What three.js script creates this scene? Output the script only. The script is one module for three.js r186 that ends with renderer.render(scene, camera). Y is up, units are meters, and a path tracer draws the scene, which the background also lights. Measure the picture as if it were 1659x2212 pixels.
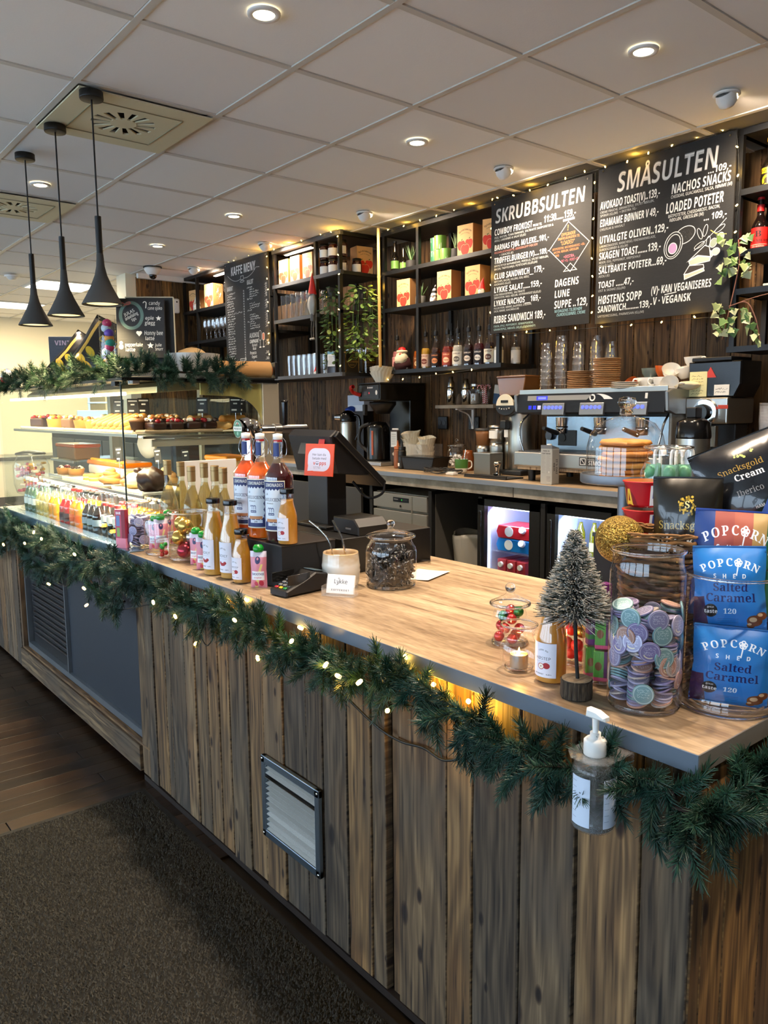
import * as THREE from 'three';
import { RoundedBoxGeometry } from 'three/addons/geometries/RoundedBoxGeometry.js';
import { mergeGeometries, mergeVertices } from 'three/addons/utils/BufferGeometryUtils.js';
import { RectAreaLightUniformsLib } from 'three/addons/lights/RectAreaLightUniformsLib.js';

// ---------- camera, sky, exposure ----------
const scene = new THREE.Scene();
const camera = new THREE.PerspectiveCamera(66.4843, 1659 / 2212, 0.05, 80);
camera.position.set(0, 1.495, 0);
camera.rotation.order = 'YXZ';
camera.rotation.set(THREE.MathUtils.degToRad(-7.4567), THREE.MathUtils.degToRad(50.855), THREE.MathUtils.degToRad(-0.5025));
const renderer = new THREE.WebGLRenderer({ antialias: true });
renderer.toneMapping = THREE.LinearToneMapping;
renderer.toneMappingExposure = 1.0;
renderer.shadowMap.enabled = true;
scene.background = new THREE.Color().setRGB(4.9, 6.0, 7.8);       // even winter daylight outside the shop windows
RectAreaLightUniformsLib.init();
const WARM = 0xffe6ca, LEDW = 0xffe2b8, FAIRY = 0xffc248;
const DOWN = 1.55, SPOT = 1.35;
// large area lights: the lit ceiling panels of the back room
function panelLight(x, z, y, w, d, color, power) {
  const l = new THREE.RectAreaLight(color, power, w, d); l.position.set(x, y, z); l.rotation.x = -Math.PI / 2; scene.add(l); return l;
}
panelLight(-8.321, -2.611, 2.745, 0.56, 0.56, 0xffecc4, 75);
panelLight(-10.121, -2.611, 2.745, 0.56, 0.56, 0xffecc4, 75);
panelLight(-9.5, -4.6, 2.745, 0.56, 0.56, 0xffecc4, 60);

// ---------- helpers ----------
let seed = 7;
const rnd = () => { seed = (seed * 1664525 + 1013904223) >>> 0; return seed / 4294967296; };
const rr = (a, b) => a + (b - a) * rnd();
const PI = Math.PI, V3 = (x, y, z) => new THREE.Vector3(x, y, z);
const used = {};
function numbered(n) { used[n] = (used[n] ?? -1) + 1; return used[n] ? n + '_' + String(used[n]).padStart(3, '0') : n; }
function tag(o, label, category, group, kind) { o.userData = {}; if (label) o.userData.label = label; if (category) o.userData.category = category; if (group) o.userData.group = group; if (kind) o.userData.kind = kind; return o; }
function T(name, label, category, p = [0, 0, 0], ry = 0, group) { const o = new THREE.Group(); o.name = numbered(name); o.position.set(...p); o.rotation.y = ry; tag(o, label, category, group); scene.add(o); return o; }
function M(name, geo, mat, parent, p, r) { const o = new THREE.Mesh(geo, mat); if (geo.userData.rim) { const q = new THREE.Mesh(geo.userData.rim, m.solid); q.name = 'rim'; o.add(q); } return place(o, name, parent, p, r); }
function place(m, name, parent, p, r) { m.name = name; if (p) m.position.set(...p); if (r) m.rotation.set(...r); parent.add(m); return m; }
function one(name, label, category, geo, mat, p, r, group) { const m = M(numbered(name), geo, mat, scene, p, r); return tag(m, label, category, group); }
function struct(name, geo, mat, p, r) { const m = geo ? M(name, geo, mat, scene, p, r) : new THREE.Group(); m.name = name; if (!geo) { if (p) m.position.set(...p); scene.add(m); } m.userData = { kind: 'structure' }; return m; }
function dup(o, p, ry, label, group) { const c = o.clone(); c.name = numbered(o.name.replace(/_\d{3}$/, '')); c.userData = { ...o.userData }; c.position.set(...p); if (ry !== undefined) c.rotation.y = ry; if (label) c.userData.label = label; if (group) c.userData.group = group; scene.add(c); return c; }
const lift = (g, x = 0, y = 0, z = 0) => (g.translate(x, y, z), g);
function bx(w, h, d, r = 0.003) { return lift(new RoundedBoxGeometry(w, h, d, 1, Math.min(r, w / 2.1, h / 2.1, d / 2.1)), 0, h / 2, 0); }
function bc(w, h, d, r = 0.003) { return new RoundedBoxGeometry(w, h, d, 1, Math.min(r, w / 2.1, h / 2.1, d / 2.1)); }
function pb(w, h, d) { return lift(new THREE.BoxGeometry(w, h, d), 0, h / 2, 0); }
function lathe(pts, seg = 28, a0 = 0, a1 = 2 * PI) { return new THREE.LatheGeometry(pts.map((p) => new THREE.Vector2(p[0], p[1])), seg, a0, a1); }
function cyl(r0, r1, h, seg = 24, open = false) { return lift(new THREE.CylinderGeometry(r1, r0, h, seg, 1, open), 0, h / 2, 0); }
function tube(pts, r, seg = 0, rad = 6, closed = false) { const c = new THREE.CatmullRomCurve3(pts.map((p) => V3(...p)), closed); return new THREE.TubeGeometry(c, seg || pts.length * 5, r, rad, closed); }
function shape(pts) { const s = new THREE.Shape(); pts.forEach((p, i) => (i ? s.lineTo(p[0], p[1]) : s.moveTo(p[0], p[1]))); s.closePath(); return s; }
function ext(pts, d, b = 0.002, seg = 1, cs = 12) { const g = new THREE.ExtrudeGeometry(pts.isShape || Array.isArray(pts) === false ? pts : shape(pts), { depth: Math.max(1e-4, d - 2 * b), bevelEnabled: b > 0, bevelThickness: b, bevelSize: b, bevelOffset: -b, bevelSegments: seg, curveSegments: cs }); return lift(g, 0, 0, b); }
function strip(g) { const o = g.index ? g.toNonIndexed() : g.clone(); for (const k of Object.keys(o.attributes)) if (!['position', 'normal', 'uv'].includes(k)) o.deleteAttribute(k); if (!o.attributes.uv) o.setAttribute('uv', new THREE.BufferAttribute(new Float32Array(o.attributes.position.count * 2), 2)); o.clearGroups?.(); return o; }
const join = (...gs) => mergeGeometries(gs.flat().map(strip));
function boxUV(g, s = 1, ou = 0, ov = 0, turn = false) {           // uv in metres from the dominant axis of each face
  const q = strip(g), P = q.attributes.position, N = q.attributes.normal, U = q.attributes.uv;
  for (let i = 0; i < P.count; i++) {
    const nx = Math.abs(N.getX(i)), ny = Math.abs(N.getY(i)), nz = Math.abs(N.getZ(i));
    let u, v; if (nx > ny && nx > nz) { u = P.getZ(i); v = P.getY(i); } else if (ny > nz) { u = P.getX(i); v = P.getZ(i); } else { u = P.getX(i); v = P.getY(i); }
    if (turn) [u, v] = [v, u];
    U.setXY(i, u * s + ou, v * s + ov);
  }
  return q;
}
function frontUV(g, x0, y0, x1, y1) { const q = strip(g), P = q.attributes.position, U = q.attributes.uv; for (let i = 0; i < P.count; i++) U.setXY(i, (P.getX(i) - x0) / (x1 - x0), (P.getY(i) - y0) / (y1 - y0)); return q; }
function warp(g, f) { const P = g.attributes.position, v = V3(); for (let i = 0; i < P.count; i++) { v.fromBufferAttribute(P, i); f(v, i); P.setXYZ(i, v.x, v.y, v.z); } g.computeVertexNormals(); return g; }
function lump(r, amp, freq, sy = 1, det = 3, sd = 0) { let g = new THREE.IcosahedronGeometry(r, det); g.deleteAttribute('uv'); g.deleteAttribute('normal'); g = mergeVertices(g); return warp(g, (v) => { const n = 1 + amp * fb3(v.x / r * freq + sd, v.y / r * freq + 3.1, v.z / r * freq - sd); v.multiplyScalar(n); v.y *= sy; }); }

// ---------- noise ----------
function h2(x, y) { let t = (x | 0) * 374761393 + (y | 0) * 668265263; t = (t ^ (t >>> 13)) * 1274126177 | 0; return ((t ^ (t >>> 16)) >>> 0) / 4294967295; }
function vn(x, y, px = 1e9, py = 1e9) { const xi = Math.floor(x), yi = Math.floor(y), fx = x - xi, fy = y - yi, u = fx * fx * (3 - 2 * fx), v = fy * fy * (3 - 2 * fy); const w = (a, p) => ((a % p) + p) % p; const x0 = w(xi, px), x1 = w(xi + 1, px), y0 = w(yi, py), y1 = w(yi + 1, py); const a = h2(x0, y0), b = h2(x1, y0), c = h2(x0, y1), d = h2(x1, y1); return a + (b - a) * u + (c - a) * v + (a - b - c + d) * u * v; }
function fb(x, y, px, py, o = 4) { let s = 0, a = 0.5, t = 0; for (let i = 0; i < o; i++) { s += a * vn(x + i * 17, y + i * 31, px, py); t += a; x *= 2; y *= 2; px *= 2; py *= 2; a *= 0.5; } return s / t; }
function fb3(x, y, z) { return (vn(x + z * 1.7, y - z * 0.9) + 0.5 * vn(x * 2 - z * 2.3 + 9, y * 2 + z * 1.9) ) / 1.5 - 0.5; }

// ---------- textures ----------
function data(w, h, f, srgb = true) { const a = new Uint8Array(w * h * 4); for (let y = 0; y < h; y++) for (let x = 0; x < w; x++) { const c = f(x / w, y / h), o = (y * w + x) * 4; a[o] = c[0]; a[o + 1] = c[1]; a[o + 2] = c[2]; a[o + 3] = 255; } const t = new THREE.DataTexture(a, w, h); t.wrapS = t.wrapT = THREE.RepeatWrapping; t.magFilter = THREE.LinearFilter; t.minFilter = THREE.LinearMipmapLinearFilter; t.generateMipmaps = true; if (srgb) t.colorSpace = THREE.SRGBColorSpace; t.needsUpdate = true; return t; }
function canvas(w, h, draw) { const c = document.createElement('canvas'); c.width = w; c.height = h; const x = c.getContext('2d'); draw(x, w, h); const t = new THREE.CanvasTexture(c); t.colorSpace = THREE.SRGBColorSpace; t.wrapS = t.wrapT = THREE.RepeatWrapping; return t; }
const mixc = (a, b, t) => [a[0] + (b[0] - a[0]) * t, a[1] + (b[1] - a[1]) * t, a[2] + (b[2] - a[2]) * t];
const ORD = ['first', 'second', 'third', 'fourth', 'fifth', 'sixth', 'seventh', 'eighth', 'ninth', 'tenth', 'eleventh', 'twelfth', 'thirteenth', 'fourteenth', 'fifteenth', 'sixteenth', 'seventeenth', 'eighteenth', 'nineteenth', 'twentieth'];
const cl = (x) => Math.max(0, Math.min(1, x));
// weathered boards, one metre square, the grain running up the picture
const knots = []; for (let i = 0; i < 20; i++) knots.push([rnd(), rnd(), rr(0.005, 0.017)]);
function woodHeight(u, v) {
  let uu = u, k0 = 0;
  for (const [kx, ky, kr] of knots) { let dx = u - kx, dy = v - ky; dx -= Math.round(dx); dy -= Math.round(dy); const d = Math.sqrt(dx * dx + dy * dy * 0.18) / kr; if (d < 5) { uu += dx * 1.2 * Math.exp(-d * 0.9); if (d < 1) k0 = Math.max(k0, 1 - d); } }
  const wv = fb(uu * 8, v * 3, 8, 3, 3), ring = 0.5 + 0.5 * Math.sin((uu * 18 + wv * 3.4) * 2 * PI), fine = fb(uu * 150 + wv * 1.2, v * 6, 150, 6, 3), mid = fb(uu * 36, v * 2 + 5, 36, 2, 3);
  return { ring, fine, mid, k0, wv };
}
const woodMap = data(1024, 1024, (u, v) => {
  const w = woodHeight(u, v), patch = fb(u * 9 + 3, v * 3, 9, 3, 3);
  let c = mixc([70, 57, 45], [196, 174, 144], cl(0.95 * w.fine + 0.5 * w.mid + 0.26 * w.ring - 0.37));
  c = mixc(c, [112, 108, 108], cl((patch - 0.5) * 3) * 0.6);
  c = mixc(c, [168, 126, 82], cl((w.wv - 0.55) * 3) * 0.4);
  if (w.fine < 0.26) c = mixc(c, [48, 38, 30], cl((0.26 - w.fine) * 6));
  return mixc(c, [44, 28, 18], cl(w.k0 * 1.8));
});
const woodBump = data(1024, 1024, (u, v) => { const w = woodHeight(u, v), b = 255 * cl(0.6 * w.fine + 0.25 * w.mid + 0.15 * w.ring - 0.4 * w.k0); return [b, b, b]; }, false);
const topMap = data(1024, 1024, (u, v) => {                        // worktop laminate, grain along u
  const g = fb(u * 5, v * 90, 5, 90, 4), m = fb(u * 4 + 7, v * 18, 4, 18, 4), f = fb(u * 40, v * 240, 40, 240, 2);
  let c = mixc([112, 90, 66], [212, 188, 154], cl(0.5 * g + 0.75 * m + 0.4 * f - 0.33)); if (g < 0.27) c = mixc(c, [96, 74, 52], cl((0.27 - g) * 7)); return c;
});
const floorMap = data(1024, 512, (u, v) => { const g = fb(u * 60, v * 4, 60, 4, 4), m = fb(u * 14, v * 2, 14, 2, 3); return mixc([22, 15, 11], [86, 62, 42], cl(0.6 * g + 0.7 * m - 0.25)); });
const speck = data(256, 256, (u, v) => { const b = 120 + 110 * (fb(u * 64, v * 64, 64, 64, 3)); return [b, b, b]; }, false);
const greyLam = data(512, 256, (u, v) => mixc([120, 112, 100], [176, 166, 150], cl(fb(u * 12, v * 12, 12, 12, 4) * 1.2 - 0.1)));
const bumpy = (t, s) => { const c = t.clone(); c.repeat.set(s, s); c.needsUpdate = true; return c; };

// ---------- materials ----------
const std = (color, roughness = 0.6, metalness = 0, o = {}) => new THREE.MeshStandardMaterial({ color, roughness, metalness, ...o });
const phy = (color, roughness = 0.4, o = {}) => new THREE.MeshPhysicalMaterial({ color, roughness, ...o });
const pic = (map, roughness = 0.6, o = {}) => new THREE.MeshStandardMaterial({ map, roughness, ...o });
const matte = (map) => pic(map, 0.85);
const m = {
  black: std(0x0c0c0d, 0.45), blackGloss: std(0x0a0a0b, 0.18), blackMat: std(0x161617, 0.8), grey: std(0x6b6d70, 0.5), dark: std(0x2a2b2d, 0.5),
  white: std(0xe8e6e0, 0.5), cream: std(0xe6dcc0, 0.7), wallCream: std(0xe9dfc4, 0.85), chrome: std(0xdcdcdc, 0.08, 1), steel: std(0xb8b6b0, 0.3, 1), brushed: std(0xa9a9a8, 0.42, 1), darkSteel: std(0x55565a, 0.38, 0.9),
  zinc: std(0x8f979e, 0.35, 0.85), red: std(0xb81414, 0.5), gold: std(0xcaa24a, 0.28, 1), brownCard: std(0xb98c55, 0.85), paper: std(0xf2efe6, 0.8), ceramic: phy(0xe9e4d8, 0.25, { clearcoat: 0.6 }),
  glass: new THREE.MeshPhysicalMaterial({ color: 0xffffff, roughness: 0.02, transmission: 1, thickness: 0, ior: 1.7, side: THREE.DoubleSide }),
  tumbler: new THREE.MeshPhysicalMaterial({ color: 0xffffff, roughness: 0.04, transmission: 1, thickness: 0, ior: 2.2, side: THREE.DoubleSide }),
  solid: new THREE.MeshPhysicalMaterial({ color: 0xffffff, roughness: 0.01, transmission: 1, thickness: 0.01, ior: 1.5 }),
  pane: new THREE.MeshPhysicalMaterial({ color: 0xf7faf8, roughness: 0.01, transmission: 1, thickness: 0, ior: 1.14 }),
  plastic: new THREE.MeshPhysicalMaterial({ color: 0xffffff, roughness: 0.12, transmission: 0.95, thickness: 0, ior: 1.4, side: THREE.DoubleSide }),
  twig: std(0x2b1d12, 0.9), leaf: std(0x6f8a3c, 0.55, 0, { side: THREE.DoubleSide }), leafDark: std(0x3c5a28, 0.55, 0, { side: THREE.DoubleSide }), cable: std(0x0e1210, 0.5),
  bulb: std(0xfff0c0, 0.4, 0, { emissive: 0xffd278, emissiveIntensity: 9 }), led: std(0xffffff, 0.4, 0, { emissive: 0xfff0d6, emissiveIntensity: 7 }),
  choc: std(0x33190e, 0.45), pastry: std(0xc98a3c, 0.6), pastryPale: std(0xe0b878, 0.7), creamy: std(0xf1e9d8, 0.6), nut: std(0xb9783a, 0.7), berry: std(0x9c1522, 0.35),
};
const wood = (tint, rough = 0.82) => new THREE.MeshStandardMaterial({ color: tint, map: woodMap, bumpMap: woodBump, bumpScale: 0.0022, roughness: rough });
const plankMats = [0xdccbb0, 0xb8aa94, 0xd4bc98, 0x928d86, 0xcab088, 0xaca292].map((c) => wood(c));
const darkPlank = [0xc4a884, 0xac9474, 0xd0b48c, 0x988466].map((c) => wood(c, 0.75));
const goldPlank = [0xd8b880, 0xc0a474, 0xe4c488, 0xb09870].map((c) => wood(c));
// a board with slightly uneven edges: w along x, h along y, front face towards +z
function board(w, h, d, wob = 0.0015, gap = 0.0015) {
  const L = [], R = [], n = 5, a = w / 2 - gap;
  for (let i = 0; i <= n; i++) { const y = (i / n) * h, e = i % n ? wob : 0; R.push([a + rr(-e, e), y]); L.unshift([-a + rr(-e, e), y]); }
  const g = strip(ext([...R, ...L], d, 0.0018)), ou = rnd(), ov = rnd(), U = g.attributes.uv;
  for (let i = 0; i < U.count; i++) U.setXY(i, U.getX(i) + ou, U.getY(i) + ov);
  return g;
}
// hand lettering: the text fills w by h with its lower left corner at x, y
function hand(c, t, x, y, h, w, color = '#efece2', font, slant = -0.06) {
  font ??= h > 30 ? 'bold 100px sans-serif' : '100px sans-serif';
  c.save(); c.font = font; c.textBaseline = 'alphabetic'; c.textAlign = 'left'; const mw = c.measureText(t).width, sx = w ? w / mw : (h / 74) * 0.72; c.translate(x, y); c.transform(1, 0, slant, 1, 0, 0); c.scale(sx, h / 74); c.fillStyle = color; c.fillText(t, 0, 0); c.restore();
}
function txt(c, t, x, y, px, color, font = 'bold', fam = 'sans-serif', align = 'center') { c.font = `${font} ${px}px ${fam}`; c.fillStyle = color; c.textAlign = align; c.textBaseline = 'middle'; c.fillText(t, x, y); }
function fill(c, color, x, y, w, h) { c.fillStyle = color; c.fillRect(x, y, w, h); }
function disc(c, color, x, y, rx, ry = rx, rot = 0) { c.fillStyle = color; c.beginPath(); c.ellipse(x, y, rx, ry, rot, 0, 2 * PI); c.fill(); }
function arcText(c, t, x, y, R, px, color, span, fam = 'serif') { c.font = `bold ${px}px ${fam}`; c.fillStyle = color; c.textAlign = 'center'; c.textBaseline = 'middle'; const n = t.length; for (let i = 0; i < n; i++) { const a = (i / (n - 1) - 0.5) * span; c.save(); c.translate(x + Math.sin(a) * R, y - Math.cos(a) * R); c.rotate(a); c.fillText(t[i], 0, 0); c.restore(); } }
// ---------- floor ----------
const floor = struct('floor', pb(15.5, 0.08, 9.9), std(0x1c130d, 0.7), [-4.3, -0.09, -1.35]);
{ const fm = [0xffffff, 0xd8cfc6, 0xbfae9e, 0xe9dccb].map((c) => new THREE.MeshStandardMaterial({ color: c, map: floorMap, roughness: 0.36, bumpMap: floorMap, bumpScale: 0.0006 }));
  const fg = [0, 1, 2, 3].map((k) => boxUV(bx(0.0885, 0.01, 1.196, 0.001), 1, k * 0.31, k * 0.17));
  for (let i = 0; i < 52; i++) for (let j = -1; j < 4; j++) { const x = -6.9 + i * 0.09; M('plank', fg[(i * 3 + j + 4) % 4], fm[Math.floor(rnd() * 4)], floor, [x + 4.3, 0.079, -1.02 + 0.6 + j * 1.2 + 1.35 - (i % 3) * 0.4]); } }
// ---------- entrance mat ----------
{ const mat = T('doormat', 'dark grey ribbed pile entrance mat lying along the counter front', 'mat', [-1.54, 0, 0.205]);
  M('backing', pb(2.7, 0.006, 2.62), std(0x17150f, 0.95), mat); M('edge_strip', join(lift(pb(0.02, 0.008, 2.62), -1.345), lift(pb(2.7, 0.008, 0.02), 0, 0, -1.305)), std(0x131211, 0.7), mat);
  const g = lift(new THREE.ConeGeometry(0.0031, 0.0085, 4, 1, true), 0, 0.0042), N = 230000, im = new THREE.InstancedMesh(g, std(0xffffff, 0.95), N), o = new THREE.Object3D(), c = new THREE.Color();
  for (let i = 0; i < N; i++) { o.position.set(rr(-1.335, 1.3), 0.005, rr(-1.295, 1.3)); o.rotation.set(rr(-0.5, 0.5), rr(0, 6), rr(-0.5, 0.5)); const s = rr(0.7, 1.25); o.scale.set(s, s, s); o.updateMatrix(); im.setMatrixAt(i, o.matrix); const k = rr(0.35, 1.1); c.setRGB(0.07 * k, 0.066 * k, 0.053 * k); im.setColorAt(i, c); }
  im.name = 'pile'; im.userData = { kind: 'stuff' }; mat.add(im); }
// ---------- ceiling ----------
const ceiling = struct('ceiling', pb(15.5, 0.1, 9.9), m.white, [-4.3, 2.8, -1.35]);
{ const tm = [0xf0eee9, 0xebe8e3, 0xf3f1ec].map((c) => new THREE.MeshStandardMaterial({ color: c, roughness: 0.92, bumpMap: bumpy(speck, 3), bumpScale: 0.0006 })), tg = boxUV(bc(0.574, 0.014, 0.574, 0.004)), bar = std(0xcfcac0, 0.5);
  const ox = -2.621 - 0.3 + 4.3, oz = -1.1107 - 0.3 + 1.35; const skip = new Set(['1,0', '4,0', '9,2', '12,2', '11,5']);
  for (let j = -5; j < 15; j++) for (let i = -2; i < 5; i++) if (!skip.has(j + ',' + i) && !(j > 8 && i > 4)) M('ceiling_tile', tg, tm[(j * 7 + i * 5 + 70) % 3], ceiling, [ox - j * 0.6, -0.029, oz - i * 0.6]);
  const gb = []; for (let j = -6; j < 15; j++) gb.push(lift(pb(0.026, 0.02, 6.2), ox + 0.3 - (j + 1) * 0.6, -0.04, oz - 1.5)); for (let i = -3; i < 5; i++) gb.push(lift(pb(12.6, 0.02, 0.026), ox - 2.7, -0.0405, oz - 0.3 - i * 0.6));
  M('ceiling_grid', join(gb), bar, ceiling);
  for (let j = -2; j < 8; j++) M('edge_panel', pb(0.594, 0.014, 0.55), tm[(j + 9) % 3], ceiling, [ox - j * 0.6, -0.036, -3.79 + 1.35]);
  const lf = std(0xffffff, 0.5, 0, { emissive: 0xfff3dc, emissiveIntensity: 5 });
  for (const [x, z] of [[-8.321, -2.611], [-10.121, -2.611], [-9.5, -4.6]]) { const p = T('ceiling_light_panel', x === -8.321 ? 'square lit ceiling panel behind the three hanging lamps' : x < -10 ? 'farther square lit ceiling panel near the cream end wall' : 'lit ceiling panel deep in the back room', 'ceiling light', [x, 2.752, z]); M('frame', join(lift(pb(0.59, 0.012, 0.015), 0, 0, 0.287), lift(pb(0.59, 0.012, 0.015), 0, 0, -0.287), lift(pb(0.015, 0.012, 0.56), 0.287), lift(pb(0.015, 0.012, 0.56), -0.287)), m.white, p); M('diffuser', pb(0.56, 0.008, 0.56), lf, p, [0, 0.003, 0]); }
  // swirl vents
  for (const [x, z, lab] of [[-3.521, -1.4107, 'square air vent with a swirl of slots beside the nearest pendant lamp'], [-5.321, -1.4107, 'square air vent with a swirl of slots behind the farthest pendant lamp']]) {
    const v = T('ceiling_vent', lab, 'vent', [x, 2.754, z]), cm = std(0xd8cda8, 0.6); const s = shape([[-0.285, -0.285], [0.285, -0.285], [0.285, 0.285], [-0.285, 0.285]]);
    for (let k = 0; k < 14; k++) { const a = k * 2 * PI / 14, c = Math.cos(a), n = Math.sin(a), h = new THREE.Path(); [[0.055, -0.01], [0.135, -0.014], [0.135, 0.014], [0.055, 0.006]].forEach((p, i) => { const X = p[0] * c - p[1] * n, Y = p[0] * n + p[1] * c; i ? h.lineTo(X, Y) : h.moveTo(X, Y); }); h.closePath(); s.holes.push(h); }
    M('face_plate', ext(s, 0.006, 0), cm, v, [0, 0, 0], [PI / 2, 0, 0]); M('duct', pb(0.3, 0.02, 0.3), m.black, v, [0, 0.012, 0]); M('rim', join(lift(pb(0.38, 0.003, 0.004), 0, -0.009, 0.19), lift(pb(0.38, 0.003, 0.004), 0, -0.009, -0.19), lift(pb(0.004, 0.003, 0.38), 0.19, -0.009), lift(pb(0.004, 0.003, 0.38), -0.19, -0.009)), std(0x8f8668, 0.7), v); } }
// ---------- recessed downlights ----------
const downs = [[-2.323, -1.412, 'above the vent, nearest the camera'], [-1.716, -2.61, 'above the middle of the work aisle, toward the right'], [-2.93, -2.608, 'in the middle of the ceiling above the till'], [-4.724, -2.603, 'far row, above the coffee menu board'], [-4.739, -1.405, 'behind the thin wires of the hanging lamps'], [-5.908, -2.589, 'smallest and farthest, near the dome camera'], [-1.12, -1.41, ''], [-0.5, -2.6, 'r'], [0.08, -1.41, 'c'], [0.7, -2.6, 'f']];
for (const [x, z, where] of downs) {
  const d = T('downlight', where.length > 1 ? 'round recessed ceiling downlight, ' + where : { r: 'round recessed downlight outside the picture at the right', c: 'round recessed downlight outside the picture above the counter end', f: 'round recessed downlight outside the picture, farthest right' }[where] ?? 'round recessed downlight outside the picture overhead', 'ceiling light', [x, 2.755, z]);
  M('trim_ring', lathe([[0.034, 0.003], [0.036, -0.003], [0.052, -0.004], [0.054, 0.004]], 28), m.white, d); M('lamp_face', cyl(0.034, 0.034, 0.004, 24), std(0xffffff, 0.4, 0, { emissive: 0xfff0c8, emissiveIntensity: 12 }), d, [0, -0.002, 0]);
  const s = new THREE.SpotLight(WARM, DOWN * 8, 9, 0.98, 0.75, 2); s.position.set(x, 2.742, z); s.target.position.set(x, 0, z); s.shadow.radius = 2; scene.add(s, s.target); }
// tilting white spots that wash the wall
[[-1.724, -3.221], [-2.956, -3.245], [-4.143, -3.231], [-5.344, -3.203], [-6.612, -3.225]].forEach(([x, z], k) => {
  const d = T('wall_spotlight', ['tilting white ceiling spot over the right menu board', 'tilting white ceiling spot over the left menu board', 'tilting white ceiling spot over the bottle shelves', 'tilting white ceiling spot beside the coffee menu board', 'tilting white ceiling spot near the dome camera, farthest'][k], 'ceiling light', [x, 2.755, z]);
  M('flange', lathe([[0.02, 0.004], [0.052, 0.004], [0.054, -0.003], [0.042, -0.006]], 24), m.white, d); const cup = M('lamp_head', lathe([[0.001, -0.034], [0.022, -0.032], [0.036, -0.02], [0.04, 0.004], [0.036, 0.03]], 24), m.white, d, [0, -0.018, 0], [0.75, 0, 0]);
  M('lamp_face', cyl(0.03, 0.03, 0.003, 20), std(0xffffff, 0.4, 0, { emissive: 0xffe9b8, emissiveIntensity: 9 }), d, [0, 0.004, -0.034], [-0.9, 0, 0]);
  const s = new THREE.SpotLight(WARM, SPOT * 4.5, 7, 1.15, 0.8, 2); s.position.set(x, 2.735, z - 0.06); s.target.position.set(x + 0.12, 1.95, -3.95); s.shadow.radius = 2; scene.add(s, s.target); });
// ---------- walls ----------
function wallBoards(name, x0, x1, y0, y1, z, mats, ws, ry = 0) { const w = struct(name, bc(Math.abs(x1 - x0), y1 - y0, 0.08, 0.001), std(0x120d09, 0.9), ry ? [z - 0.06, (y0 + y1) / 2, (x0 + x1) / 2] : [(x0 + x1) / 2, (y0 + y1) / 2, z - 0.06], [0, ry, 0]); let x = -Math.abs(x1 - x0) / 2, k = 0; const e = -x; while (x < e - 0.02) { const ww = Math.min(ws[k % ws.length], e - x); M('plank', board(ww, y1 - y0, 0.022, 0.001, 0.002), mats[(k * 7 + (k >> 2)) % mats.length], w, [x + ww / 2, -(y1 - y0) / 2, 0.04]); x += ww; k++; } return w; }
wallBoards('wall_back', -7.3, 0.4, 0, 2.78, -4.05, darkPlank, [0.125, 0.09, 0.14, 0.11, 0.13, 0.1]);
wallBoards('wall_side', -4.05, -2.95, 0, 2.74, -7.25, goldPlank, [0.12, 0.135, 0.1, 0.12, 0.115], PI / 2);
struct('trim_1', bc(0.04, 0.05, 1.12, 0.004), m.white, [-7.19, 2.745, -3.5]);
struct('wall_pillar', bc(0.22, 2.78, 0.1, 0.003), m.cream, [-7.36, 1.39, -2.9]);
struct('wall_left', bc(0.15, 2.8, 9.9, 0.001), m.wallCream, [-11.55, 1.4, -1.35]);
struct('wall_rear', bc(4.4, 2.8, 0.15, 0.001), m.wallCream, [-9.4, 1.4, -6.1]);
struct('wall_rear_side', bc(0.1, 2.8, 2.1, 0.001), m.wallCream, [-7.4, 1.4, -5.1]);
struct('wall_right', bc(0.15, 2.8, 7.7, 0.001), std(0x8d7c64, 0.85), [2.6, 1.4, -0.4]);
struct('wall_back_right', bc(2.4, 2.8, 0.1, 0.001), std(0x4a3a2c, 0.85), [1.5, 1.4, -4.1]);
// the shop front behind the camera: a low wall, posts and large panes
{ const f = std(0x3a3a3c, 0.5); struct('wall_front', join(lift(pb(14.2, 0.45, 0.15), -4.45), lift(pb(14.2, 0.45, 0.15), -4.45, 2.35)), std(0xcfc6b4, 0.8), [0, 0, 3.5]);
  for (let k = 0; k < 7; k++) { const x = -11.35 + k * 2.03; const w = struct('window_' + (k + 1), null, null, [x + 0.95, 0.45, 3.5]); M('window_frame', join(lift(pb(0.1, 1.9, 0.12), -0.96), lift(pb(0.1, 1.9, 0.12), 0.96), lift(pb(1.84, 0.07, 0.1), 0, 0), lift(pb(1.84, 0.07, 0.1), 0, 1.83)), f, w); M('pane', pb(1.83, 1.77, 0.006), m.pane, w, [0, 0.065, 0]); } 
  struct('bounce_pavement', pb(40, 0.1, 18), std(0xdfe3e8, 0.9), [-5, -0.2, 12.8]); }  // unseen pavement, made snow pale to bounce daylight up onto the ceiling
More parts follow.
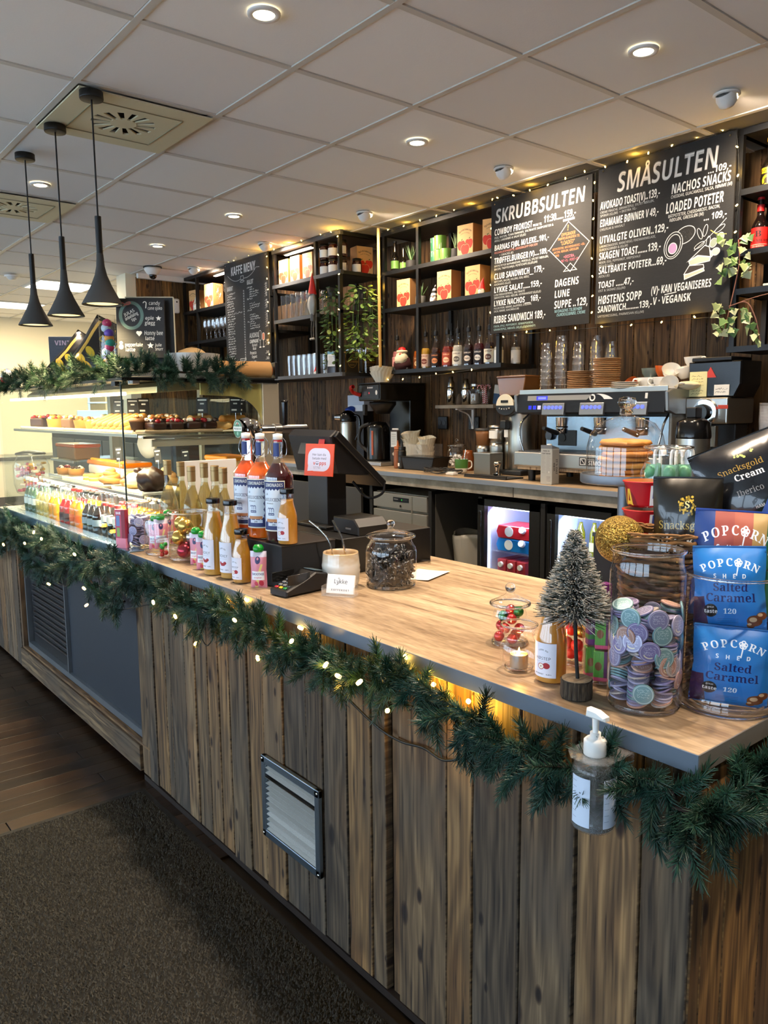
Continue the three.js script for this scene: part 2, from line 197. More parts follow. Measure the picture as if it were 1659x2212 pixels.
// far kitchen block seen through the display case
{ const k = T('kitchen_bench', 'cream and steel kitchen bench against the far end wall', 'bench', [-11.1, 0, -2.5]); M('cabinet', pb(0.7, 0.9, 3), m.cream, k); M('worktop', lift(bx(0.74, 0.04, 3.04), 0, 0.9), m.brushed, k);
  const o = T('bread_oven', 'grey steel bread oven on a rack behind the display case', 'oven', [-9.3, 0, -3.6], 0.6); M('stand', join(lift(pb(0.04, 0.9, 0.04), -0.4, 0, 0.3), lift(pb(0.04, 0.9, 0.04), 0.4, 0, 0.3), lift(pb(0.04, 0.9, 0.04), -0.4, 0, -0.3), lift(pb(0.04, 0.9, 0.04), 0.4, 0, -0.3), lift(pb(0.86, 0.03, 0.66), 0, 0.4)), m.brushed, o); M('body', lift(bx(0.9, 0.62, 0.7, 0.01), 0, 0.9), m.steel, o); M('door', lift(bx(0.6, 0.4, 0.02), -0.1, 1.0, 0.355), m.blackGloss, o); M('handle', lift(bx(0.56, 0.02, 0.03), -0.1, 1.42, 0.375), m.chrome, o); M('control_panel', lift(bx(0.14, 0.5, 0.015), 0.33, 0.95, 0.355), m.black, o);
  const rc = T('rear_cabinet', 'dark grey low cabinet behind the display case', 'cabinet', [-7.9, 0, -3.05], 0); M('cabinet_body', pb(3.4, 1.26, 0.5), std(0x3c3d40, 0.6), rc); M('cabinet_top', lift(bx(3.44, 0.03, 0.54), 0, 1.26), m.brushed, rc); for (let i = 0; i < 4; i++) M('door', bc(0.8, 1.1, 0.02, 0.004), std(0x4a4b4e, 0.5), rc, [-1.25 + i * 0.83, 0.66, 0.26]);
  const r = T('wall_shelf', 'long steel wall shelf above the oven with trays', 'shelf', [-9.3, 1.72, -3.75], 0.6); M('top', bx(1.4, 0.03, 0.4), m.steel, r); for (const s of [-0.6, 0.6]) M('upright', pb(0.03, 0.5, 0.3), m.steel, r, [s, -0.2, 0]); M('lower', lift(bx(1.2, 0.02, 0.36), 0, -0.12), m.steel, r); }
// ---------- the bar counter ----------
const CT = 0.951;
{ const c = T('bar_counter', 'long bar counter clad in weathered upright grey brown boards', 'counter', [0, 0, 0]);
  M('carcass', pb(2.37, 0.9, 0.70), std(0x0f0c0a, 0.9), c, [-1.815, 0, -1.535]);
  const gaps = [-2.994, -2.912, -2.833, -2.726, -2.68, -2.551, -2.467, -2.373, -2.293, -2.216, -2.098, -2.002, -1.889, -1.769, -1.686, -1.572, -1.47, -1.41, -1.37, -1.2, -1.118, -0.984, -0.847, -0.71, -0.612], dk = { 4: 3, 13: 3, 17: 5, 20: 3, 23: 3 };
  for (let i = 0; i < gaps.length - 1; i++) { const w = gaps[i + 1] - gaps[i], thin = i === 17; const p = M('plank', board(w, 0.905 - rr(0, 0.01), thin ? 0.012 : 0.024, 0.0018, rr(0.002, 0.0042)), thin ? darkPlank[1] : plankMats[dk[i] ?? Math.floor(rnd() * 6)], c, [(gaps[i] + gaps[i + 1]) / 2, rr(0.018, 0.03), -1.172 + (thin ? -0.004 : rr(-0.003, 0.002))]); }
  const rg = [-1.15, -1.185, -1.262, -1.4, -1.5, -1.62, -1.73, -1.84, -1.93]; for (let i = 0; i < 8; i++) M('plank', board(rg[i] - rg[i + 1], 0.9, 0.02, 0.0015), [goldPlank[1], goldPlank[0], goldPlank[2], darkPlank[0]][i % 4], c, [-0.632, 0.024, (rg[i] + rg[i + 1]) / 2], [0, PI / 2, 0]);
  M('plinth', boxUV(pb(2.34, 0.022, 0.02)), std(0x21150d, 0.6), c, [-1.81, 0, -1.158]); M('plinth', pb(0.02, 0.022, 0.75), std(0x21150d, 0.6), c, [-0.626, 0, -1.54]);
  const top = T('worktop', 'pale wood grain worktop with blue grey edge on the bar counter', 'worktop', [-1.787, CT - 0.033, -1.535]);
  const L = 2.38, W = 0.83; M('top_sheet', boxUV(lift(pb(L, 0.033, W), 0, 0), 1), new THREE.MeshStandardMaterial({ map: topMap, roughness: 0.42, bumpMap: topMap, bumpScale: 0.0003 }), top);
  M('edge_band', join(lift(bc(L + 0.004, 0.034, 0.003, 0.001), 0, 0.0165, W / 2 + 0.0012)), std(0x646d78, 0.28), top); M('edge_band', bc(0.003, 0.034, W + 0.002, 0.001), std(0x6c6964, 0.3), top, [L / 2 + 0.0012, 0.0165, 0]);
}
// ---------- vent grille in the counter ----------
{ const v = T('vent_grille', 'square silver louvred vent grille screwed to the counter boards', 'vent', [-1.84, 0.33, -1.1375]); const slatM = std(0x96948e, 0.27, 0.95), z = std(0x8fa0ae, 0.28, 0.9);
  M('frame', join(lift(bc(0.31, 0.024, 0.014, 0.003), 0, 0.118), lift(bc(0.31, 0.024, 0.014, 0.003), 0, -0.118), lift(bc(0.022, 0.26, 0.014, 0.003), -0.144), lift(bc(0.022, 0.26, 0.014, 0.003), 0.144)), z, v);
  M('backing', bc(0.28, 0.22, 0.002), m.black, v, [0, 0, -0.008]); const lg = bc(0.27, 0.0142, 0.0015, 0.0005); for (let i = 0; i < 13; i++) M('slat', lg, slatM, v, [0, -0.099 + i * 0.0165, 0.0], [i === 10 ? -1.35 : -0.7 + rr(-0.04, 0.04), 0, 0]);
  for (const x of [-1, 1]) for (const y of [-1, 1]) M('screw', lathe([[0.0001, 0.0025], [0.003, 0.002], [0.004, 0]], 10), m.chrome, v, [x * 0.147, y * 0.12, 0.007], [PI / 2, 0, 0]); }
// ---------- boards and plinth of the refrigerated end of the bar ----------
{ const c = T('fridge_base_cladding', 'weathered board frame around the refrigerated end of the bar', 'cladding', [0, 0, 0]);
  for (let i = 0; i < 11; i++) M('plank', board(0.105, 0.88, 0.022), plankMats[[3, 0, 1, 4, 3][i % 5]], c, [-4.83 - i * 0.107, 0.02, -1.172]);
  M('side_board', boxUV(bc(0.03, 0.74, 0.09, 0.002), 1, 0.3, 0.2), darkPlank[0], c, [-4.745, 0.52, -1.195]);
  M('skirting', boxUV(bc(1.77, 0.11, 0.03, 0.003), 1, 0.1, 0.6, true), plankMats[1], c, [-3.885, 0.085, -1.155]); M('ledge', boxUV(bc(1.86, 0.012, 0.06), 1, 0.2, 0.1, true), darkPlank[2], c, [-3.83, 0.146, -1.18]);
  M('carcass', pb(2.98, 0.9, 0.6), std(0x0f0c0a, 0.9), c, [-4.52, 0, -1.53]); }
{ const f = T('fridge_base', 'dark metal refrigeration base with a louvred grille and plain door', 'fridge', [0, 0, 0]);
  M('frame', join(lift(pb(1.72, 0.03, 0.03), -3.845, 0.155, -1.185), lift(pb(0.016, 0.71, 0.03), -4.70, 0.185, -1.185), lift(pb(0.014, 0.72, 0.03), -2.985, 0.18, -1.185), lift(pb(0.012, 0.71, 0.03), -3.985, 0.185, -1.185)), m.zinc, f);
  M('door', bc(0.98, 0.7, 0.012, 0.002), std(0x3b4149, 0.42, 0.55), f, [-3.488, 0.535, -1.192]); M('door_handle', bc(0.02, 0.09, 0.014), m.steel, f, [-3.005, 0.42, -1.176]);
  M('grille_panel', bc(0.69, 0.7, 0.006, 0.001), std(0x1b1c20, 0.45, 0.4), f, [-4.34, 0.535, -1.2]); const sg = bc(0.58, 0.012, 0.012, 0.004); for (let i = 0; i < 17; i++) M('slat', sg, std(0x2c2d33, 0.35, 0.5), f, [-4.34, 0.25 + i * 0.031, -1.192], [0.5, 0, 0]);
  M('glass_band', bc(1.72, 0.1, 0.01), m.blackGloss, f, [-3.845, 0.845, -1.19]); }
// ---------- back bar ----------
{ const c = T('back_counter', 'back bar carcass with dark recesses under the rear worktop', 'counter', [0, 0, 0]); const dk = std(0x0d0d0e, 0.7);
  const Z = -3.34, D = 0.66; M('plinth', pb(4.9, 0.08, D), dk, c, [-3.85, 0, Z - D / 2]);
  for (const x of [-6.28, -5.3, -4.245, -3.64, -3.2, -2.73, -2.215, -1.6, -1.41]) M('side_panel', pb(0.03, 0.9, D), dk, c, [x, 0.08, Z - D / 2]); M('back_panel', pb(4.9, 0.9, 0.02), std(0x1b1917, 0.9), c, [-3.85, 0.08, Z - D + 0.01]);
  M('grey_side', pb(0.006, 0.88, D - 0.06), std(0x57544e, 0.7), c, [-3.62, 0.08, Z - D / 2]);
  M('drawer_front', bc(0.9, 0.86, 0.02, 0.003), std(0x3b3936, 0.6), c, [-4.79, 0.52, Z + 0.005]);
  M('drawer_front', bc(0.62, 0.86, 0.02, 0.003), dk, c, [-1.9, 0.52, Z + 0.005]); }
{ const t = T('rear_worktop', 'pale wood grain rear worktop with blue grey lip below the menu boards', 'worktop', [-3.85, 1.0, -3.66]);
  M('top_sheet', boxUV(lift(pb(4.92, 0.026, 0.7), 0, 0.058), 1, 0.4, 0.3), new THREE.MeshStandardMaterial({ map: topMap, roughness: 0.35 }), t); M('lip', bc(2.62, 0.027, 0.006, 0.001), std(0x7f8791, 0.3), t, [-1.15, 0.071, 0.353]); M('lip', bc(2.296, 0.027, 0.006, 0.001), std(0x7f8791, 0.3), t, [1.31, 0.071, 0.353]);
  for (const [x, w] of [[-1.615, 1.69], [0.077, 1.69], [1.69, 1.53]]) M('fascia', boxUV(pb(w - 0.003, 0.057, 0.02), 2, w, 0.1), new THREE.MeshStandardMaterial({ map: greyLam, roughness: 0.6 }), t, [x, 0, 0.33]); }
{ const f = T('steel_cabinet', 'grey steel undercounter refrigerator with a small digital display', 'fridge', [-3.95, 0.02, -3.36]); const gs = std(0x8b8880, 0.42, 0.35);
  M('body', pb(0.56, 0.92, 0.56), gs, f, [0, 0, -0.3]); M('door', bx(0.55, 0.74, 0.03, 0.004), gs, f, [0, 0.06, 0.0]); M('control_strip', bx(0.55, 0.1, 0.03, 0.004), gs, f, [0, 0.815, 0]);
  M('display', bc(0.16, 0.03, 0.003), pic(canvas(128, 24, (c, w, h) => { fill(c, '#0b0c0c', 0, 0, w, h); fill(c, '#28c23c', 68, 8, 9, 9); fill(c, '#9a9a9a', 8, 9, 34, 4); for (let i = 0; i < 3; i++) fill(c, '#555', 86 + i * 12, 10, 6, 3); }), 0.3), f, [0.02, 0.88, 0.0165]); M('lock', cyl(0.009, 0.009, 0.006, 12), m.chrome, f, [0.02, 0.838, 0.014], [PI / 2, 0, 0]); M('groove', pb(0.012, 0.84, 0.004), std(0x77746c, 0.5, 0.3), f, [0.13, 0.07, 0.0145]); }
{ const b = T('waste_bin', 'grey waste bin lined with a clear plastic bag in the dark recess', 'bin', [-3.46, 0.08, -3.6]);
  M('bin_body', lathe([[0.001, 0], [0.13, 0], [0.15, 0.6], [0.155, 0.6], [0.155, 0.605], [0.14, 0.605], [0.12, 0.01]], 24), std(0x86837c, 0.6), b); M('bin_bag', warp(lathe([[0.147, 0.4], [0.16, 0.5], [0.168, 0.6], [0.165, 0.625], [0.15, 0.63], [0.135, 0.55]], 40), (v) => { const a = Math.atan2(v.x, v.z), k = 1 + 0.03 * Math.sin(a * 9 + v.y * 20) + 0.02 * Math.sin(a * 17); v.x *= k; v.z *= k; v.y += 0.012 * Math.sin(a * 3); }), new THREE.MeshPhysicalMaterial({ color: 0xe6e0d4, roughness: 0.25, transmission: 0.55, thickness: 0, side: THREE.DoubleSide }), b); }
// two lit glass door refrigerators
function barFridge(x, w, label, mirror) {
  const f = T('bar_fridge', label, 'fridge', [x, 0.09, -3.37]); const wh = std(0xc9d2ea, 0.5), D = 0.5, H = 0.88;
  M('case', join(lift(pb(w, 0.03, D), 0, 0, -D / 2), lift(pb(w, 0.03, D), 0, H - 0.03, -D / 2), lift(pb(0.03, H, D), -w / 2 + 0.015, 0, -D / 2), lift(pb(0.03, H, D), w / 2 - 0.015, 0, -D / 2), lift(pb(w, H, 0.02), 0, 0, -D)), m.black, f);
  M('liner', join(lift(pb(w - 0.06, 0.005, D - 0.03), 0, 0.031, -D / 2), lift(pb(w - 0.06, 0.005, D - 0.03), 0, H - 0.037, -D / 2), lift(pb(0.005, H - 0.06, D - 0.03), -w / 2 + 0.033, 0.03, -D / 2), lift(pb(0.005, H - 0.06, D - 0.03), w / 2 - 0.033, 0.03, -D / 2), lift(pb(w - 0.06, H - 0.06, 0.005), 0, 0.03, -D + 0.014)), wh, f);
  const d = M('door_frame', join(lift(pb(w, 0.055, 0.03), 0, 0, 0.016), lift(pb(w, 0.04, 0.03), 0, H - 0.04, 0.016), lift(pb(0.055, H, 0.03), -w / 2 + 0.027, 0, 0.016), lift(pb(0.075, H, 0.03), w / 2 - 0.037, 0, 0.016)), m.black, f);
  M('pane', pb(w - 0.12, H - 0.09, 0.006), m.pane, d, [-0.01, 0.05, 0.016]); M('door_handle', bc(0.012, 0.5, 0.012, 0.004), m.chrome, d, [-w / 2 + 0.03, H - 0.32, 0.036]);
  M('lamp_tube', bc(w - 0.14, 0.014, 0.014, 0.004), std(0xffffff, 0.4, 0, { emissive: 0xd8e4ff, emissiveIntensity: 6 }), f, [0, H - 0.048, -0.03]); M('lamp_tube', bc(0.012, H - 0.2, 0.012, 0.004), std(0xffffff, 0.4, 0, { emissive: 0xd8e4ff, emissiveIntensity: 6 }), f, [-w / 2 + 0.045, H / 2, -0.02]);
  const l = new THREE.RectAreaLight(0xcfdcff, 75, w - 0.14, 0.03); l.position.set(x, 0.09 + H - 0.062, -3.42); l.rotation.x = -PI / 2 + 0.5; scene.add(l);
  for (const y of [0.2, 0.5, 0.6]) if (!mirror || y < 0.55) M('wire_shelf', pb(w - 0.07, 0.008, D - 0.09), m.plastic, f, [0, mirror ? y + 0.08 : y === 0.5 ? 0.56 : y === 0.6 ? 0.44 : 0.3, -D / 2 - 0.01]);
  return f; }
barFridge(-2.985, 0.47, 'left glass door bar fridge glowing blue white, holding red and blue packs');
barFridge(-2.46, 0.48, 'right glass door bar fridge with green yellow bottles behind the small tree', true);
{ const pk = (name, label, col, x, y, z, ry) => { const p = T(name, label, 'carton', [x, y, z], ry); M('carton_body', ext([[-0.11, 0], [0.11, 0], [0.13, 0.03], [0.11, 0.075], [-0.11, 0.075], [-0.125, 0.035]], 0.2, 0.004), phy(col, 0.3), p, [0, 0, -0.1]); M('cap', cyl(0.02, 0.02, 0.02, 16), m.white, p, [0.07, 0.055, 0.1], [PI / 2 - 0.4, 0, 0]); M('emblem', cyl(0.03, 0.03, 0.002, 18), m.white, p, [-0.03, 0.04, 0.101], [PI / 2, 0, 0]); return p; };
  pk('milk_pack', 'red milk pack lying on top of the blue one in the fridge', 0xd1222c, -3.03, 0.738, -3.53, 0.1); pk('milk_pack', 'blue milk pack lying under the red one in the fridge', 0x1479c4, -3.03, 0.66, -3.53, 0.08);
  for (let k = 0; k < 6; k++) { const b = T('small_carton', 'small red carton with a white cap lying on the lower fridge shelf', 'carton', [-3.1 + (k % 3) * 0.075, k < 3 ? 0.54 : 0.4, -3.52], 0, 'red cartons on the lower fridge shelves'); M('carton_body', bx(0.065, 0.07, 0.2), std(0xb03038, 0.4), b); M('cap', cyl(0.016, 0.016, 0.015, 14), m.white, b, [0, 0.04, 0.1], [PI / 2, 0, 0]); }
  one('foil_pack', 'silver foil pack leaning at the bottom of the fridge', 'pack', bx(0.3, 0.04, 0.16, 0.012), m.steel, [-3.0, 0.31, -3.56], [0.2, 0.1, -0.25]); }
// ---------- black steel shelves ----------
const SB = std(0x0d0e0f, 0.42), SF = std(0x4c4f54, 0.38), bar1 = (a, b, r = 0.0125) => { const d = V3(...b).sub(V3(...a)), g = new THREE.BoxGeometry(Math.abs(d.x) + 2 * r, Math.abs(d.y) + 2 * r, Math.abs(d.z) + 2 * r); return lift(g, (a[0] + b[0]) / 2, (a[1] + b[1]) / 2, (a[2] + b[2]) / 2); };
function rack(label, x0, x1, y0, y1, z0, z1, posts, levels, lit) {
  const s = T('wall_shelf_rack', label, 'shelf', [x0, y0, z0]); const X = x1 - x0, Y = y1 - y0, D = z0 - z1;
  for (const x of posts) { M('post', bar1([x - x0, 0, 0], [x - x0, Y, 0]), SB, s); M('post', bar1([x - x0, 0, -D], [x - x0, Y, -D]), SB, s); }
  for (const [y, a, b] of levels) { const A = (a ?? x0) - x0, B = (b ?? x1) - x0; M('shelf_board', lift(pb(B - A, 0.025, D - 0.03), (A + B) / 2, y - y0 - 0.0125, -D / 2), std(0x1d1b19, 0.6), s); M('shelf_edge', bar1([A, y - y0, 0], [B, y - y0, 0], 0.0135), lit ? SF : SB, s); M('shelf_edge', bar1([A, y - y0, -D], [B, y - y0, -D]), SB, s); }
  for (const x of [posts[0], posts[posts.length - 1]]) for (const [y] of levels) M('side_rail', bar1([x - x0, y - y0, 0], [x - x0, y - y0, -D]), SB, s);
  return s; }
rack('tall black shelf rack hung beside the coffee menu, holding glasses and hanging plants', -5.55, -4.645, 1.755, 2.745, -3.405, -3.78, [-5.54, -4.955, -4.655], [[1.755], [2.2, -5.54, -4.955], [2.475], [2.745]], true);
rack('wide black shelf rack of apple boxes and syrup bottles left of the menu boards', -4.51, -3.37, 1.765, 2.74, -3.69, -4.0, [-4.5, -4.135, -3.385], [[1.765], [2.205], [2.465], [2.74]], false);
rack('dark shelf rack in the far corner with stemmed glasses', -7.2, -5.6, 1.755, 2.745, -3.405, -3.78, [-7.19, -6.92, -6.25, -5.61], [[1.755], [2.14], [2.43], [2.745]], false);
rack('black shelf rack with red beer bottles and ivy at the right picture edge', -1.9, -0.9, 1.765, 2.745, -3.69, -4.0, [-1.89, -1.3, -0.91], [[1.765], [2.03], [2.205], [2.478], [2.745]], false);
for (const [x0, w, y, z, t] of [[-5.27, 0.4, 2.722, -3.46, 'tall rack by the coffee menu'], [-6.4, 0.55, 2.722, -3.46, 'far corner rack']]) { const l = T('shelf_light', 'thin lit strip lamp under the top of the ' + t, 'lamp', [x0, y, z]); M('housing', lift(pb(w, 0.008, 0.03), 0, -0.004), m.brushed, l); M('lamp_face', pb(w - 0.02, 0.004, 0.022), m.led, l, [0, -0.009, 0]); const a = new THREE.RectAreaLight(LEDW, 4, w, 0.03); a.position.set(x0, y - 0.02, z); a.rotation.x = -PI / 2; scene.add(a); }
// ---------- the chalk menu boards ----------
const scrib = (c, x, y, w, h, col) => { c.strokeStyle = col; c.lineWidth = h * 0.22; c.beginPath(); let X = x; c.moveTo(x, y); while (X < x + w) { X += h * rr(0.18, 0.5); c.lineTo(X, y - rnd() * h); if (rnd() < 0.13) { X += h * 0.5; c.moveTo(X, y); } } c.stroke(); };
function chalkGround(c, w, h, base, wash = 7000) { fill(c, base, 0, 0, w, h); for (let i = 0; i < wash; i++) { c.fillStyle = `rgba(200,195,185,${rnd() * 0.025})`; const r = rr(4, 60); c.fillRect(rnd() * w, rnd() * h, r, rr(1, 3)); } }
const W1 = '#f0ede2';
const board1 = canvas(980, 1040, (c, w, h) => {
  chalkGround(c, w, h, '#1b1a19'); hand(c, 'SKRUBBSULTEN', 40, 175, 108, 880, '#b9b6b0', 'bold 100px sans-serif', -0.1); hand(c, 'SKRUBBSULTEN', 38, 171, 108, 880, 'rgba(240,238,230,0.55)', '100px sans-serif', -0.1);
  const L = [['COWBOY FROKOST', 268, 50, 395], ['BARNAS FJØL M/LEKE..101,-', 386, 44, 560], ['TRØFFELBURGER', 490, 48, 360], ['CLUB SANDWICH__179,-', 612, 48, 520], ['LYKKE SALAT.....159,-', 718, 46, 500], ['LYKKE NACHOS___169,-', 824, 46, 490], ['RIBBE SANDWICH 189,-', 960, 60, 540]];
  for (const [t, y, hh, ww] of L) hand(c, t, 34, y, hh, ww, W1);
  hand(c, 'FROM TIL', 435, 268, 18, 90, W1); hand(c, '11:30.....159,-', 540, 258, 52, 300, W1); hand(c, '(V)....189,-', 402, 484, 40, 195, W1);
  const S = [['EGG, BACON, TOMATBØNNER, SALTBAKTE SMÅPOTETER &', 294, 600], ['AIOLI, LANDBRØD & SALAT (E),(G)', 318, 330], ['REGNBUESPAGETTI, EDDERKOPP PØLSER', 411, 450], ['+ SNACKS (E)', 434, 150], ['BÅTPOTETER M/PARMESAN, PERSILLE, SYLTET RØDLØK,', 516, 560], ['BACON, TRØFFELMAJO, POTETCHIPS (G),(D),(M)', 540, 450], ['RØTCHIPS, BACON, KYLLING, EGG, AIOLI,', 638, 370], ['AVOKADO (G),(E)', 661, 180], ['LUN FRIKASSERING, SALTBAKTE', 743, 330], ['SMÅPOTETER, MAJO, RØDLØK, VESTERHAVSOST (G),(E),(E)', 766, 490], ['PULLED PORK, RØMME, JALAPEÑOS, CHEDDAR,', 849, 400], ['SALSA, RØMME, GUACAMOLE (M)', 872, 270], ['FIKEN, EPLE, PEPPERROT, SENNEPSKREM,', 992, 420], ['GRANATEPLE, RØDKÅL (M),(E),(S)(SENNEP)', 1018, 440]];
  S.forEach(([t, y, ww], i) => hand(c, t, i === 3 ? 90 : 36, y, 16, ww, i === 2 ? '#e08a78' : i > 11 ? '#9fc3c0' : '#cfd3cc'));
  c.strokeStyle = '#efe9d6'; c.lineWidth = 5; c.beginPath(); c.moveTo(775, 290); c.lineTo(965, 460); c.lineTo(800, 650); c.lineTo(600, 470); c.closePath(); c.stroke(); c.beginPath(); c.moveTo(740, 642); c.lineTo(800, 590); c.lineTo(858, 642); c.closePath(); c.stroke(); c.lineWidth = 16; c.beginPath(); c.moveTo(725, 276); c.lineTo(830, 274); c.stroke();
  const O = '#ee8a4a'; hand(c, '!', 765, 352, 40, 12, O); hand(c, 'OPPGRADER', 710, 388, 24, 130, O); hand(c, 'TRØFFELBURGEREN TIL', 680, 412, 18, 200, O); hand(c, '"LOADED"', 704, 450, 30, 130, O); ['BÅTPOTETER, M/CHEDDAROST, +39,-', 'BACON, RØDLØK, GRESSLØK', '(M)'].forEach((t, i) => hand(c, t, 630 + i * 12, 478 + i * 24, 16, i ? i === 1 ? 230 : 40 : 300, O)); hand(c, '+EKSTRA..', 735, 548, 22, 110, '#ee6f86'); hand(c, 'OST +15,-  POTET +25,-', 712, 574, 18, 170, '#ee6f86');
  hand(c, 'DAGENS', 655, 748, 56, 225, W1); hand(c, 'LUNE', 655, 826, 54, 145, W1); hand(c, 'SUPPE ..129,', 655, 905, 58, 310, W1); hand(c, 'M/DAGENS TILBEHØR', 660, 936, 22, 255, '#9fd0d4'); hand(c, '/SURDEIGSBRØD, CREME', 680, 964, 22, 265, '#9fd0d4'); });
const board2 = canvas(980, 1060, (c, w, h) => {
  chalkGround(c, w, h, '#1a1a1a'); hand(c, 'SMÅSULTEN', 150, 190, 128, 720, '#bdbab4', 'bold 100px sans-serif', -0.1); hand(c, 'SMÅSULTEN', 147, 185, 128, 720, 'rgba(244,242,236,0.55)', '100px sans-serif', -0.1);
  const L = [['AVOKADO TOAST(V)..139,-', 282, 54, 460], ['EDAMAME BØNNER V 49,-', 398, 52, 455], ['UTVALGTE OLIVEN..129,-', 512, 52, 530], ['SKAGEN TOAST......139,-', 622, 52, 480], ['SALTBAKTE POTETER...69,-', 718, 50, 525], ['TOAST .....47,-', 816, 46, 285], ['HØSTENS SOPP', 926, 58, 350], ['SANDWICH........139,-', 984, 46, 430]];
  for (const [t, y, hh, ww] of L) hand(c, t, 20, y, hh, ww, W1);
  const S = [['CREME FRAICHE, GRANATEPLE, SYLTET RØDLØK,', 308, 420], ['SPIRER (G),(M)  + EKSTRA 10,-', 331, 290], ['CHILIFLAK & HAVSALT', 424, 200], ['LAMMESNADDER, MANCHEGO, FIKENMARMELADE,', 539, 440], ['SURDEIGSBRØD & (G),(M)', 562, 230], ['REKER, EGG, PEPPERROT, KREPSEHALE', 648, 330], ['(G),(L),(E)', 671, 120], ['AIOLI (E)', 742, 90], ['OST & SKINKE (G),(M)', 841, 220], ['URTEDRESSING, PARMESAN (G),(M)', 1018, 370]];
  S.forEach(([t, y, ww]) => hand(c, t, 22, y, 16, ww, '#b9bcb8'));
  hand(c, '...109,-', 805, 218, 42, 150, W1); hand(c, 'NACHOS SNACKS', 560, 288, 62, 395, W1); hand(c, 'CHEDDAR, GUACAMOLE, SALSA, RØMME (M)', 560, 316, 20, 405, W1); hand(c, 'LOADED POTETER', 525, 404, 66, 390, W1); hand(c, 'BÅTPOTETER, CHEDDAROST, BACON,', 545, 434, 20, 350, W1); hand(c, 'RØDLØK, GRESSLØK (M)', 555, 460, 20, 235, W1); hand(c, '... 109,-', 790, 496, 42, 150, W1);
  c.strokeStyle = W1; c.lineWidth = 5; const el = (x, y, a, b, r, f) => { if (f) disc(c, f, x, y, a, b, r); c.beginPath(); c.ellipse(x, y, a, b, r, 0, 7); c.stroke(); };
  el(668, 560, 72, 50, -0.35, '#24221f'); el(590, 612, 62, 84, 0.3, '#1a1a1a'); el(590, 614, 48, 70, 0.3); el(586, 630, 30, 34, 0, '#c79ac2'); c.lineWidth = 3; for (let i = 0; i < 60; i++) fill(c, '#4a4843', 620 + rnd() * 95, 528 + rnd() * 62, 4, 3);
  c.lineWidth = 3.5; c.beginPath(); c.moveTo(735, 668); c.quadraticCurveTo(830, 610, 940, 505); c.stroke(); for (const [x, y, a] of [[770, 570, 1.2], [806, 556, 1.8], [770, 640, 2.7], [828, 630, 1.7], [900, 560, 2.6]]) el(x, y, 36, 13, a); el(862, 640, 22, 28, 0.4, '#8f9a86'); el(906, 612, 22, 28, 0.4, '#9aa590'); el(838, 705, 26, 22, 0.2, '#b5b7a8'); el(880, 695, 26, 22, -0.2, '#b5b7a8'); c.strokeStyle = '#d9c860'; c.lineWidth = 5; c.beginPath(); c.moveTo(840, 560); c.lineTo(880, 590); c.lineTo(945, 600); c.stroke();
  c.strokeStyle = W1; c.lineWidth = 5; const tri = (pp, f) => { c.fillStyle = f; c.beginPath(); pp.forEach(([x, y], i) => (i ? c.lineTo(x, y) : c.moveTo(x, y))); c.closePath(); c.fill(); c.stroke(); }; c.save(); c.translate(62, -44); tri([[640, 770], [745, 690], [775, 705], [785, 765], [700, 745]], '#2b2724'); tri([[640, 772], [700, 748], [786, 768], [780, 790], [650, 800]], '#e2c3a8'); tri([[610, 850], [645, 800], [740, 806], [745, 826], [640, 850]], '#3a332c'); tri([[612, 855], [742, 830], [748, 846], [615, 882]], '#e2c3a8'); c.restore();
  hand(c, '(V)· KAN VEGANISERES', 440, 905, 52, 420, W1); hand(c, 'V · VEGANSK', 455, 975, 50, 270, W1); c.strokeStyle = W1; c.lineWidth = 6; c.beginPath(); c.moveTo(540, 918); c.lineTo(625, 910); c.stroke(); });
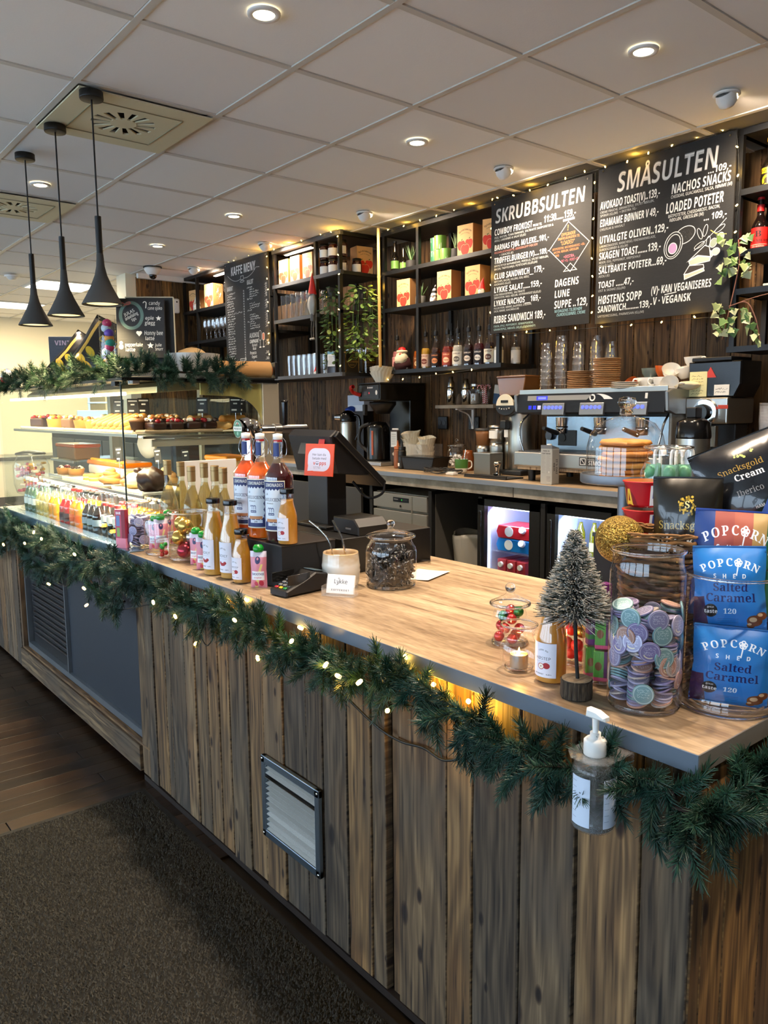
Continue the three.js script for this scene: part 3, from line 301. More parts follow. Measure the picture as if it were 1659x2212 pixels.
const board3 = canvas(760, 1020, (c, w, h) => {
  chalkGround(c, w, h, '#2d2c2b'); hand(c, 'KAFFE MENY', 120, 130, 84, 430, '#d6d4ce', 'bold 100px sans-serif', -0.05); c.strokeStyle = '#c9c6be'; c.lineWidth = 4; c.beginPath(); c.moveTo(60, 120); c.quadraticCurveTo(180, 215, 290, 180); c.stroke(); c.beginPath(); c.moveTo(350, 180); c.quadraticCurveTo(470, 190, 560, 110); c.lineTo(620, 115); c.stroke(); c.strokeRect(295, 155, 50, 34); c.beginPath(); c.ellipse(320, 205, 36, 8, 0, 0, 7); c.stroke();
  hand(c, 'VARMT', 40, 268, 44, 110, '#c9c6be'); hand(c, 'KALDT', 400, 250, 44, 110, '#c9c6be');
  for (let i = 0; i < 28; i++) { scrib(c, 40, 305 + i * 24, i === 8 ? 260 : rr(90, 150), 15, W1); hand(c, String(Math.floor(rr(38, 68))) + ',', 330, 303 + i * 24, 15, 24, W1); }
  for (let i = 0; i < 19; i++) { const y = 285 + i * 21; if (i === 6 || i === 11) continue; scrib(c, i % 5 ? 440 : 400, y, rr(70, 170), 14, W1); hand(c, '..' + Math.floor(rr(45, 79)), 690, y, 16, 44, W1); }
  hand(c, 'ALKOHOL', 420, 745, 46, 160, '#c9c6be'); hand(c, 'CAMPAGNE', 420, 795, 34, 150, W1); hand(c, 'Ruinart', 460, 828, 28, 90, W1); hand(c, 'Rosé', 470, 860, 28, 60, W1); hand(c, 'Prosecco', 420, 900, 30, 110, W1); hand(c, 'Organic', 450, 935, 26, 90, W1); hand(c, 'VIN/ØL', 420, 985, 24, 110, W1); for (const y of [800, 830, 905, 960]) hand(c, '..' + (y - 660), 680, y, 24, 60, W1);
  for (const [x, hh, col] of [[600, 90, '#2b2a29'], [655, 66, '#c8795c']]) { c.fillStyle = col; c.strokeStyle = W1; c.lineWidth = 4; c.beginPath(); c.roundRect(x - 18, 690 + (x > 620 ? 25 : 0), 36, hh, 16); c.fill(); c.stroke(); c.beginPath(); c.moveTo(x, 780); c.lineTo(x, 840); c.stroke(); disc(c, W1, x, 842, 18, 6); } hand(c, 'pose til', 260, 960, 20, 70, W1); c.strokeRect(250, 930, 100, 44); });
function menuBoard(name, label, map, w, h, x, y, z) { const b = T(name, label, 'menu board', [x, y, z]); M('chalk_panel', frontUV(bx(w, h, 0.012, 0.001), -w / 2, 0, w / 2, h), pic(map, 0.78), b); for (const sx of [-1, 1]) M('screw', cyl(0.005, 0.005, 0.004, 10), m.chrome, b, [sx * (w / 2 - 0.03), h - 0.02, 0.006], [PI / 2, 0, 0]); return b; }
menuBoard('menu_board', 'black chalk menu board headed SKRUBBSULTEN', board1, 0.735, 0.785, -3.053, 1.956, -3.655);
menuBoard('menu_board', 'black chalk menu board headed SMÅSULTEN, with an avocado drawing', board2, 0.752, 0.808, -2.272, 1.948, -3.655);
menuBoard('menu_board', 'tall grey chalk board headed KAFFE MENY', board3, 0.735, 0.9, -5.95, 1.86, -3.375);
// ---------- fairy lights: warm points round the boards and shelves ----------
function fairy(label, pts, step, hang = 0.012, extra = []) {
  const s = T('string_lights', label, 'string lights', pts[0]); const P = pts.map((p) => V3(...p).sub(V3(...pts[0]))), c = new THREE.CatmullRomCurve3(P, false, 'catmullrom', 0.1), L = c.getLength(), n = Math.max(2, Math.round(L / step));
  M('wire', new THREE.TubeGeometry(c, n * 4, 0.0016, 5), m.cable, s); const bg = lathe([[0.0001, 0.008], [0.0032, 0.006], [0.004, 0.001], [0.003, -0.005], [0.0001, -0.006]], 8);
  for (let i = 0; i < n; i++) { const p = c.getPointAt((i + 0.5) / n); M('bulb', bg, m.bulb, s, [p.x + rr(-0.006, 0.006), p.y + rr(-hang, hang), p.z + 0.008], [rr(-1, 1), 0, rr(-1, 1)]); }
  const K = Math.max(1, Math.round(L / 0.6)); for (let i = 0; i < K; i++) { const p = c.getPointAt((i + 0.5) / K), l = new THREE.PointLight(FAIRY, 0.05, 0, 2); l.position.set(p.x + pts[0][0], p.y + pts[0][1], p.z + pts[0][2] + 0.03); l.shadow.radius = 1; scene.add(l); }
  return s; }
fairy('warm fairy lights strung above the two menu boards', [[-3.42, 2.752, -3.64], [-3.05, 2.748, -3.64], [-2.67, 2.75, -3.64], [-2.3, 2.756, -3.64], [-1.9, 2.754, -3.64], [-1.88, 2.5, -3.665], [-1.89, 2.24, -3.665]], 0.13);
fairy('warm fairy lights hanging in the gap between the two menu boards', [[-2.668, 2.74, -3.65], [-2.668, 2.4, -3.65], [-2.668, 1.95, -3.65]], 0.1);
fairy('warm fairy lights along the lower edges of the menu boards', [[-3.4, 1.945, -3.66], [-3.05, 1.935, -3.66], [-2.67, 1.93, -3.66], [-2.3, 1.93, -3.66], [-1.93, 1.92, -3.66], [-1.91, 1.8, -3.665]], 0.17);
fairy('warm fairy lights along the top of the wide bottle shelf', [[-4.5, 2.762, -3.665], [-3.95, 2.762, -3.665], [-3.43, 2.762, -3.665], [-3.43, 2.3, -3.66], [-3.425, 2.0, -3.66]], 0.16);
fairy('warm fairy lights wound on the left edge of the wide bottle shelf', [[-4.52, 2.72, -3.66], [-4.53, 2.3, -3.66], [-4.52, 1.72, -3.66], [-4.0, 1.72, -3.66], [-3.5, 1.75, -3.66]], 0.17);
fairy('warm fairy lights over the tall rack beside the plants', [[-5.55, 2.757, -3.38], [-5.1, 2.757, -3.38], [-4.64, 2.757, -3.38], [-4.635, 2.3, -3.385], [-4.64, 1.75, -3.385]], 0.13);
fairy('warm fairy lights framing the tall coffee menu board', [[-6.32, 2.775, -3.36], [-5.95, 2.775, -3.36], [-5.575, 2.77, -3.36], [-5.572, 2.3, -3.36], [-5.57, 1.82, -3.36]], 0.085);
one('bamboo_pole', 'thin yellow bamboo pole standing in front of the two shelf racks', 'pole', lathe([[0.011, 0], [0.011, 0.29], [0.013, 0.3], [0.011, 0.31], [0.011, 0.6], [0.013, 0.61], [0.011, 0.62], [0.01, 0.93]], 10), std(0xc39a52, 0.45), [-4.29, 1.79, -3.47], [0, 0, 0.01]);
// ---------- things on the bar counter ----------
const face = (x, z, o = 0) => Math.atan2(-x, -z) + o;
function prof(r, h, rn, hb, hs, foot = 0.004) { const P = [[0.0001, 0], [r - foot, 0], [r, foot], [r, hb]]; for (let i = 1; i <= 7; i++) { const t = i / 7, e = t * t * (3 - 2 * t); P.push([r + (rn - r) * e, hb + (hs - hb) * t]); } P.push([rn, h]); return P; }
const cut = (P, y, k = 0.96) => { const o = []; for (let i = 0; i < P.length; i++) { if (P[i][1] <= y) o.push([Math.max(0.0001, P[i][0] * k - 0.0003), Math.max(0.0015, P[i][1])]); else { const a = P[i - 1], b = P[i], t = (y - a[1]) / (b[1] - a[1] || 1); o.push([(a[0] + (b[0] - a[0]) * t) * k, y]); break; } } o.push([0.0001, o[o.length - 1][1]]); return o; };
const juice = (c) => phy(c, 0.28, { clearcoat: 0.8, clearcoatRoughness: 0.05, transmission: 0.25, thickness: 0 });
const lab = (r, h, ang, seg = 14) => new THREE.CylinderGeometry(r, r, h, seg, 1, true, -ang / 2, ang);
function bottle(name, label, cat, p, ry, o, group) {
  const b = T(name, label, cat, p, ry, group), P = prof(o.r, o.h, o.rn, o.hb, o.hs); M('glass', lathe(P, 22), o.glass ?? m.glass, b);
  if (o.liq) M('liquid', lathe(cut(P, o.lv ?? o.hs), 22), o.liq, b);
  if (o.cap) M('cap', lathe([[o.rn + 0.001, 0], [o.rn + 0.0025, 0.001], [o.rn + 0.0025, o.ch - 0.002], [o.rn, o.ch], [0.0001, o.ch]], 20), o.cap, b, [0, o.h - o.ch * 0.6, 0]);
  if (o.label) M('label', lab(o.r + 0.0008, o.lh, o.la), o.label, b, [0, o.ly + o.lh / 2, 0], [0, o.lt ?? 0, 0]);
  return b; }
const appleJ = juice(0xd29c2c), appleJ2 = juice(0xd6962c);
const jl = (name, fruit) => canvas(256, 360, (c, w, h) => { fill(c, '#e6e4ee', 0, 0, w, h); c.fillStyle = '#b9b0b4'; c.save(); c.translate(128, 150); arcText(c, '  SIDERI ROS ', 0, 0, 80, 20, '#777', 1.6); c.restore(); txt(c, name, 128, 160, 44, '#3c3c44', '', 'sans-serif'); fill(c, '#9a98a2', 60, 195, 136, 2); if (fruit) for (const [x, y] of [[90, 248], [128, 262], [165, 246], [110, 262], [148, 260]]) { disc(c, '#a3161c', x, y, 22, 18); disc(c, '#d9403c', x - 6, y - 6, 7, 5); } else { disc(c, '#a81c22', 165, 235, 34, 32); disc(c, '#f6efe2', 112, 245, 30, 30); disc(c, '#a81c22', 112, 245, 33, 33); disc(c, '#f3e9d8', 112, 245, 27, 27); disc(c, '#6b3a22', 112, 245, 5, 9); } txt(c, 'EPLEMOST', 90, 325, 20, '#444'); txt(c, '0,25 L', 190, 325, 18, '#444'); });
const tallLabel = pic(jl('SKOVLY', true), 0.55), smallLabel = pic(jl('HØSTEP', false), 0.55);
const bigJuice = (lb, p, ry) => bottle('juice_bottle', lb, 'bottle', p, ry, { r: 0.0385, h: 0.25, rn: 0.021, hb: 0.115, hs: 0.222, liq: appleJ, lv: 0.212, cap: m.blackGloss, ch: 0.017, label: tallLabel, lh: 0.1, la: 1.75, ly: 0.022 });
const smallJuice = (lb, p, ry) => bottle('juice_bottle', lb, 'bottle', p, ry, { r: 0.0315, h: 0.166, rn: 0.0195, hb: 0.078, hs: 0.142, liq: appleJ2, lv: 0.14, cap: m.blackGloss, ch: 0.017, label: smallLabel, lh: 0.07, la: 1.75, ly: 0.014 });
bigJuice('left of the two tall juice bottles with cherry labels on the bar', [-2.37, CT, -1.193], 0.15); bigJuice('right of the two tall juice bottles with cherry labels on the bar', [-2.28, CT, -1.208], 0.2);
smallJuice('small apple juice bottle beside the two tall ones on the bar', [-2.194, CT, -1.198], 0.15); smallJuice('small apple juice bottle on the black riser before the lemonades', [-2.038, 1.0865, -1.275], 0.2); smallJuice('small orange apple juice bottle beside the frosted little tree', [-0.968, CT, -1.219], 0.1);
// black riser with three swing top lemonades
{ const r = T('display_riser', 'black wooden riser box carrying the swing top lemonade bottles', 'riser', [-2.187, CT, -1.335]); M('box_body', bx(0.35, 0.135, 0.2, 0.002), m.blackMat, r); M('top_board', lift(bx(0.352, 0.004, 0.202, 0.001), 0, 0.1312), std(0x1e1712, 0.5), r); }
const lemonLabel = pic(canvas(300, 420, (c, w, h) => { fill(c, '#f1ead2', 0, 0, w, h); fill(c, '#1c2a63', 8, 10, w - 16, h - 20); txt(c, 'LIMONADES', 160, 36, 40, '#e9e7dd'); c.fillStyle = '#e4e9ef'; c.beginPath(); c.moveTo(26, 70); for (let i = 0; i <= 12; i++) c.lineTo(26 + i * 21, 66 + (i % 2) * 16); for (let i = 0; i <= 10; i++) c.lineTo(270 - (i % 2) * 16, 80 + i * 26); for (let i = 12; i >= 0; i--) c.lineTo(26 + i * 21, 352 - (i % 3) * 14); c.closePath(); c.fill(); c.beginPath(); txt(c, 'LA', 70, 112, 24, '#2a2a33'); txt(c, 'GOULUCIENNE', 150, 158, 36, '#23263a', 'bold', 'serif'); txt(c, 'ARTISANALES', 110, 188, 15, '#555'); c.strokeStyle = '#223066'; c.lineWidth = 6; for (const x of [96, 122, 148]) { c.beginPath(); c.arc(x, 240, 13, PI, 2 * PI); c.lineTo(x + 13, 262); c.stroke(); } fill(c, '#1c2a63', 86, 268, 80, 20); txt(c, 'DEPUIS 1856', 126, 279, 11, '#fff'); fill(c, '#c9824a', 60, 318, 180, 26); fill(c, '#d9dde4', 80, 350, 160, 26); txt(c, 'JURA', 158, 364, 18, '#223'); }), 0.5);
function lemonade(label, p, col) {
  const b = T('lemonade_bottle', label, 'bottle', p, 0.55), P = prof(0.0455, 0.315, 0.0135, 0.2, 0.262, 0.006); M('glass', lathe(P, 28), m.glass, b); M('liquid', lathe(cut(P, 0.246), 28), phy(col, 0.12, { clearcoat: 1, clearcoatRoughness: 0.03 }), b);
  M('label', lab(0.0463, 0.158, 1.75), lemonLabel, b, [0, 0.115, 0]); const st = M('stopper', lathe([[0.0001, 0], [0.013, 0], [0.015, 0.004], [0.015, 0.018], [0.0001, 0.021]], 18), m.white, b, [0, 0.318, 0]); M('seal', cyl(0.0135, 0.0135, 0.006, 16), m.red, st, [0, -0.006, 0]);
  M('wire_bail', join(...[-1, 1].map((s) => tube([[s * 0.016, 0.322, 0], [s * 0.021, 0.3, 0.008], [s * 0.019, 0.284, 0.014], [s * 0.015, 0.27, 0.012], [s * 0.014, 0.275, 0]], 0.0013)), tube([[-0.016, 0.27, 0.01], [0, 0.262, 0.022], [0.016, 0.27, 0.01]], 0.0013), tube([[0.016, 0.327, 0], [0.026, 0.31, -0.004], [0.024, 0.27, -0.006], [0.016, 0.262, 0]], 0.0013)), m.chrome, b); M('neck_label', lab(0.0152, 0.042, 2.2), std(0x2a3c78, 0.5), b, [0, 0.288, 0], [0, -0.4, 0]); }
lemonade('left orange lemonade bottle with swing top, farthest on the riser', [-2.305, 1.0865, -1.288], 0xee5a08); lemonade('middle orange lemonade bottle with swing top on the riser', [-2.205, 1.0865, -1.283], 0xf26a0a); lemonade('dark red lemonade bottle with swing top nearest the till', [-2.106, 1.0865, -1.289], 0x3d060a);
// sparkling juice bottles with gold caps
{ const gl = new THREE.MeshPhysicalMaterial({ color: 0xeef0e0, roughness: 0.03, transmission: 1, thickness: 0 }), capm = std(0xa3875a, 0.4, 0.7), lq = [phy(0xe9dcb8, 0.06, { clearcoat: 1, transmission: 0.92, thickness: 0 }), phy(0xe8d9c0, 0.08, { clearcoat: 1, transmission: 0.85, thickness: 0 })];
  const pos = [[-2.99, -1.31, 0.352], [-3.03, -1.385, 0.34], [-2.806, -1.325, 0.336], [-2.895, -1.423, 0.34], [-2.738, -1.39, 0.338], [-2.623, -1.365, 0.338]], labs = ['clear gold capped bottle with an orange label, leftmost of six', 'second from left of the six gold capped bottles behind the jars', 'third from left of the six gold capped bottles, nearest the glass bowl', 'fourth from left of the six gold capped bottles, standing at the back', 'fifth from left of the six gold capped bottles', 'rightmost of the six gold capped bottles, next to the lemonades'];
  pos.forEach(([x, z, h], i) => { const b = T('wine_bottle', labs[i], 'bottle', [x, CT, z], face(x, z, -0.3), 'gold capped bottles behind the jars'); const P = prof(0.038, h - 0.03, 0.0135, 0.16, 0.27); M('glass', lathe(P, 24), gl, b); M('liquid', lathe(cut(P, 0.26), 24), lq[i ? 0 : 1], b); const c = M('cap', lathe([[0.0155, 0], [0.016, 0.002], [0.0165, 0.058], [0.016, 0.06], [0.0001, 0.061]], 18), capm, b, [0, h - 0.061, 0]); M('cap_ring', lathe([[0.0166, 0], [0.0172, 0.001], [0.0166, 0.002]], 18), std(0x7d6640, 0.4, 0.7), c, [0, 0.04, 0]); if (!i) M('label', lab(0.0388, 0.09, 2.2), std(0xd8541c, 0.6), b, [0, 0.1, 0]); }); }
// glass jars
const rim = (r, y, t = 0.003) => lift(new THREE.TorusGeometry(r, t, 8, 36).rotateX(PI / 2), 0, y, 0);
const glassWall = (pts, r, y, b = 36) => { const g = lathe(pts, b); g.userData.rim = join(rim(r, y, Math.min(0.003, r * 0.06)), rim(pts[1][0], pts[1][1] + 0.003, Math.min(0.004, r * 0.07))); return g; };
const coinCols = ['#8884a6', '#a19db8', '#74979a', '#bd9180', '#aea29a', '#8377a0'];
const coinNames = ['lilac', 'pale grey lilac', 'teal', 'copper', 'beige', 'violet'];
const coinMat = coinCols.map((col, k) => pic(canvas(96, 96, (c, w, h) => { fill(c, col, 0, 0, w, h); c.strokeStyle = 'rgba(255,255,255,0.55)'; c.lineWidth = 3; c.beginPath(); c.arc(48, 48, 41, 0, 7); c.stroke(); c.lineWidth = 2.5; for (let i = 0; i < 4; i++) scrib(c, 22, 40 + i * 11, 50, 9, 'rgba(255,255,255,0.5)'); if (k % 2) { c.beginPath(); c.arc(48, 48, 28, 3.6, 5.2); c.strokeStyle = 'rgba(250,235,190,0.9)'; c.lineWidth = 5; c.stroke(); } }), 0.4, { metalness: 0.25 }));
const coinGeo = (() => { const g = lathe([[0.0001, -0.002], [0.0175, -0.002], [0.019, -0.0012], [0.019, 0.0012], [0.0175, 0.002], [0.0001, 0.002]], 20), P = g.attributes.position, U = g.attributes.uv; for (let i = 0; i < P.count; i++) U.setXY(i, 0.5 + P.getX(i) / 0.038, 0.5 + P.getZ(i) / 0.038); return g; })();
function coinJar(label, p, r, h, n, mats, grp, clab, fillH) {
  const j = T('glass_jar', label, 'jar', p); M('jar_body', glassWall([[0.0001, 0.004], [r - 0.006, 0.003], [r, 0.012], [r, h * 0.86], [r * 0.93, h * 0.92], [r * 0.93, h * 0.97], [r * 0.97, h]], r * 0.96, h - 0.002), m.glass, j);
  const add = (x, y, z, rot, order) => { const c = M(numbered('chocolate_coin'), coinGeo, mats[Math.floor(rnd() * mats.length)], scene, [p[0] + x, p[1] + y, p[2] + z]); if (order) c.rotation.order = order; c.rotation.set(...rot); const cc = coinNames[coinMat.indexOf(c.material)]; tag(c, cc + ' foil chocolate coin in ' + clab, 'chocolate coin', cc + ' ' + grp); };
  const cols = [[0, 0]], R = r - 0.0235, k = R > 0.03 ? 6 : 4; for (let i = 0; i < k; i++) cols.push([Math.sin(i / k * 6.283 + 0.4) * R, Math.cos(i / k * 6.283 + 0.4) * R]);
  cols.forEach(([x, z]) => { let y = 0.016, tx = 0, tz = 0, left = 0, dx = 0, dz = 0; const top = fillH * rr(0.86, 1.08); while (y < top) { if (left-- <= 0) { left = Math.floor(rr(3, 8)); const t = rr(-0.6, 0.6); tx = t * (Math.abs(z) / (r || 1) + 0.3); tz = rr(-0.35, 0.35); dx = rr(-0.003, 0.003); dz = rr(-0.003, 0.003); y += 0.004; } add(x + dx, y, z + dz, [tx, rr(0, 6), tz]); y += 0.0047 / Math.max(0.7, Math.cos(tx)); } });
  for (let i = 0; i < n; i++) { const a = i * 2.4 + 0.2, rd = r - 0.0052; add(Math.sin(a) * rd, rr(0.03, fillH * 0.98), Math.cos(a) * rd, [PI / 2 + rr(-0.14, 0.14), a, 0], 'YXZ'); } }
coinJar('small open glass jar of silver lilac chocolate coins beside the display case', [-3.03, CT, -1.2], 0.05, 0.19, 12, coinMat.slice(0, 2), 'coins in the left jar', 'the jar beside the display case', 0.125);
coinJar('tall open glass jar filled with pastel chocolate coins by the hand sanitizer', [-0.773, CT, -1.242], 0.066, 0.292, 40, coinMat, 'coins in the tall jar', 'the tall jar by the sanitizer', 0.185);
// squeezable fruit pouches
const pouchFace = pic(canvas(160, 260, (c, w, h) => { fill(c, '#dd8b9a', 0, 0, w, h); fill(c, '#e6d9e4', 0, 0, w, 40); disc(c, '#29265c', 80, 62, 26, 26); disc(c, '#dd8b9a', 80, 52, 10); c.fillStyle = '#e6d27c'; c.beginPath(); c.moveTo(110, 90); c.lineTo(130, 90); c.lineTo(70, 260); c.lineTo(40, 260); c.fill(); fill(c, '#eef0f4', 18, 140, 124, 62); txt(c, 'SMOOTHIE', 80, 160, 24, '#2b2d60'); txt(c, 'bringebær', 80, 184, 17, '#c6566c', ''); disc(c, '#c4334b', 110, 225, 22); disc(c, '#d6546a', 60, 230, 18); }), 0.4);
function pillow(w, h, t, n = 10, crimp = 0.0) { const g = [], mk = (s) => { const q = new THREE.PlaneGeometry(w, h, n, n), P = q.attributes.position; for (let i = 0; i < P.count; i++) { const u = P.getX(i) / w * 2, v = P.getY(i) / h * 2, e = Math.pow(Math.max(0, 1 - Math.pow(Math.abs(u), 2.6)), 0.6) * Math.pow(Math.max(0, 1 - Math.pow(Math.min(1, Math.abs(v) / (1 - crimp)), 2.4)), 0.6); P.setZ(i, s * (t / 2 * e + 0.0006) + (0.007 * fb3(u * 2.4 + w * 90, v * 2.4, s) + 0.0035 * fb3(u * 7, v * 9 + w * 50, s)) * Math.sqrt(e)); P.setX(i, P.getX(i) * (1 - 0.06 * Math.pow(1 - Math.abs(v), 2)) ); } if (s < 0) { const I = q.index.array; for (let i = 0; i < I.length; i += 3) { const a = I[i]; I[i] = I[i + 1]; I[i + 1] = a; } const U = q.attributes.uv; for (let i = 0; i < U.count; i++) U.setX(i, 1 - U.getX(i)); } q.computeVertexNormals(); return q; }; g.push(mk(1), mk(-1)); return lift(join(g), 0, h / 2, 0); }
const pouchGeo = pillow(0.052, 0.115, 0.026, 8), capGeo = lathe([[0.0001, 0], [0.0125, 0], [0.0165, 0.004], [0.017, 0.013], [0.012, 0.022], [0.0001, 0.024]], 14), green = std(0x0f8a2a, 0.3);
function pouch(label, p, ry, group) { const q = T('fruit_pouch', label, 'pouch', p, ry, group); M('pouch_body', pouchGeo, pouchFace, q); M('screw_cap', capGeo, green, q, [0, 0.112, 0]); return q; }
pouch('pink fruit pouch with green cap, left of the tall juice bottles', [-2.555, CT, -1.215], 0.6); pouch('pink fruit pouch with green cap half hidden by the first tall juice bottle', [-2.462, CT, -1.197], 0.9); pouch('pink fruit pouch with green cap beside the card terminal', [-2.09, CT, -1.199], 0.75);
{ const j = T('glass_jar', 'wide open glass jar holding upright fruit pouches with green caps', 'jar', [-2.86, CT, -1.218]); M('jar_body', glassWall([[0.0001, 0.004], [0.06, 0.003], [0.066, 0.014], [0.066, 0.125], [0.05, 0.145], [0.052, 0.15], [0.064, 0.158]], 0.064, 0.158), m.glass, j);
  for (const [dx, dz, y, a, l] of [[-0.015, 0.02, 0.045, 0.8, 'first'], [0.022, 0.012, 0.052, 1.2, 'second'], [0.005, -0.025, 0.062, 1.7, 'third']]) pouch(l + ' fruit pouch standing in the wide glass jar', [-2.86 + dx, CT + y - 0.03, -1.218 + dz], a, 'pouches in the jar'); }
{ const c = T('glass_cup', 'small clear cup with red and green candy balls', 'cup', [-2.765, CT, -1.182]); M('cup_body', glassWall([[0.0001, 0.002], [0.018, 0.002], [0.023, 0.07]], 0.023, 0.07, 20), m.glass, c); const rb = new THREE.SphereGeometry(0.0085, 14, 10); [[0, 0.013, 0.006, 1], [0.009, 0.02, -0.006, 1], [-0.009, 0.026, 0.002, 1], [0.008, 0.042, 0.007, 0], [-0.008, 0.044, 0.004, 0], [0, 0.05, -0.008, 0]].forEach(([x, y, z, k]) => one('candy_ball', (k ? 'red' : 'green') + ' foil candy ball in the small cup', 'candy', rb, k ? m.red : green, [-2.765 + x, CT + y, -1.182 + z], [0, 0, 0], (k ? 'red' : 'green') + ' balls in the small cup')); }
{ const b = T('glass_bowl', 'open cylindrical glass vase of large foil chocolate balls', 'vase', [-2.654, CT, -1.233]); M('vase_body', glassWall([[0.0001, 0.012], [0.066, 0.01], [0.069, 0.02], [0.072, 0.18]], 0.072, 0.18), m.glass, b);
  const ball = lump(0.028, 0.06, 5, 1, 3, 2), mats = [std(0xd9b45c, 0.25, 0.9), std(0xc8c0bc, 0.2, 0.95), std(0xa83442, 0.25, 0.8)]; const cn = ['gold', 'silver', 'red']; [[0.028, 0.043, 0.03, 2], [0.034, 0.043, -0.025, 1], [-0.03, 0.043, 0.0, 2], [0.0, 0.088, 0.036, 0], [0.034, 0.09, 0.0, 1], [-0.025, 0.09, -0.026, 0], [0.02, 0.132, 0.02, 0], [-0.028, 0.136, 0.012, 0]].forEach(([x, y, z, k]) => one('foil_ball', cn[k] + ' foil chocolate ball in the glass vase', 'chocolate ball', ball, mats[k], [-2.654 + x, CT + y, -1.233 + z], [rr(0, 3), rr(0, 3), 0], cn[k] + ' balls in the vase')); }
one('snack_pack', 'narrow pink snack carton standing at the corner of the display case', 'pack', frontUV(bx(0.05, 0.155, 0.022, 0.002), -0.025, 0, 0.025, 0.155), pic(canvas(96, 256, (c, w, h) => { fill(c, '#c7425c', 0, 0, w, h); fill(c, '#8f1f30', 60, 0, 36, h); fill(c, '#6f86b8', 12, 40, 34, 70); fill(c, '#89a85a', 14, 120, 30, 60); fill(c, '#ee8a9c', 0, 190, w, 66); txt(c, 'BAR', 34, 24, 24, '#fff'); }), 0.5), [-3.055, CT + 0.005, -1.137], [0, 0.5, 0]);
// till
{ const d = T('cash_drawer', 'black metal cash drawer under the till', 'cash drawer', [-2.265, CT, -1.69]); M('drawer_body', bx(0.42, 0.123, 0.4, 0.004), m.black, d); M('drawer_front', lift(bx(0.4, 0.09, 0.006, 0.002), 0, 0.015, -0.202), m.dark, d);
  const p = T('receipt_printer', 'squat black receipt printer beside the till column', 'printer', [-2.135, 1.0745, -1.63]); M('printer_body', ext([[-0.07, 0], [0.075, 0], [0.075, 0.03], [0.05, 0.055], [-0.07, 0.055]], 0.13, 0.004), m.black, p, [0, 0, -0.065]); M('badge', bc(0.03, 0.006, 0.002), m.grey, p, [0.02, 0.02, 0.066]);
  const t = T('till', 'black touchscreen till seen from behind on a square column', 'till', [-2.345, 1.0745, -1.66]); M('base_plate', bx(0.2, 0.012, 0.19, 0.004), m.black, t); M('column', lift(bx(0.125, 0.24, 0.085, 0.004), 0, 0.01, 0.02), std(0x121214, 0.5), t);
  const S = m.black, hous = [[0.07, 0.352], [0.098, 0.33], [0.09, 0.3], [0.062, 0.2], [-0.02, 0.19], [-0.1, 0.185]].map(([z, y]) => [-z, y]); const hg = ext(hous, 0.27, 0.004); hg.rotateY(PI / 2); M('housing', lift(hg, -0.135, 0, 0), std(0x19191b, 0.42), t);
  const sl = M('screen_frame', bc(0.3, 0.285, 0.028, 0.006), std(0x101012, 0.4), t, [0, 0.2455, -0.028], [0.84, 0, 0]); M('screen_glass', bc(0.27, 0.225, 0.003, 0.001), std(0x0a0c10, 0.1), sl, [0, 0, -0.0145]); M('vent_panel', bc(0.1, 0.045, 0.004), m.dark, t, [-0.01, 0.285, 0.096], [-0.35, 0, 0]); M('red_tag', bc(0.036, 0.05, 0.002), m.red, t, [0.082, 0.308, 0.097], [-0.2, 0, 0]);
  M('cable', tube([[0.05, 0.16, -0.06], [0.09, 0.1, -0.1], [0.14, 0.12, -0.13], [0.15, 0.16, -0.13]], 0.005), m.black, t);
  const sg = T('payment_sign', 'orange red square mobile payment sign hung on the till', 'sign', [-2.245, 1.268, -1.535], 0.3); M('sign_card', frontUV(bx(0.126, 0.112, 0.004, 0.001), -0.063, 0, 0.063, 0.112), pic(canvas(320, 300, (c, w, h) => { fill(c, '#e0532d', 0, 0, w, h); c.fillStyle = '#d9dcf0'; c.beginPath(); c.roundRect(34, 40, 250, 215, 80); c.fill(); c.beginPath(); c.moveTo(40, 200); c.lineTo(34, 256); c.lineTo(110, 250); c.fill(); txt(c, 'Her kan du', 158, 100, 31, '#2f3350', ''); txt(c, 'betale med', 162, 135, 31, '#2f3350', ''); txt(c, 'v', 108, 180, 46, '#c5493a', 'bold'); c.strokeStyle = '#2f3350'; c.lineWidth = 7; c.beginPath(); c.arc(140, 176, 14, 0.3, 2.8); c.stroke(); disc(c, '#2f3350', 132, 166, 4); disc(c, '#2f3350', 149, 166, 4); txt(c, 'pps', 202, 180, 46, '#c5493a', 'bold'); txt(c, '57790', 140, 222, 29, '#8a8ca6', ''); }), 0.5), sg, [0, 0, 0], [-0.12, 0, 0]); }
// card terminal
{ const t = T('card_terminal', 'black card payment terminal with red yellow and green keys', 'card terminal', [-1.955, CT, -1.262], 0.12); const pr = [[0.085, 0.004], [0.085, 0.02], [0.01, 0.045], [-0.03, 0.062], [-0.085, 0.05], [-0.085, 0.004]].map(([z, y]) => [-z, y]); const g = ext(pr, 0.08, 0.004); g.rotateY(PI / 2); M('terminal_body', lift(g, -0.04, 0, 0), m.black, t);
  M('privacy_shield', join(lift(bc(0.003, 0.03, 0.085, 0.001), -0.037, 0.05, 0.035), lift(bc(0.003, 0.03, 0.085, 0.001), 0.037, 0.05, 0.035)), m.blackGloss, t); M('display', bc(0.055, 0.002, 0.036), std(0x5d7078, 0.15), t, [0, 0.0615, -0.055], [-0.2, 0, 0]);
  const k = bc(0.014, 0.004, 0.009, 0.002); for (let r = 0; r < 4; r++) for (let c = 0; c < 3; c++) M('key', k, [m.grey, m.grey, m.grey][c], t, [-0.02 + c * 0.02, 0.046 - r * 0.0052, 0.016 + r * 0.014], [0.33, 0, 0]); [0xb5202a, 0xd8b51c, 0x1f8a3c].forEach((c, i) => M('key', k, std(c, 0.4), t, [-0.02 + i * 0.02, 0.026, 0.073], [0.33, 0, 0])); }
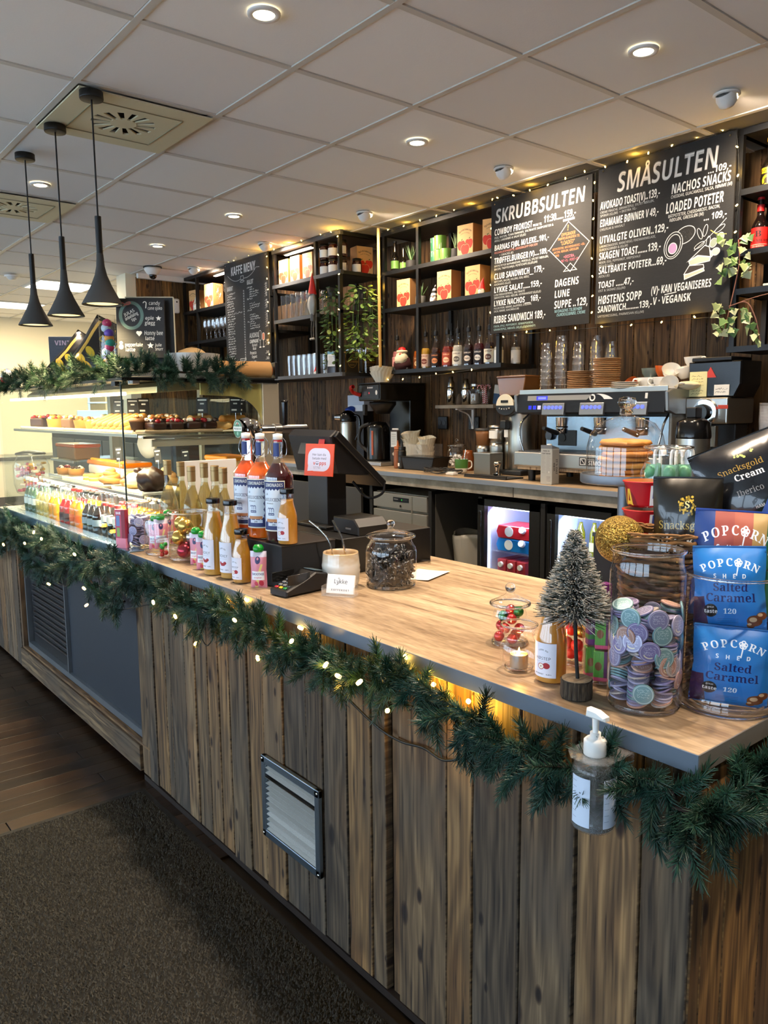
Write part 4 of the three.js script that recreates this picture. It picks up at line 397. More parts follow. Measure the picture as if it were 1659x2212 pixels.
{ const g = T('pottery_mug', 'handmade cream glazed pottery cup holding two metal straws', 'cup', [-1.937, CT, -1.402]); const P = [[0.0001, 0], [0.046, 0], [0.052, 0.006]]; for (let i = 0; i <= 12; i++) P.push([0.0555 + 0.0035 * Math.sin(i / 12 * PI) + (i % 2) * 0.0012 * (i < 8), 0.012 + i * 0.0078]); P.push([0.0545, 0.109], [0.05, 0.1], [0.048, 0.02], [0.0001, 0.014]);
  M('cup_body', lathe(P, 36), new THREE.MeshPhysicalMaterial({ map: data(128, 128, (u, v) => mixc([190, 160, 118], [222, 216, 204], cl(1.35 - 1.5 * Math.abs(v - 0.45) + (fb(u * 8, v * 6, 8, 6, 3) - 0.5) * 1.6 + 0.4 * (v < 0.8) - 0.5))), roughness: 0.25, clearcoat: 0.7 }), g);
  for (const [x, z, a, b, l] of [[-0.02, 0.01, 0.22, 0.1, 'left'], [0.014, -0.012, 0.1, 0.16, 'right']]) one('metal_straw', l + ' metal straw standing in the pottery cup', 'straw', tube([[0, 0, 0], [0, 0.12, 0], [-a * 0.1, 0.16, 0.004], [-a * 0.25, 0.195, 0.01]], 0.003, 20, 10), m.chrome, [-1.937 + x, CT + 0.016, -1.402 + z], [0.05, 0.5, a * 0.4]); }
{ const h = T('card_holder', 'clear acrylic stand with white loyalty cards on the bar', 'card holder', [-1.838, CT, -1.325], 0.55); M('stand', join(lift(bc(0.1, 0.003, 0.05, 0.001), 0, 0.0016, 0), lift(bc(0.1, 0.022, 0.002, 0.0005), 0, 0.013, 0.022), lift(bc(0.1, 0.045, 0.002, 0.0005).rotateX(-0.3), 0, 0.024, -0.012), lift(bc(0.002, 0.03, 0.04, 0.0005), -0.05, 0.015), lift(bc(0.002, 0.03, 0.04, 0.0005), 0.05, 0.015)), m.plastic, h);
  const c = one('loyalty_card', 'white card lettered KAFFEKORT in the acrylic stand', 'card', frontUV(bx(0.088, 0.056, 0.008, 0.001), -0.044, 0, 0.044, 0.056), pic(canvas(352, 224, (c, w, h) => { fill(c, '#efeeec', 0, 0, w, h); txt(c, 'Lykke', 176, 82, 70, '#3a3a3c', '', 'sans-serif'); c.strokeStyle = '#3a3a3c'; c.lineWidth = 3; c.beginPath(); c.moveTo(120, 120); c.quadraticCurveTo(150, 130, 168, 60); c.stroke(); c.beginPath(); c.arc(150, 46, 8, 0, 7); c.stroke(); txt(c, 'K A F F E K O R T', 176, 182, 30, '#2a2a2c', 'bold'); }), 0.6), [-1.834, CT + 0.006, -1.323], [-0.28, 0.55, 0]); c.rotation.order = 'YXZ'; }
// big lidded jar of liquorice
function lidJar(name, label, p, r, h, neck, knob) { const j = T(name, label, 'jar', p), nr = r * neck, hb = h * 0.8; M('jar_body', lathe([[0.0001, 0.005], [r * 0.86, 0.004], [r * 0.97, 0.012], [r, 0.03], [r, hb * 0.78], [r * 0.94, hb * 0.9], [nr, hb], [nr, hb + h * 0.06], [nr + 0.005, hb + h * 0.07]], 40), m.glass, j);
  const l = M('lid', lathe([[nr + 0.004, 0], [nr + 0.01, 0.003], [nr + 0.01, 0.009], [nr * 0.75, 0.018], [0.012, 0.026], [0.009, 0.032]], 36), m.glass, j, [0, hb + h * 0.07, 0]); M('lid_rim', rim(nr + 0.008, 0.005, 0.004), m.solid, l); M('base_ring', rim(r * 0.9, 0.006, 0.005), m.solid, j); M('knob', new THREE.SphereGeometry(knob, 20, 14), m.solid, l, [0, 0.03 + knob, 0]); return j; }
lidJar('licorice_jar', 'large lidded glass jar of black wrapped liquorice sweets', [-1.838, CT, -1.522], 0.08, 0.175, 0.82, 0.013);
{ const g = join(bc(0.024, 0.009, 0.011, 0.003), lift(bc(0.01, 0.003, 0.013, 0.001), 0.017), lift(bc(0.01, 0.003, 0.013, 0.001), -0.017)), g2 = join(lift(bc(0.012, 0.0025, 0.004, 0.001), 0.019, 0.001), lift(bc(0.012, 0.0025, 0.004, 0.001), -0.019, 0.001)), N = 280, w = phy(0x141214, 0.25, { clearcoat: 0.8 }), tw = std(0x9a9894, 0.4);
  const a = T('liquorice', 'heap of black liquorice sweets with white wrapper ends in the lidded jar', 'candy', [-1.838, CT + 0.008, -1.522]); const i1 = new THREE.InstancedMesh(g, w, N), i2 = new THREE.InstancedMesh(g2, tw, N), o = new THREE.Object3D(); for (let i = 0; i < N; i++) { const q = rnd() * 6.28, R = Math.sqrt(rnd()) * 0.064, y = 0.01 + rnd() * (0.1 - R * 0.3); o.position.set(Math.sin(q) * R, y, Math.cos(q) * R); o.rotation.set(rr(0, 6), rr(0, 6), rr(0, 6)); o.updateMatrix(); i1.setMatrixAt(i, o.matrix); i2.setMatrixAt(i, o.matrix); } i1.name = 'sweet'; i2.name = 'wrapper_end'; i1.userData = { kind: 'stuff' }; i2.userData = { kind: 'stuff' }; a.add(i1, i2); a.userData.kind = 'stuff'; delete a.userData.category; }
{ const g = new THREE.PlaneGeometry(0.12, 0.16, 6, 8); g.rotateX(-PI / 2); one('receipt', 'loose white printed receipt lying behind the liquorice jar', 'paper', (() => { const q = strip(warp(g, (v) => { v.y += 0.006 * Math.max(0, v.x + 0.02) * 8 * (v.x + 0.02) / 0.08; })); const b = q.clone(); b.translate(0, -0.0004, 0); return join(q, b); })(), pic(canvas(96, 128, (c, w, h) => { fill(c, '#e8e2d0', 0, 0, w, h); for (let i = 0; i < 14; i++) fill(c, '#8a8578', 14, 14 + i * 7, rr(20, 66), 1.5); }), 0.8, { side: THREE.DoubleSide }), [-1.885, CT + 0.0015, -1.7], [0, 0.35, 0]);
  one('spectacles', 'black framed glasses lying on the worktop behind the liquorice jar', 'glasses', join(lift(new THREE.TorusGeometry(0.02, 0.0022, 6, 20).rotateX(PI / 2 - 0.2), -0.025, 0.006), lift(new THREE.TorusGeometry(0.02, 0.0022, 6, 20).rotateX(PI / 2 - 0.2), 0.025, 0.006), tube([[-0.045, 0.006, 0], [-0.046, 0.003, -0.04], [-0.03, 0.0025, -0.08]], 0.0018), tube([[0.045, 0.006, 0], [0.046, 0.003, -0.04], [0.03, 0.0025, -0.08]], 0.0018), lift(bc(0.012, 0.003, 0.003, 0.001), 0, 0.008)), m.black, [-2.06, CT + 0.001, -1.83], [0, 0.9, 0]); }
// beer tap
{ const t = T('beer_tap', 'chrome beer tap column with a green and white medallion', 'beer tap', [-2.75, CT, -1.56]); const top = 0.475; M('column', lathe([[0.0001, 0], [0.06, 0], [0.06, 0.006], [0.034, 0.012], [0.03, 0.05], [0.03, top - 0.02], [0.036, top]], 28), m.chrome, t); M('head', tube([[0, top - 0.03, 0.0], [0, top + 0.005, 0.02], [0, top + 0.0, 0.035]], 0.04, 12, 20), m.chrome, t); M('dome', new THREE.SphereGeometry(0.043, 24, 16), m.chrome, t, [0, top - 0.005, -0.005]);
  M('medallion', join(cyl(0.036, 0.036, 0.01, 28)), m.chrome, t, [-0.006, top - 0.0, 0.045], [PI / 2, 0, 0]); M('badge', frontUV(new THREE.CircleGeometry(0.033, 28), -0.033, -0.033, 0.033, 0.033), pic(canvas(128, 128, (c, w, h) => { fill(c, '#1c6b4c', 0, 0, w, h); fill(c, '#dfe5df', 0, 48, w, 34); txt(c, 'PREMIUM', 64, 65, 24, '#27392f'); disc(c, '#b8433a', 64, 26, 10); arcText(c, 'LAGER BEER', 64, 64, 46, 14, '#e8efe8', 2.2); disc(c, '#7fb8a0', 64, 100, 14); }), 0.3), t, [-0.006, top, 0.0555]);
  M('arm', lift(new THREE.CylinderGeometry(0.018, 0.018, 0.24, 20).rotateX(PI / 2), 0, top - 0.005, -0.14), m.chrome, t); M('collar', lift(new THREE.CylinderGeometry(0.022, 0.022, 0.03, 20).rotateX(PI / 2), 0, top - 0.005, -0.12), m.steel, t); M('handle', lathe([[0.0001, 0], [0.01, 0], [0.013, 0.09], [0.016, 0.1], [0.0001, 0.104]], 18), m.blackGloss, t, [0, top + 0.01, -0.16]); M('spout', tube([[0, top - 0.01, -0.2], [0, top - 0.03, -0.23], [0, top - 0.08, -0.235]], 0.008), m.chrome, t); }
// ---------- the near end of the counter ----------
{ const j = lidJar('candy_jar', 'small lidded glass jar of red and green foil balls', [-1.189, CT, -1.343], 0.042, 0.105, 0.86, 0.012), b = new THREE.SphereGeometry(0.0125, 16, 12), R = phy(0xb81822, 0.2, { metalness: 0.5, clearcoat: 0.6 }), G = phy(0x1c6b2c, 0.2, { metalness: 0.5, clearcoat: 0.6 });
  [[0.02, 0.018, 0.014, 1], [-0.015, 0.018, 0.02, 1], [0, 0.018, -0.02, 1], [0.024, 0.04, -0.006, 1], [-0.022, 0.04, 0.006, 1], [0.006, 0.042, 0.024, 1], [0.016, 0.064, 0.012, 1], [-0.014, 0.065, 0.008, 0], [0.0, 0.066, -0.018, 0], [0.004, 0.082, 0.002, 1], [0.022, 0.08, -0.004, 0]].forEach(([x, y, z, k]) => one('foil_ball', (k ? 'red' : 'green') + ' foil ball in the small lidded jar', 'candy', b, k ? R : G, [-1.189 + x, CT + y, -1.343 + z], [0, 0, 0], (k ? 'red' : 'green') + ' balls in the lidded jar')); }
{ const j = T('candle_jar', 'round clear glass jar with a burning tealight', 'candle holder', [-1.053, CT, -1.219]); M('jar_body', glassWall([[0.0001, 0.006], [0.028, 0.005], [0.036, 0.012], [0.041, 0.035], [0.039, 0.055], [0.031, 0.068], [0.029, 0.076], [0.033, 0.078], [0.031, 0.083], [0.034, 0.088], [0.037, 0.098]], 0.037, 0.098), m.glass, j);
  const t = T('tealight', 'lit tealight in a silver cup inside the round jar', 'candle', [-1.047, CT + 0.0075, -1.212]); M('cup', lathe([[0.0001, 0], [0.017, 0], [0.019, 0.002], [0.019, 0.03], [0.018, 0.03], [0.018, 0.024]], 24), m.steel, t); M('wax', cyl(0.0175, 0.0175, 0.023, 24), std(0xf0c27a, 0.5, 0, { emissive: 0xe08a30, emissiveIntensity: 0.5 }), t, [0, 0.0015, 0]); M('flame', lathe([[0.0001, 0], [0.0028, 0.004], [0.003, 0.007], [0.0015, 0.014], [0.0001, 0.018]], 10), std(0xfff0c0, 0.5, 0, { emissive: 0xffc458, emissiveIntensity: 22 }), t, [0, 0.026, 0]); const l = new THREE.PointLight(0xffb050, 0.06, 0, 2); l.position.set(-1.047, CT + 0.044, -1.212); l.shadow.radius = 0.4; scene.add(l); }
// frosted bottle brush tree
{ const t = T('tabletop_tree', 'small frosted bottle brush christmas tree on a bark slice', 'tree', [-0.878, CT, -1.182]); M('wood_base', warp(lathe([[0.0001, 0], [0.029, 0], [0.03, 0.003], [0.0295, 0.034], [0.0285, 0.036]], 30), (v) => { const a = Math.atan2(v.x, v.z), k = 1 + 0.03 * Math.sin(a * 11) * (v.y > 0.001 ? 1 : 1); v.x *= k; v.z *= k; }), new THREE.MeshStandardMaterial({ color: 0x8a8680, map: bumpy(woodMap, 1), bumpMap: woodBump, bumpScale: 0.004, roughness: 0.95 }), t); M('cut_face', cyl(0.0278, 0.0278, 0.001, 24), pic(topMap, 0.8), t, [0, 0.0358, 0]); M('trunk', tube([[0.002, 0.036, 0], [-0.003, 0.1, 0.001], [-0.008, 0.2, 0], [-0.012, 0.315, 0]], 0.0036), std(0x24221f, 0.9), t);
  const g = lift(new THREE.CylinderGeometry(0.0006, 0.0012, 1, 4, 1), 0, 0.5), N = 5200, im = new THREE.InstancedMesh(g, std(0xffffff, 0.85), N), o = new THREE.Object3D(), c = new THREE.Color(), up = V3(0, 1, 0); for (let i = 0; i < N; i++) { const q = Math.pow(i / N, 0.72), y = 0.318 - q * 0.165, L = (0.01 + 0.062 * q) * rr(0.75, 1.12), a = i * 2.39996 + rr(-0.2, 0.2); const d = V3(Math.sin(a), rr(-0.3, 0.32) + 0.12, Math.cos(a)).normalize(); o.position.set(-0.002 - (y - 0.036) * 0.037, y, 0); o.quaternion.setFromUnitVectors(up, d); o.scale.set(1, L, 1); o.updateMatrix(); im.setMatrixAt(i, o.matrix); const k = rr(0.5, 1.1); if (rnd() < 0.3) c.setRGB(0.03, 0.045, 0.035); else c.setRGB(0.62 * k, 0.58 * k, 0.5 * k); im.setColorAt(i, c); } im.name = 'bristle'; im.userData = { kind: 'stuff' }; t.add(im);
  const fl = new THREE.IcosahedronGeometry(0.0017, 0), fm = new THREE.InstancedMesh(fl, std(0xb9b6ae, 0.9), 900); for (let i = 0; i < 900; i++) { const q = Math.pow(rnd(), 0.62), y = 0.316 - q * 0.165, a = rnd() * 6.28, R = (0.01 + 0.062 * q) * rr(0.3, 0.8); o.position.set(Math.sin(a) * R - 0.002 - (y - 0.036) * 0.037, y + R * 0.12, Math.cos(a) * R); o.scale.setScalar(rr(0.6, 1.4)); o.rotation.set(0, 0, 0); o.updateMatrix(); fm.setMatrixAt(i, o.matrix); } fm.name = 'frost'; fm.userData = { kind: 'stuff' }; t.add(fm); }
{ const j = T('glass_jar', 'clear cylinder jar of green and purple snack packs behind the little tree', 'jar', [-0.9, CT, -1.29]); M('jar_body', glassWall([[0.0001, 0.004], [0.034, 0.003], [0.037, 0.01], [0.037, 0.15]], 0.037, 0.15, 28), m.glass, j); const bar = frontUV(bx(0.03, 0.062, 0.02, 0.003), -0.015, 0, 0.015, 0.062), mp = pic(canvas(64, 128, (c, w, h) => { fill(c, '#57963a', 0, 0, w, h); fill(c, '#5d2458', 44, 0, 20, h); disc(c, '#7a4a2a', 22, 64, 14, 18); fill(c, '#c2426a', 0, 110, w, 18); }), 0.35); const mq = pic(canvas(64, 128, (c, w, h) => { fill(c, '#6a2a6a', 0, 0, w, h); fill(c, '#3d8a3a', 0, 80, 64, 20); txt(c, 'BAR', 32, 40, 24, '#fff'); }), 0.35);
  [[0.012, 0.008, 0.016, 0, mp], [0.014, 0.008, -0.01, 1.4, mq], [-0.018, 0.008, 0.006, 0.4, mp], [0.012, 0.073, 0.014, 0.1, mp], [0.012, 0.073, -0.012, 1.5, mq], [-0.016, 0.073, 0.004, 0.5, mq], [0.0, 0.139, 0.0, 0.7, mq]].forEach(([x, y, z, a, q]) => one('snack_bar', (q === mp ? 'green' : 'purple') + ' wrapped snack bar in the clear jar behind the tree', 'snack bar', bar, q, [-0.9 + x, CT + y, -1.29 + z], [0, a + 0.5, 0], (q === mp ? 'green' : 'purple') + ' bars in the jar')); }
{ const j = T('glass_jar', 'narrow clear jar of red and gold balls half hidden by the juice bottle', 'jar', [-1.0, CT, -1.335]); M('jar_body', glassWall([[0.0001, 0.004], [0.028, 0.003], [0.031, 0.01], [0.031, 0.13]], 0.031, 0.13, 24), m.glass, j); const b = new THREE.SphereGeometry(0.0135, 14, 10); for (let i = 0; i < 8; i++) one('foil_ball', (i < 5 ? 'red' : 'gold') + ' foil ball in the narrow jar behind the juice bottle', 'candy', b, i < 5 ? m.red : m.gold, [-1.0 + (i % 2 ? 0.0135 : -0.0135), CT + 0.02 + (i >> 1) * 0.026, -1.335 + ((i >> 1) % 2 ? 0.008 : -0.008)], [0, 0, 0], (i < 5 ? 'red' : 'gold') + ' balls in the narrow jar'); }
// cake stand with dome and cookies
{ const s = T('cake_stand', 'grey metal pedestal cake stand under a glass dome', 'cake stand', [-1.165, CT, -1.75]); const st = std(0x6f757c, 0.4, 0.6); M('foot', lathe([[0.0001, 0], [0.085, 0], [0.085, 0.006], [0.03, 0.014], [0.0165, 0.03]], 32), st, s); M('stem', cyl(0.0165, 0.0165, 0.33, 20), st, s, [0, 0.025, 0]); M('plate', lathe([[0.0001, 0.352], [0.108, 0.352], [0.112, 0.356], [0.112, 0.376], [0.109, 0.376], [0.108, 0.362], [0.0001, 0.362]], 40), st, s);
  const d = T('glass_dome', 'clear glass cloche with a round knob over the cookies', 'dome', [-1.165, CT + 0.3625, -1.75]); M('dome_body', lathe([[0.098, 0], [0.0975, 0.08], [0.09, 0.115], [0.07, 0.142], [0.035, 0.157], [0.014, 0.162], [0.012, 0.17]], 40), m.glass, d); M('knob', lathe([[0.012, 0], [0.016, 0.004], [0.013, 0.012], [0.02, 0.02], [0.024, 0.03], [0.02, 0.041], [0.0001, 0.045]], 24), m.solid, d, [0, 0.165, 0]);
  const cg = [0, 1, 2].map((k) => warp(lathe([[0.0001, 0], [0.058, 0.001], [0.065, 0.006], [0.06, 0.013], [0.03, 0.0155], [0.0001, 0.015]], 30), (v) => { const n = fb3(v.x * 60 + k * 7, v.z * 60, k); v.y += 0.005 * n * (v.y > 0.005 ? 1 : 0.2); const q = 1 + 0.06 * fb3(Math.atan2(v.x, v.z) * 2 + k, 1, k * 3); v.x *= q; v.z *= q; })); const cm = [std(0xc98232, 0.6), std(0xb8722a, 0.65), std(0xd08e42, 0.6)], nm = ['bottom', 'second', 'third', 'fourth', 'fifth', 'sixth', 'top'];
  for (let i = 0; i < 7; i++) one('cookie', 'golden cookie under the glass dome, ' + nm[i] + ' of the stack from below', 'cookie', cg[i % 3], cm[i % 3], [-1.165 + rr(-0.008, 0.008), CT + 0.3635 + i * 0.0142, -1.75 + rr(-0.008, 0.008)], [rr(-0.03, 0.03), rr(0, 6), rr(-0.03, 0.03)], 'cookies under the dome'); }
{ const c = T('display_crate', 'black display crate hidden behind the snack bags', 'crate', [-0.86, CT, -1.625]); M('crate_body', bx(0.4, 0.264, 0.3, 0.004), m.blackMat, c); M('rim', lift(bx(0.404, 0.01, 0.304, 0.002), 0, 0.2545), m.black, c);
  const cupT = pic(canvas(256, 128, (c, w, h) => { fill(c, '#b3121f', 0, 0, w, h); disc(c, '#7f0c16', 200, 90, 50, 40); fill(c, '#eceff4', 20, 44, 26, 40); fill(c, '#3b4f9c', 26, 52, 14, 16); txt(c, 'Tareeq', 46, 100, 22, '#f5e8e8', '', 'serif'); for (let i = 0; i < 12; i++) fill(c, i % 2 ? '#101010' : '#f2f2f2', 84, 30 + i * 6, 34, 6); txt(c, 'DOÑA', 180, 70, 40, '#e8c23a'); }), 0.35); [1, 0].forEach((k) => { const b = T('noodle_cup', k ? 'upper red snack cup stacked beside the black snack bags' : 'lower red snack cup, under the other one beside the wicker basket', 'cup', [-0.965, CT + 0.266 + k * 0.0625, -1.525], 0.4); M('cup_body', lathe([[0.0001, 0], [0.033, 0], [0.036, 0.006], [0.042, 0.048], [0.0435, 0.05], [0.0435, 0.055]], 30), cupT, b); M('rim', rim(0.0445, 0.055, 0.002), m.red, b); M('foil_lid', cyl(0.0435, 0.0435, 0.0015, 28), std(0xb5651f, 0.3, 0.6), b, [0, 0.0555, 0]); }); }
{ const P = [-1.0, CT + 0.2655, -1.675]; const j = T('glass_jar', 'rounded glass jar of green elf and candy cane lollies', 'jar', P); M('jar_body', glassWall([[0.0001, 0.006], [0.05, 0.005], [0.06, 0.014], [0.063, 0.06], [0.061, 0.13], [0.046, 0.165], [0.048, 0.178], [0.054, 0.186]], 0.054, 0.186), m.glass, j);
  const cane = join(lift(cyl(0.004, 0.004, 0.12, 10)), tube([[0, 0.12, 0], [0.002, 0.135, 0], [0.012, 0.143, 0], [0.022, 0.136, 0], [0.024, 0.125, 0]], 0.004, 16, 8)); const head = lump(0.014, 0.1, 2, 1.3, 2), gm = std(0x4f9a72, 0.4); const n = ['nearest', 'middle', 'left', 'right', 'back'];
  [[0.02, 0.02, 0.3], [-0.02, 0.024, -0.2], [0.03, -0.012, 0.9], [-0.03, -0.016, -0.6], [0, -0.034, 2]].forEach(([x, z, a], i) => { const l = T('lollipop', 'green and white candy cane lolly in the rounded jar, ' + n[i], 'lollipop', [P[0] + x, P[1] + 0.012, P[2] + z], a, 'candy cane lollies in the jar'); M('cane', cane, m.white, l, [0, 0.03, 0]); M('figure', head, i % 2 ? gm : std(0x6aa884, 0.4), l, [0, 0.115, 0.012]); M('wrapper', pillow(0.038, 0.135, 0.024, 6), new THREE.MeshPhysicalMaterial({ color: 0x9fd0bc, roughness: 0.15, transmission: 0.6, thickness: 0, side: THREE.DoubleSide }), l, [0, 0.0, 0.008]); }); }
// wicker basket and glitter ball
{ const b = T('wicker_basket', 'brown woven twig basket behind the tall coin jar', 'basket', [-0.85, CT, -1.405]); const mats = [std(0x6a4a2c, 0.85), std(0x8a6238, 0.85), std(0x4a3220, 0.85)]; const gs = [[], [], []]; for (let k = 0; k < 26; k++) { const y = 0.006 + k * 0.0112, R = 0.062 + y * 0.07, pts = []; for (let i = 0; i < 22; i++) { const a = i / 22 * 2 * PI; pts.push([Math.sin(a) * (R + ((i + k) % 2 ? 0.003 : -0.003)) * 1.08, y + rr(-0.0025, 0.0025), Math.cos(a) * (R + ((i + k) % 2 ? 0.003 : -0.003)) * 0.8]); } gs[k % 3].push(tube(pts, 0.0046, 66, 5, true)); } gs.forEach((g, i) => M('weave', join(g), mats[i], b)); M('bottom', cyl(0.06, 0.06, 0.006, 24), mats[2], b); const tw = []; for (let i = 0; i < 26; i++) { const a = rr(0, 6.28); tw.push(tube([[Math.sin(a) * 0.08, 0.285 + rr(0, 0.012), Math.cos(a) * 0.062], [Math.sin(a + 0.5) * 0.092, 0.294 + rr(0, 0.01), Math.cos(a + 0.5) * 0.07], [Math.sin(a + 1.0) * 0.086, 0.288 + rr(0, 0.014), Math.cos(a + 1.0) * 0.066]], 0.0022, 10, 4)); } M('rim_twigs', join(tw), mats[1], b);
  const gt = data(256, 256, (u, v) => { const k = h2(Math.floor(u * 128), Math.floor(v * 128)), a = 128 + 90 * (h2(Math.floor(u * 128) + 300, Math.floor(v * 128)) - 0.5) * 2, b2 = 128 + 90 * (k - 0.5) * 2; return [a, b2, 220]; }, false); one('glitter_ball', 'gold glitter christmas ball resting on the basket', 'ornament', lift(new THREE.SphereGeometry(0.049, 40, 28), 0, 0.049), new THREE.MeshStandardMaterial({ map: data(128, 128, (u, v) => mixc([74, 52, 12], [246, 214, 118], Math.pow(h2(Math.floor(u * 128), Math.floor(v * 128)), 1.4))), roughness: 0.34, metalness: 0.85, normalMap: bumpy(gt, 2), normalScale: new THREE.Vector2(1.2, 1.2) }), [-0.918, CT + 0.228, -1.368]); }
// black snack bags and popcorn bags
const crimp = (w) => { const g = new THREE.BoxGeometry(w, 0.016, 0.0025, 1, 6, 1); return warp(g, (v) => { v.z += 0.0012 * Math.sin(v.y * 1600); }); };
function bag(name, label, p, rot, w, h, t, map, edge, group) { const b = T(name, label, 'snack bag', p, 0, group); b.rotation.set(rot[0], rot[1], rot[2], 'YXZ'); M('bag_body', pillow(w, h, t, 16, 0.06), map, b); M('crimp', crimp(w * 0.995), edge, b, [0, h - 0.006, 0]); M('crimp', crimp(w * 0.995), edge, b, [0, 0.006, 0]); return b; }
const snackB = phy(0xffffff, 0.28, { clearcoat: 0.5, map: canvas(320, 400, (c, w, h) => { fill(c, '#17150f', 0, 0, w, h); for (let i = 0; i < 46; i++) { const a = rnd() * 6.28, r = rr(20, 46); disc(c, i % 3 ? '#caa93c' : '#8a7428', 165 + Math.sin(a) * r, 112 + Math.cos(a) * r, rr(3, 7), rr(3, 7)); } txt(c, 'S', 165, 112, 44, '#e9dc9a', 'bold', 'serif'); txt(c, 'Snacksgold', 150, 200, 46, '#cdb25a', '', 'serif'); txt(c, 'Black', 110, 262, 66, '#efece4', 'bold', 'serif'); txt(c, 'truffle', 130, 316, 44, '#efece4', '', 'serif'); }) });
const snackC = phy(0xffffff, 0.25, { clearcoat: 0.6, map: canvas(400, 400, (c, w, h) => { fill(c, '#0e1117', 0, 0, w, h); for (let i = 0; i < 36; i++) { const a = rnd() * 6.28, r = rr(12, 34); disc(c, '#b6c46a', 200 + Math.sin(a) * r * 1.3, 70 + Math.cos(a) * r * 0.7, rr(2, 6)); } txt(c, 'Snacksgold', 170, 128, 34, '#b08a3c', '', 'serif'); txt(c, 'Cream', 190, 168, 36, '#eee', 'bold', 'serif'); txt(c, 'Iberico', 170, 230, 32, '#8a8a8a', '', 'serif'); txt(c, 'HAM FLAVOUR', 220, 300, 16, '#ddd'); txt(c, 'CON IBERICO', 220, 328, 16, '#ddd'); }) });
bag('snack_bag', 'black snack bag with a round gold emblem standing in the basket', [-0.812, CT + 0.215, -1.44], [-0.1, 0.45, 0.02], 0.132, 0.19, 0.06, snackB, m.black);
bag('snack_bag', 'big black snack bag tilted upward to the right, front of the pile', [-0.693, CT + 0.302, -1.56], [-0.3, 0.4, 0.43], 0.2, 0.2, 0.07, snackC, m.blackGloss); bag('snack_bag', 'big black snack bag leaning at the right picture edge', [-0.62, CT + 0.325, -1.68], [-0.25, 0.4, 0.3], 0.2, 0.2, 0.07, snackC, m.blackGloss); bag('snack_bag', 'black snack bag lying flat behind the gold emblem bag', [-0.80, CT + 0.272, -1.545], [-0.75, 0.4, 0.1], 0.15, 0.16, 0.04, std(0x101114, 0.3), m.blackGloss);
const shed = (bg, name, rain) => pic(canvas(420, 480, (c, w, h) => { bg(c, w, h); arcText(c, 'POPC', 210, 420, 330, 66, '#eaf0fa', 0.5); c.save(); c.clearRect; c.restore(); }), 0.34);
const popFront = (rain) => canvas(420, 480, (c, w, h) => { if (rain) ['#23407e', '#964840', '#a25242', '#b4925a', '#2a6a48'].forEach((k, i) => fill(c, k, [0, 105, 205, 300, 372][i], 0, 110, h)); else { fill(c, '#2277c4', 0, 0, w, h); c.fillStyle = '#3c2046'; c.beginPath(); c.moveTo(0, 300); c.lineTo(60, 290); c.lineTo(90, h); c.lineTo(0, h); c.fill(); for (const [x, y, r] of [[350, 430, 44], [390, 400, 30], [330, 460, 24]]) { disc(c, '#7a3f1e', x, y, r, r * 0.8); disc(c, '#d9b48a', x - 8, y - 8, r * 0.5, r * 0.35); } }
  const A = ['P', 'O', 'P', 'C', '@', 'R', 'N']; A.forEach((t, i) => { const a = (i - 3) * 0.155, X = 210 + Math.sin(a) * 330, Y = 405 - Math.cos(a) * 330; c.save(); c.translate(X, Y + 10); c.rotate(a); if (t === '@') { c.strokeStyle = '#eef3fb'; c.lineWidth = 6; for (const [x, y] of [[0, -10], [-11, 0], [11, 0], [-6, 12], [6, 12]]) { c.beginPath(); c.arc(x, y - 4, 10, 0, 7); c.stroke(); } fill(c, '#eef3fb', -3, 14, 7, 60); fill(c, '#eef3fb', -14, 62, 14, 6); } else txt(c, t, 0, 0, 60, '#eef3fb', 'bold', 'serif'); c.restore(); }); ['S', 'H', 'E', 'D'].forEach((t, i) => txt(c, t, 125 + i * 56, 165, 36, '#eef3fb', 'bold'));
  if (rain) { txt(c, 'Rainbow', 205, 250, 74, '#f2f0f4', 'bold', 'serif'); txt(c, 'Popcorn', 205, 320, 70, '#f2f0f4', 'bold', 'serif'); } else { txt(c, 'Salted', 215, 230, 66, '#15175a', 'bold', 'serif'); txt(c, 'Caramel', 215, 292, 68, '#15175a', 'bold', 'serif'); disc(c, '#141418', 100, 372, 40); txt(c, 'great', 100, 350, 16, '#ddd'); txt(c, 'taste', 102, 376, 32, '#f0f0f0'); txt(c, '120', 210, 372, 46, '#e6edf6', 'bold', 'serif'); for (let i = 0; i < 3; i++) fill(c, '#1b4f88', 140, 420 + i * 12, 120, 3); } });
const rainM = pic(popFront(true), 0.4), salt = pic(popFront(false), 0.36), PJ = [-0.68, CT, -1.365];
{ const j = T('glass_jar', 'large clear glass jar of popcorn bags at the counter corner', 'jar', PJ); M('jar_body', glassWall([[0.0001, 0.008], [0.07, 0.007], [0.084, 0.016], [0.086, 0.024], [0.08, 0.032], [0.08, 0.245]], 0.08, 0.245, 40), m.glass, j); M('foot_rim', rim(0.081, 0.008, 0.008), m.solid, j); M('top_rim', rim(0.08, 0.245, 0.002), m.solid, j); }
const sa = face(PJ[0], PJ[2], 0.05);
bag('popcorn_bag', 'blue salted caramel popcorn bag, lower of the two in the jar', [PJ[0] + 0.016, CT + 0.011, PJ[2] + 0.026], [-0.03, sa + 0.06, -0.04], 0.132, 0.14, 0.052, salt, std(0x1b62a4, 0.4)); bag('popcorn_bag', 'blue salted caramel popcorn bag, upper of the two in the jar', [PJ[0] + 0.008, CT + 0.148, PJ[2] + 0.014], [-0.09, sa - 0.02, 0.05], 0.122, 0.146, 0.055, salt, std(0x1b62a4, 0.4));
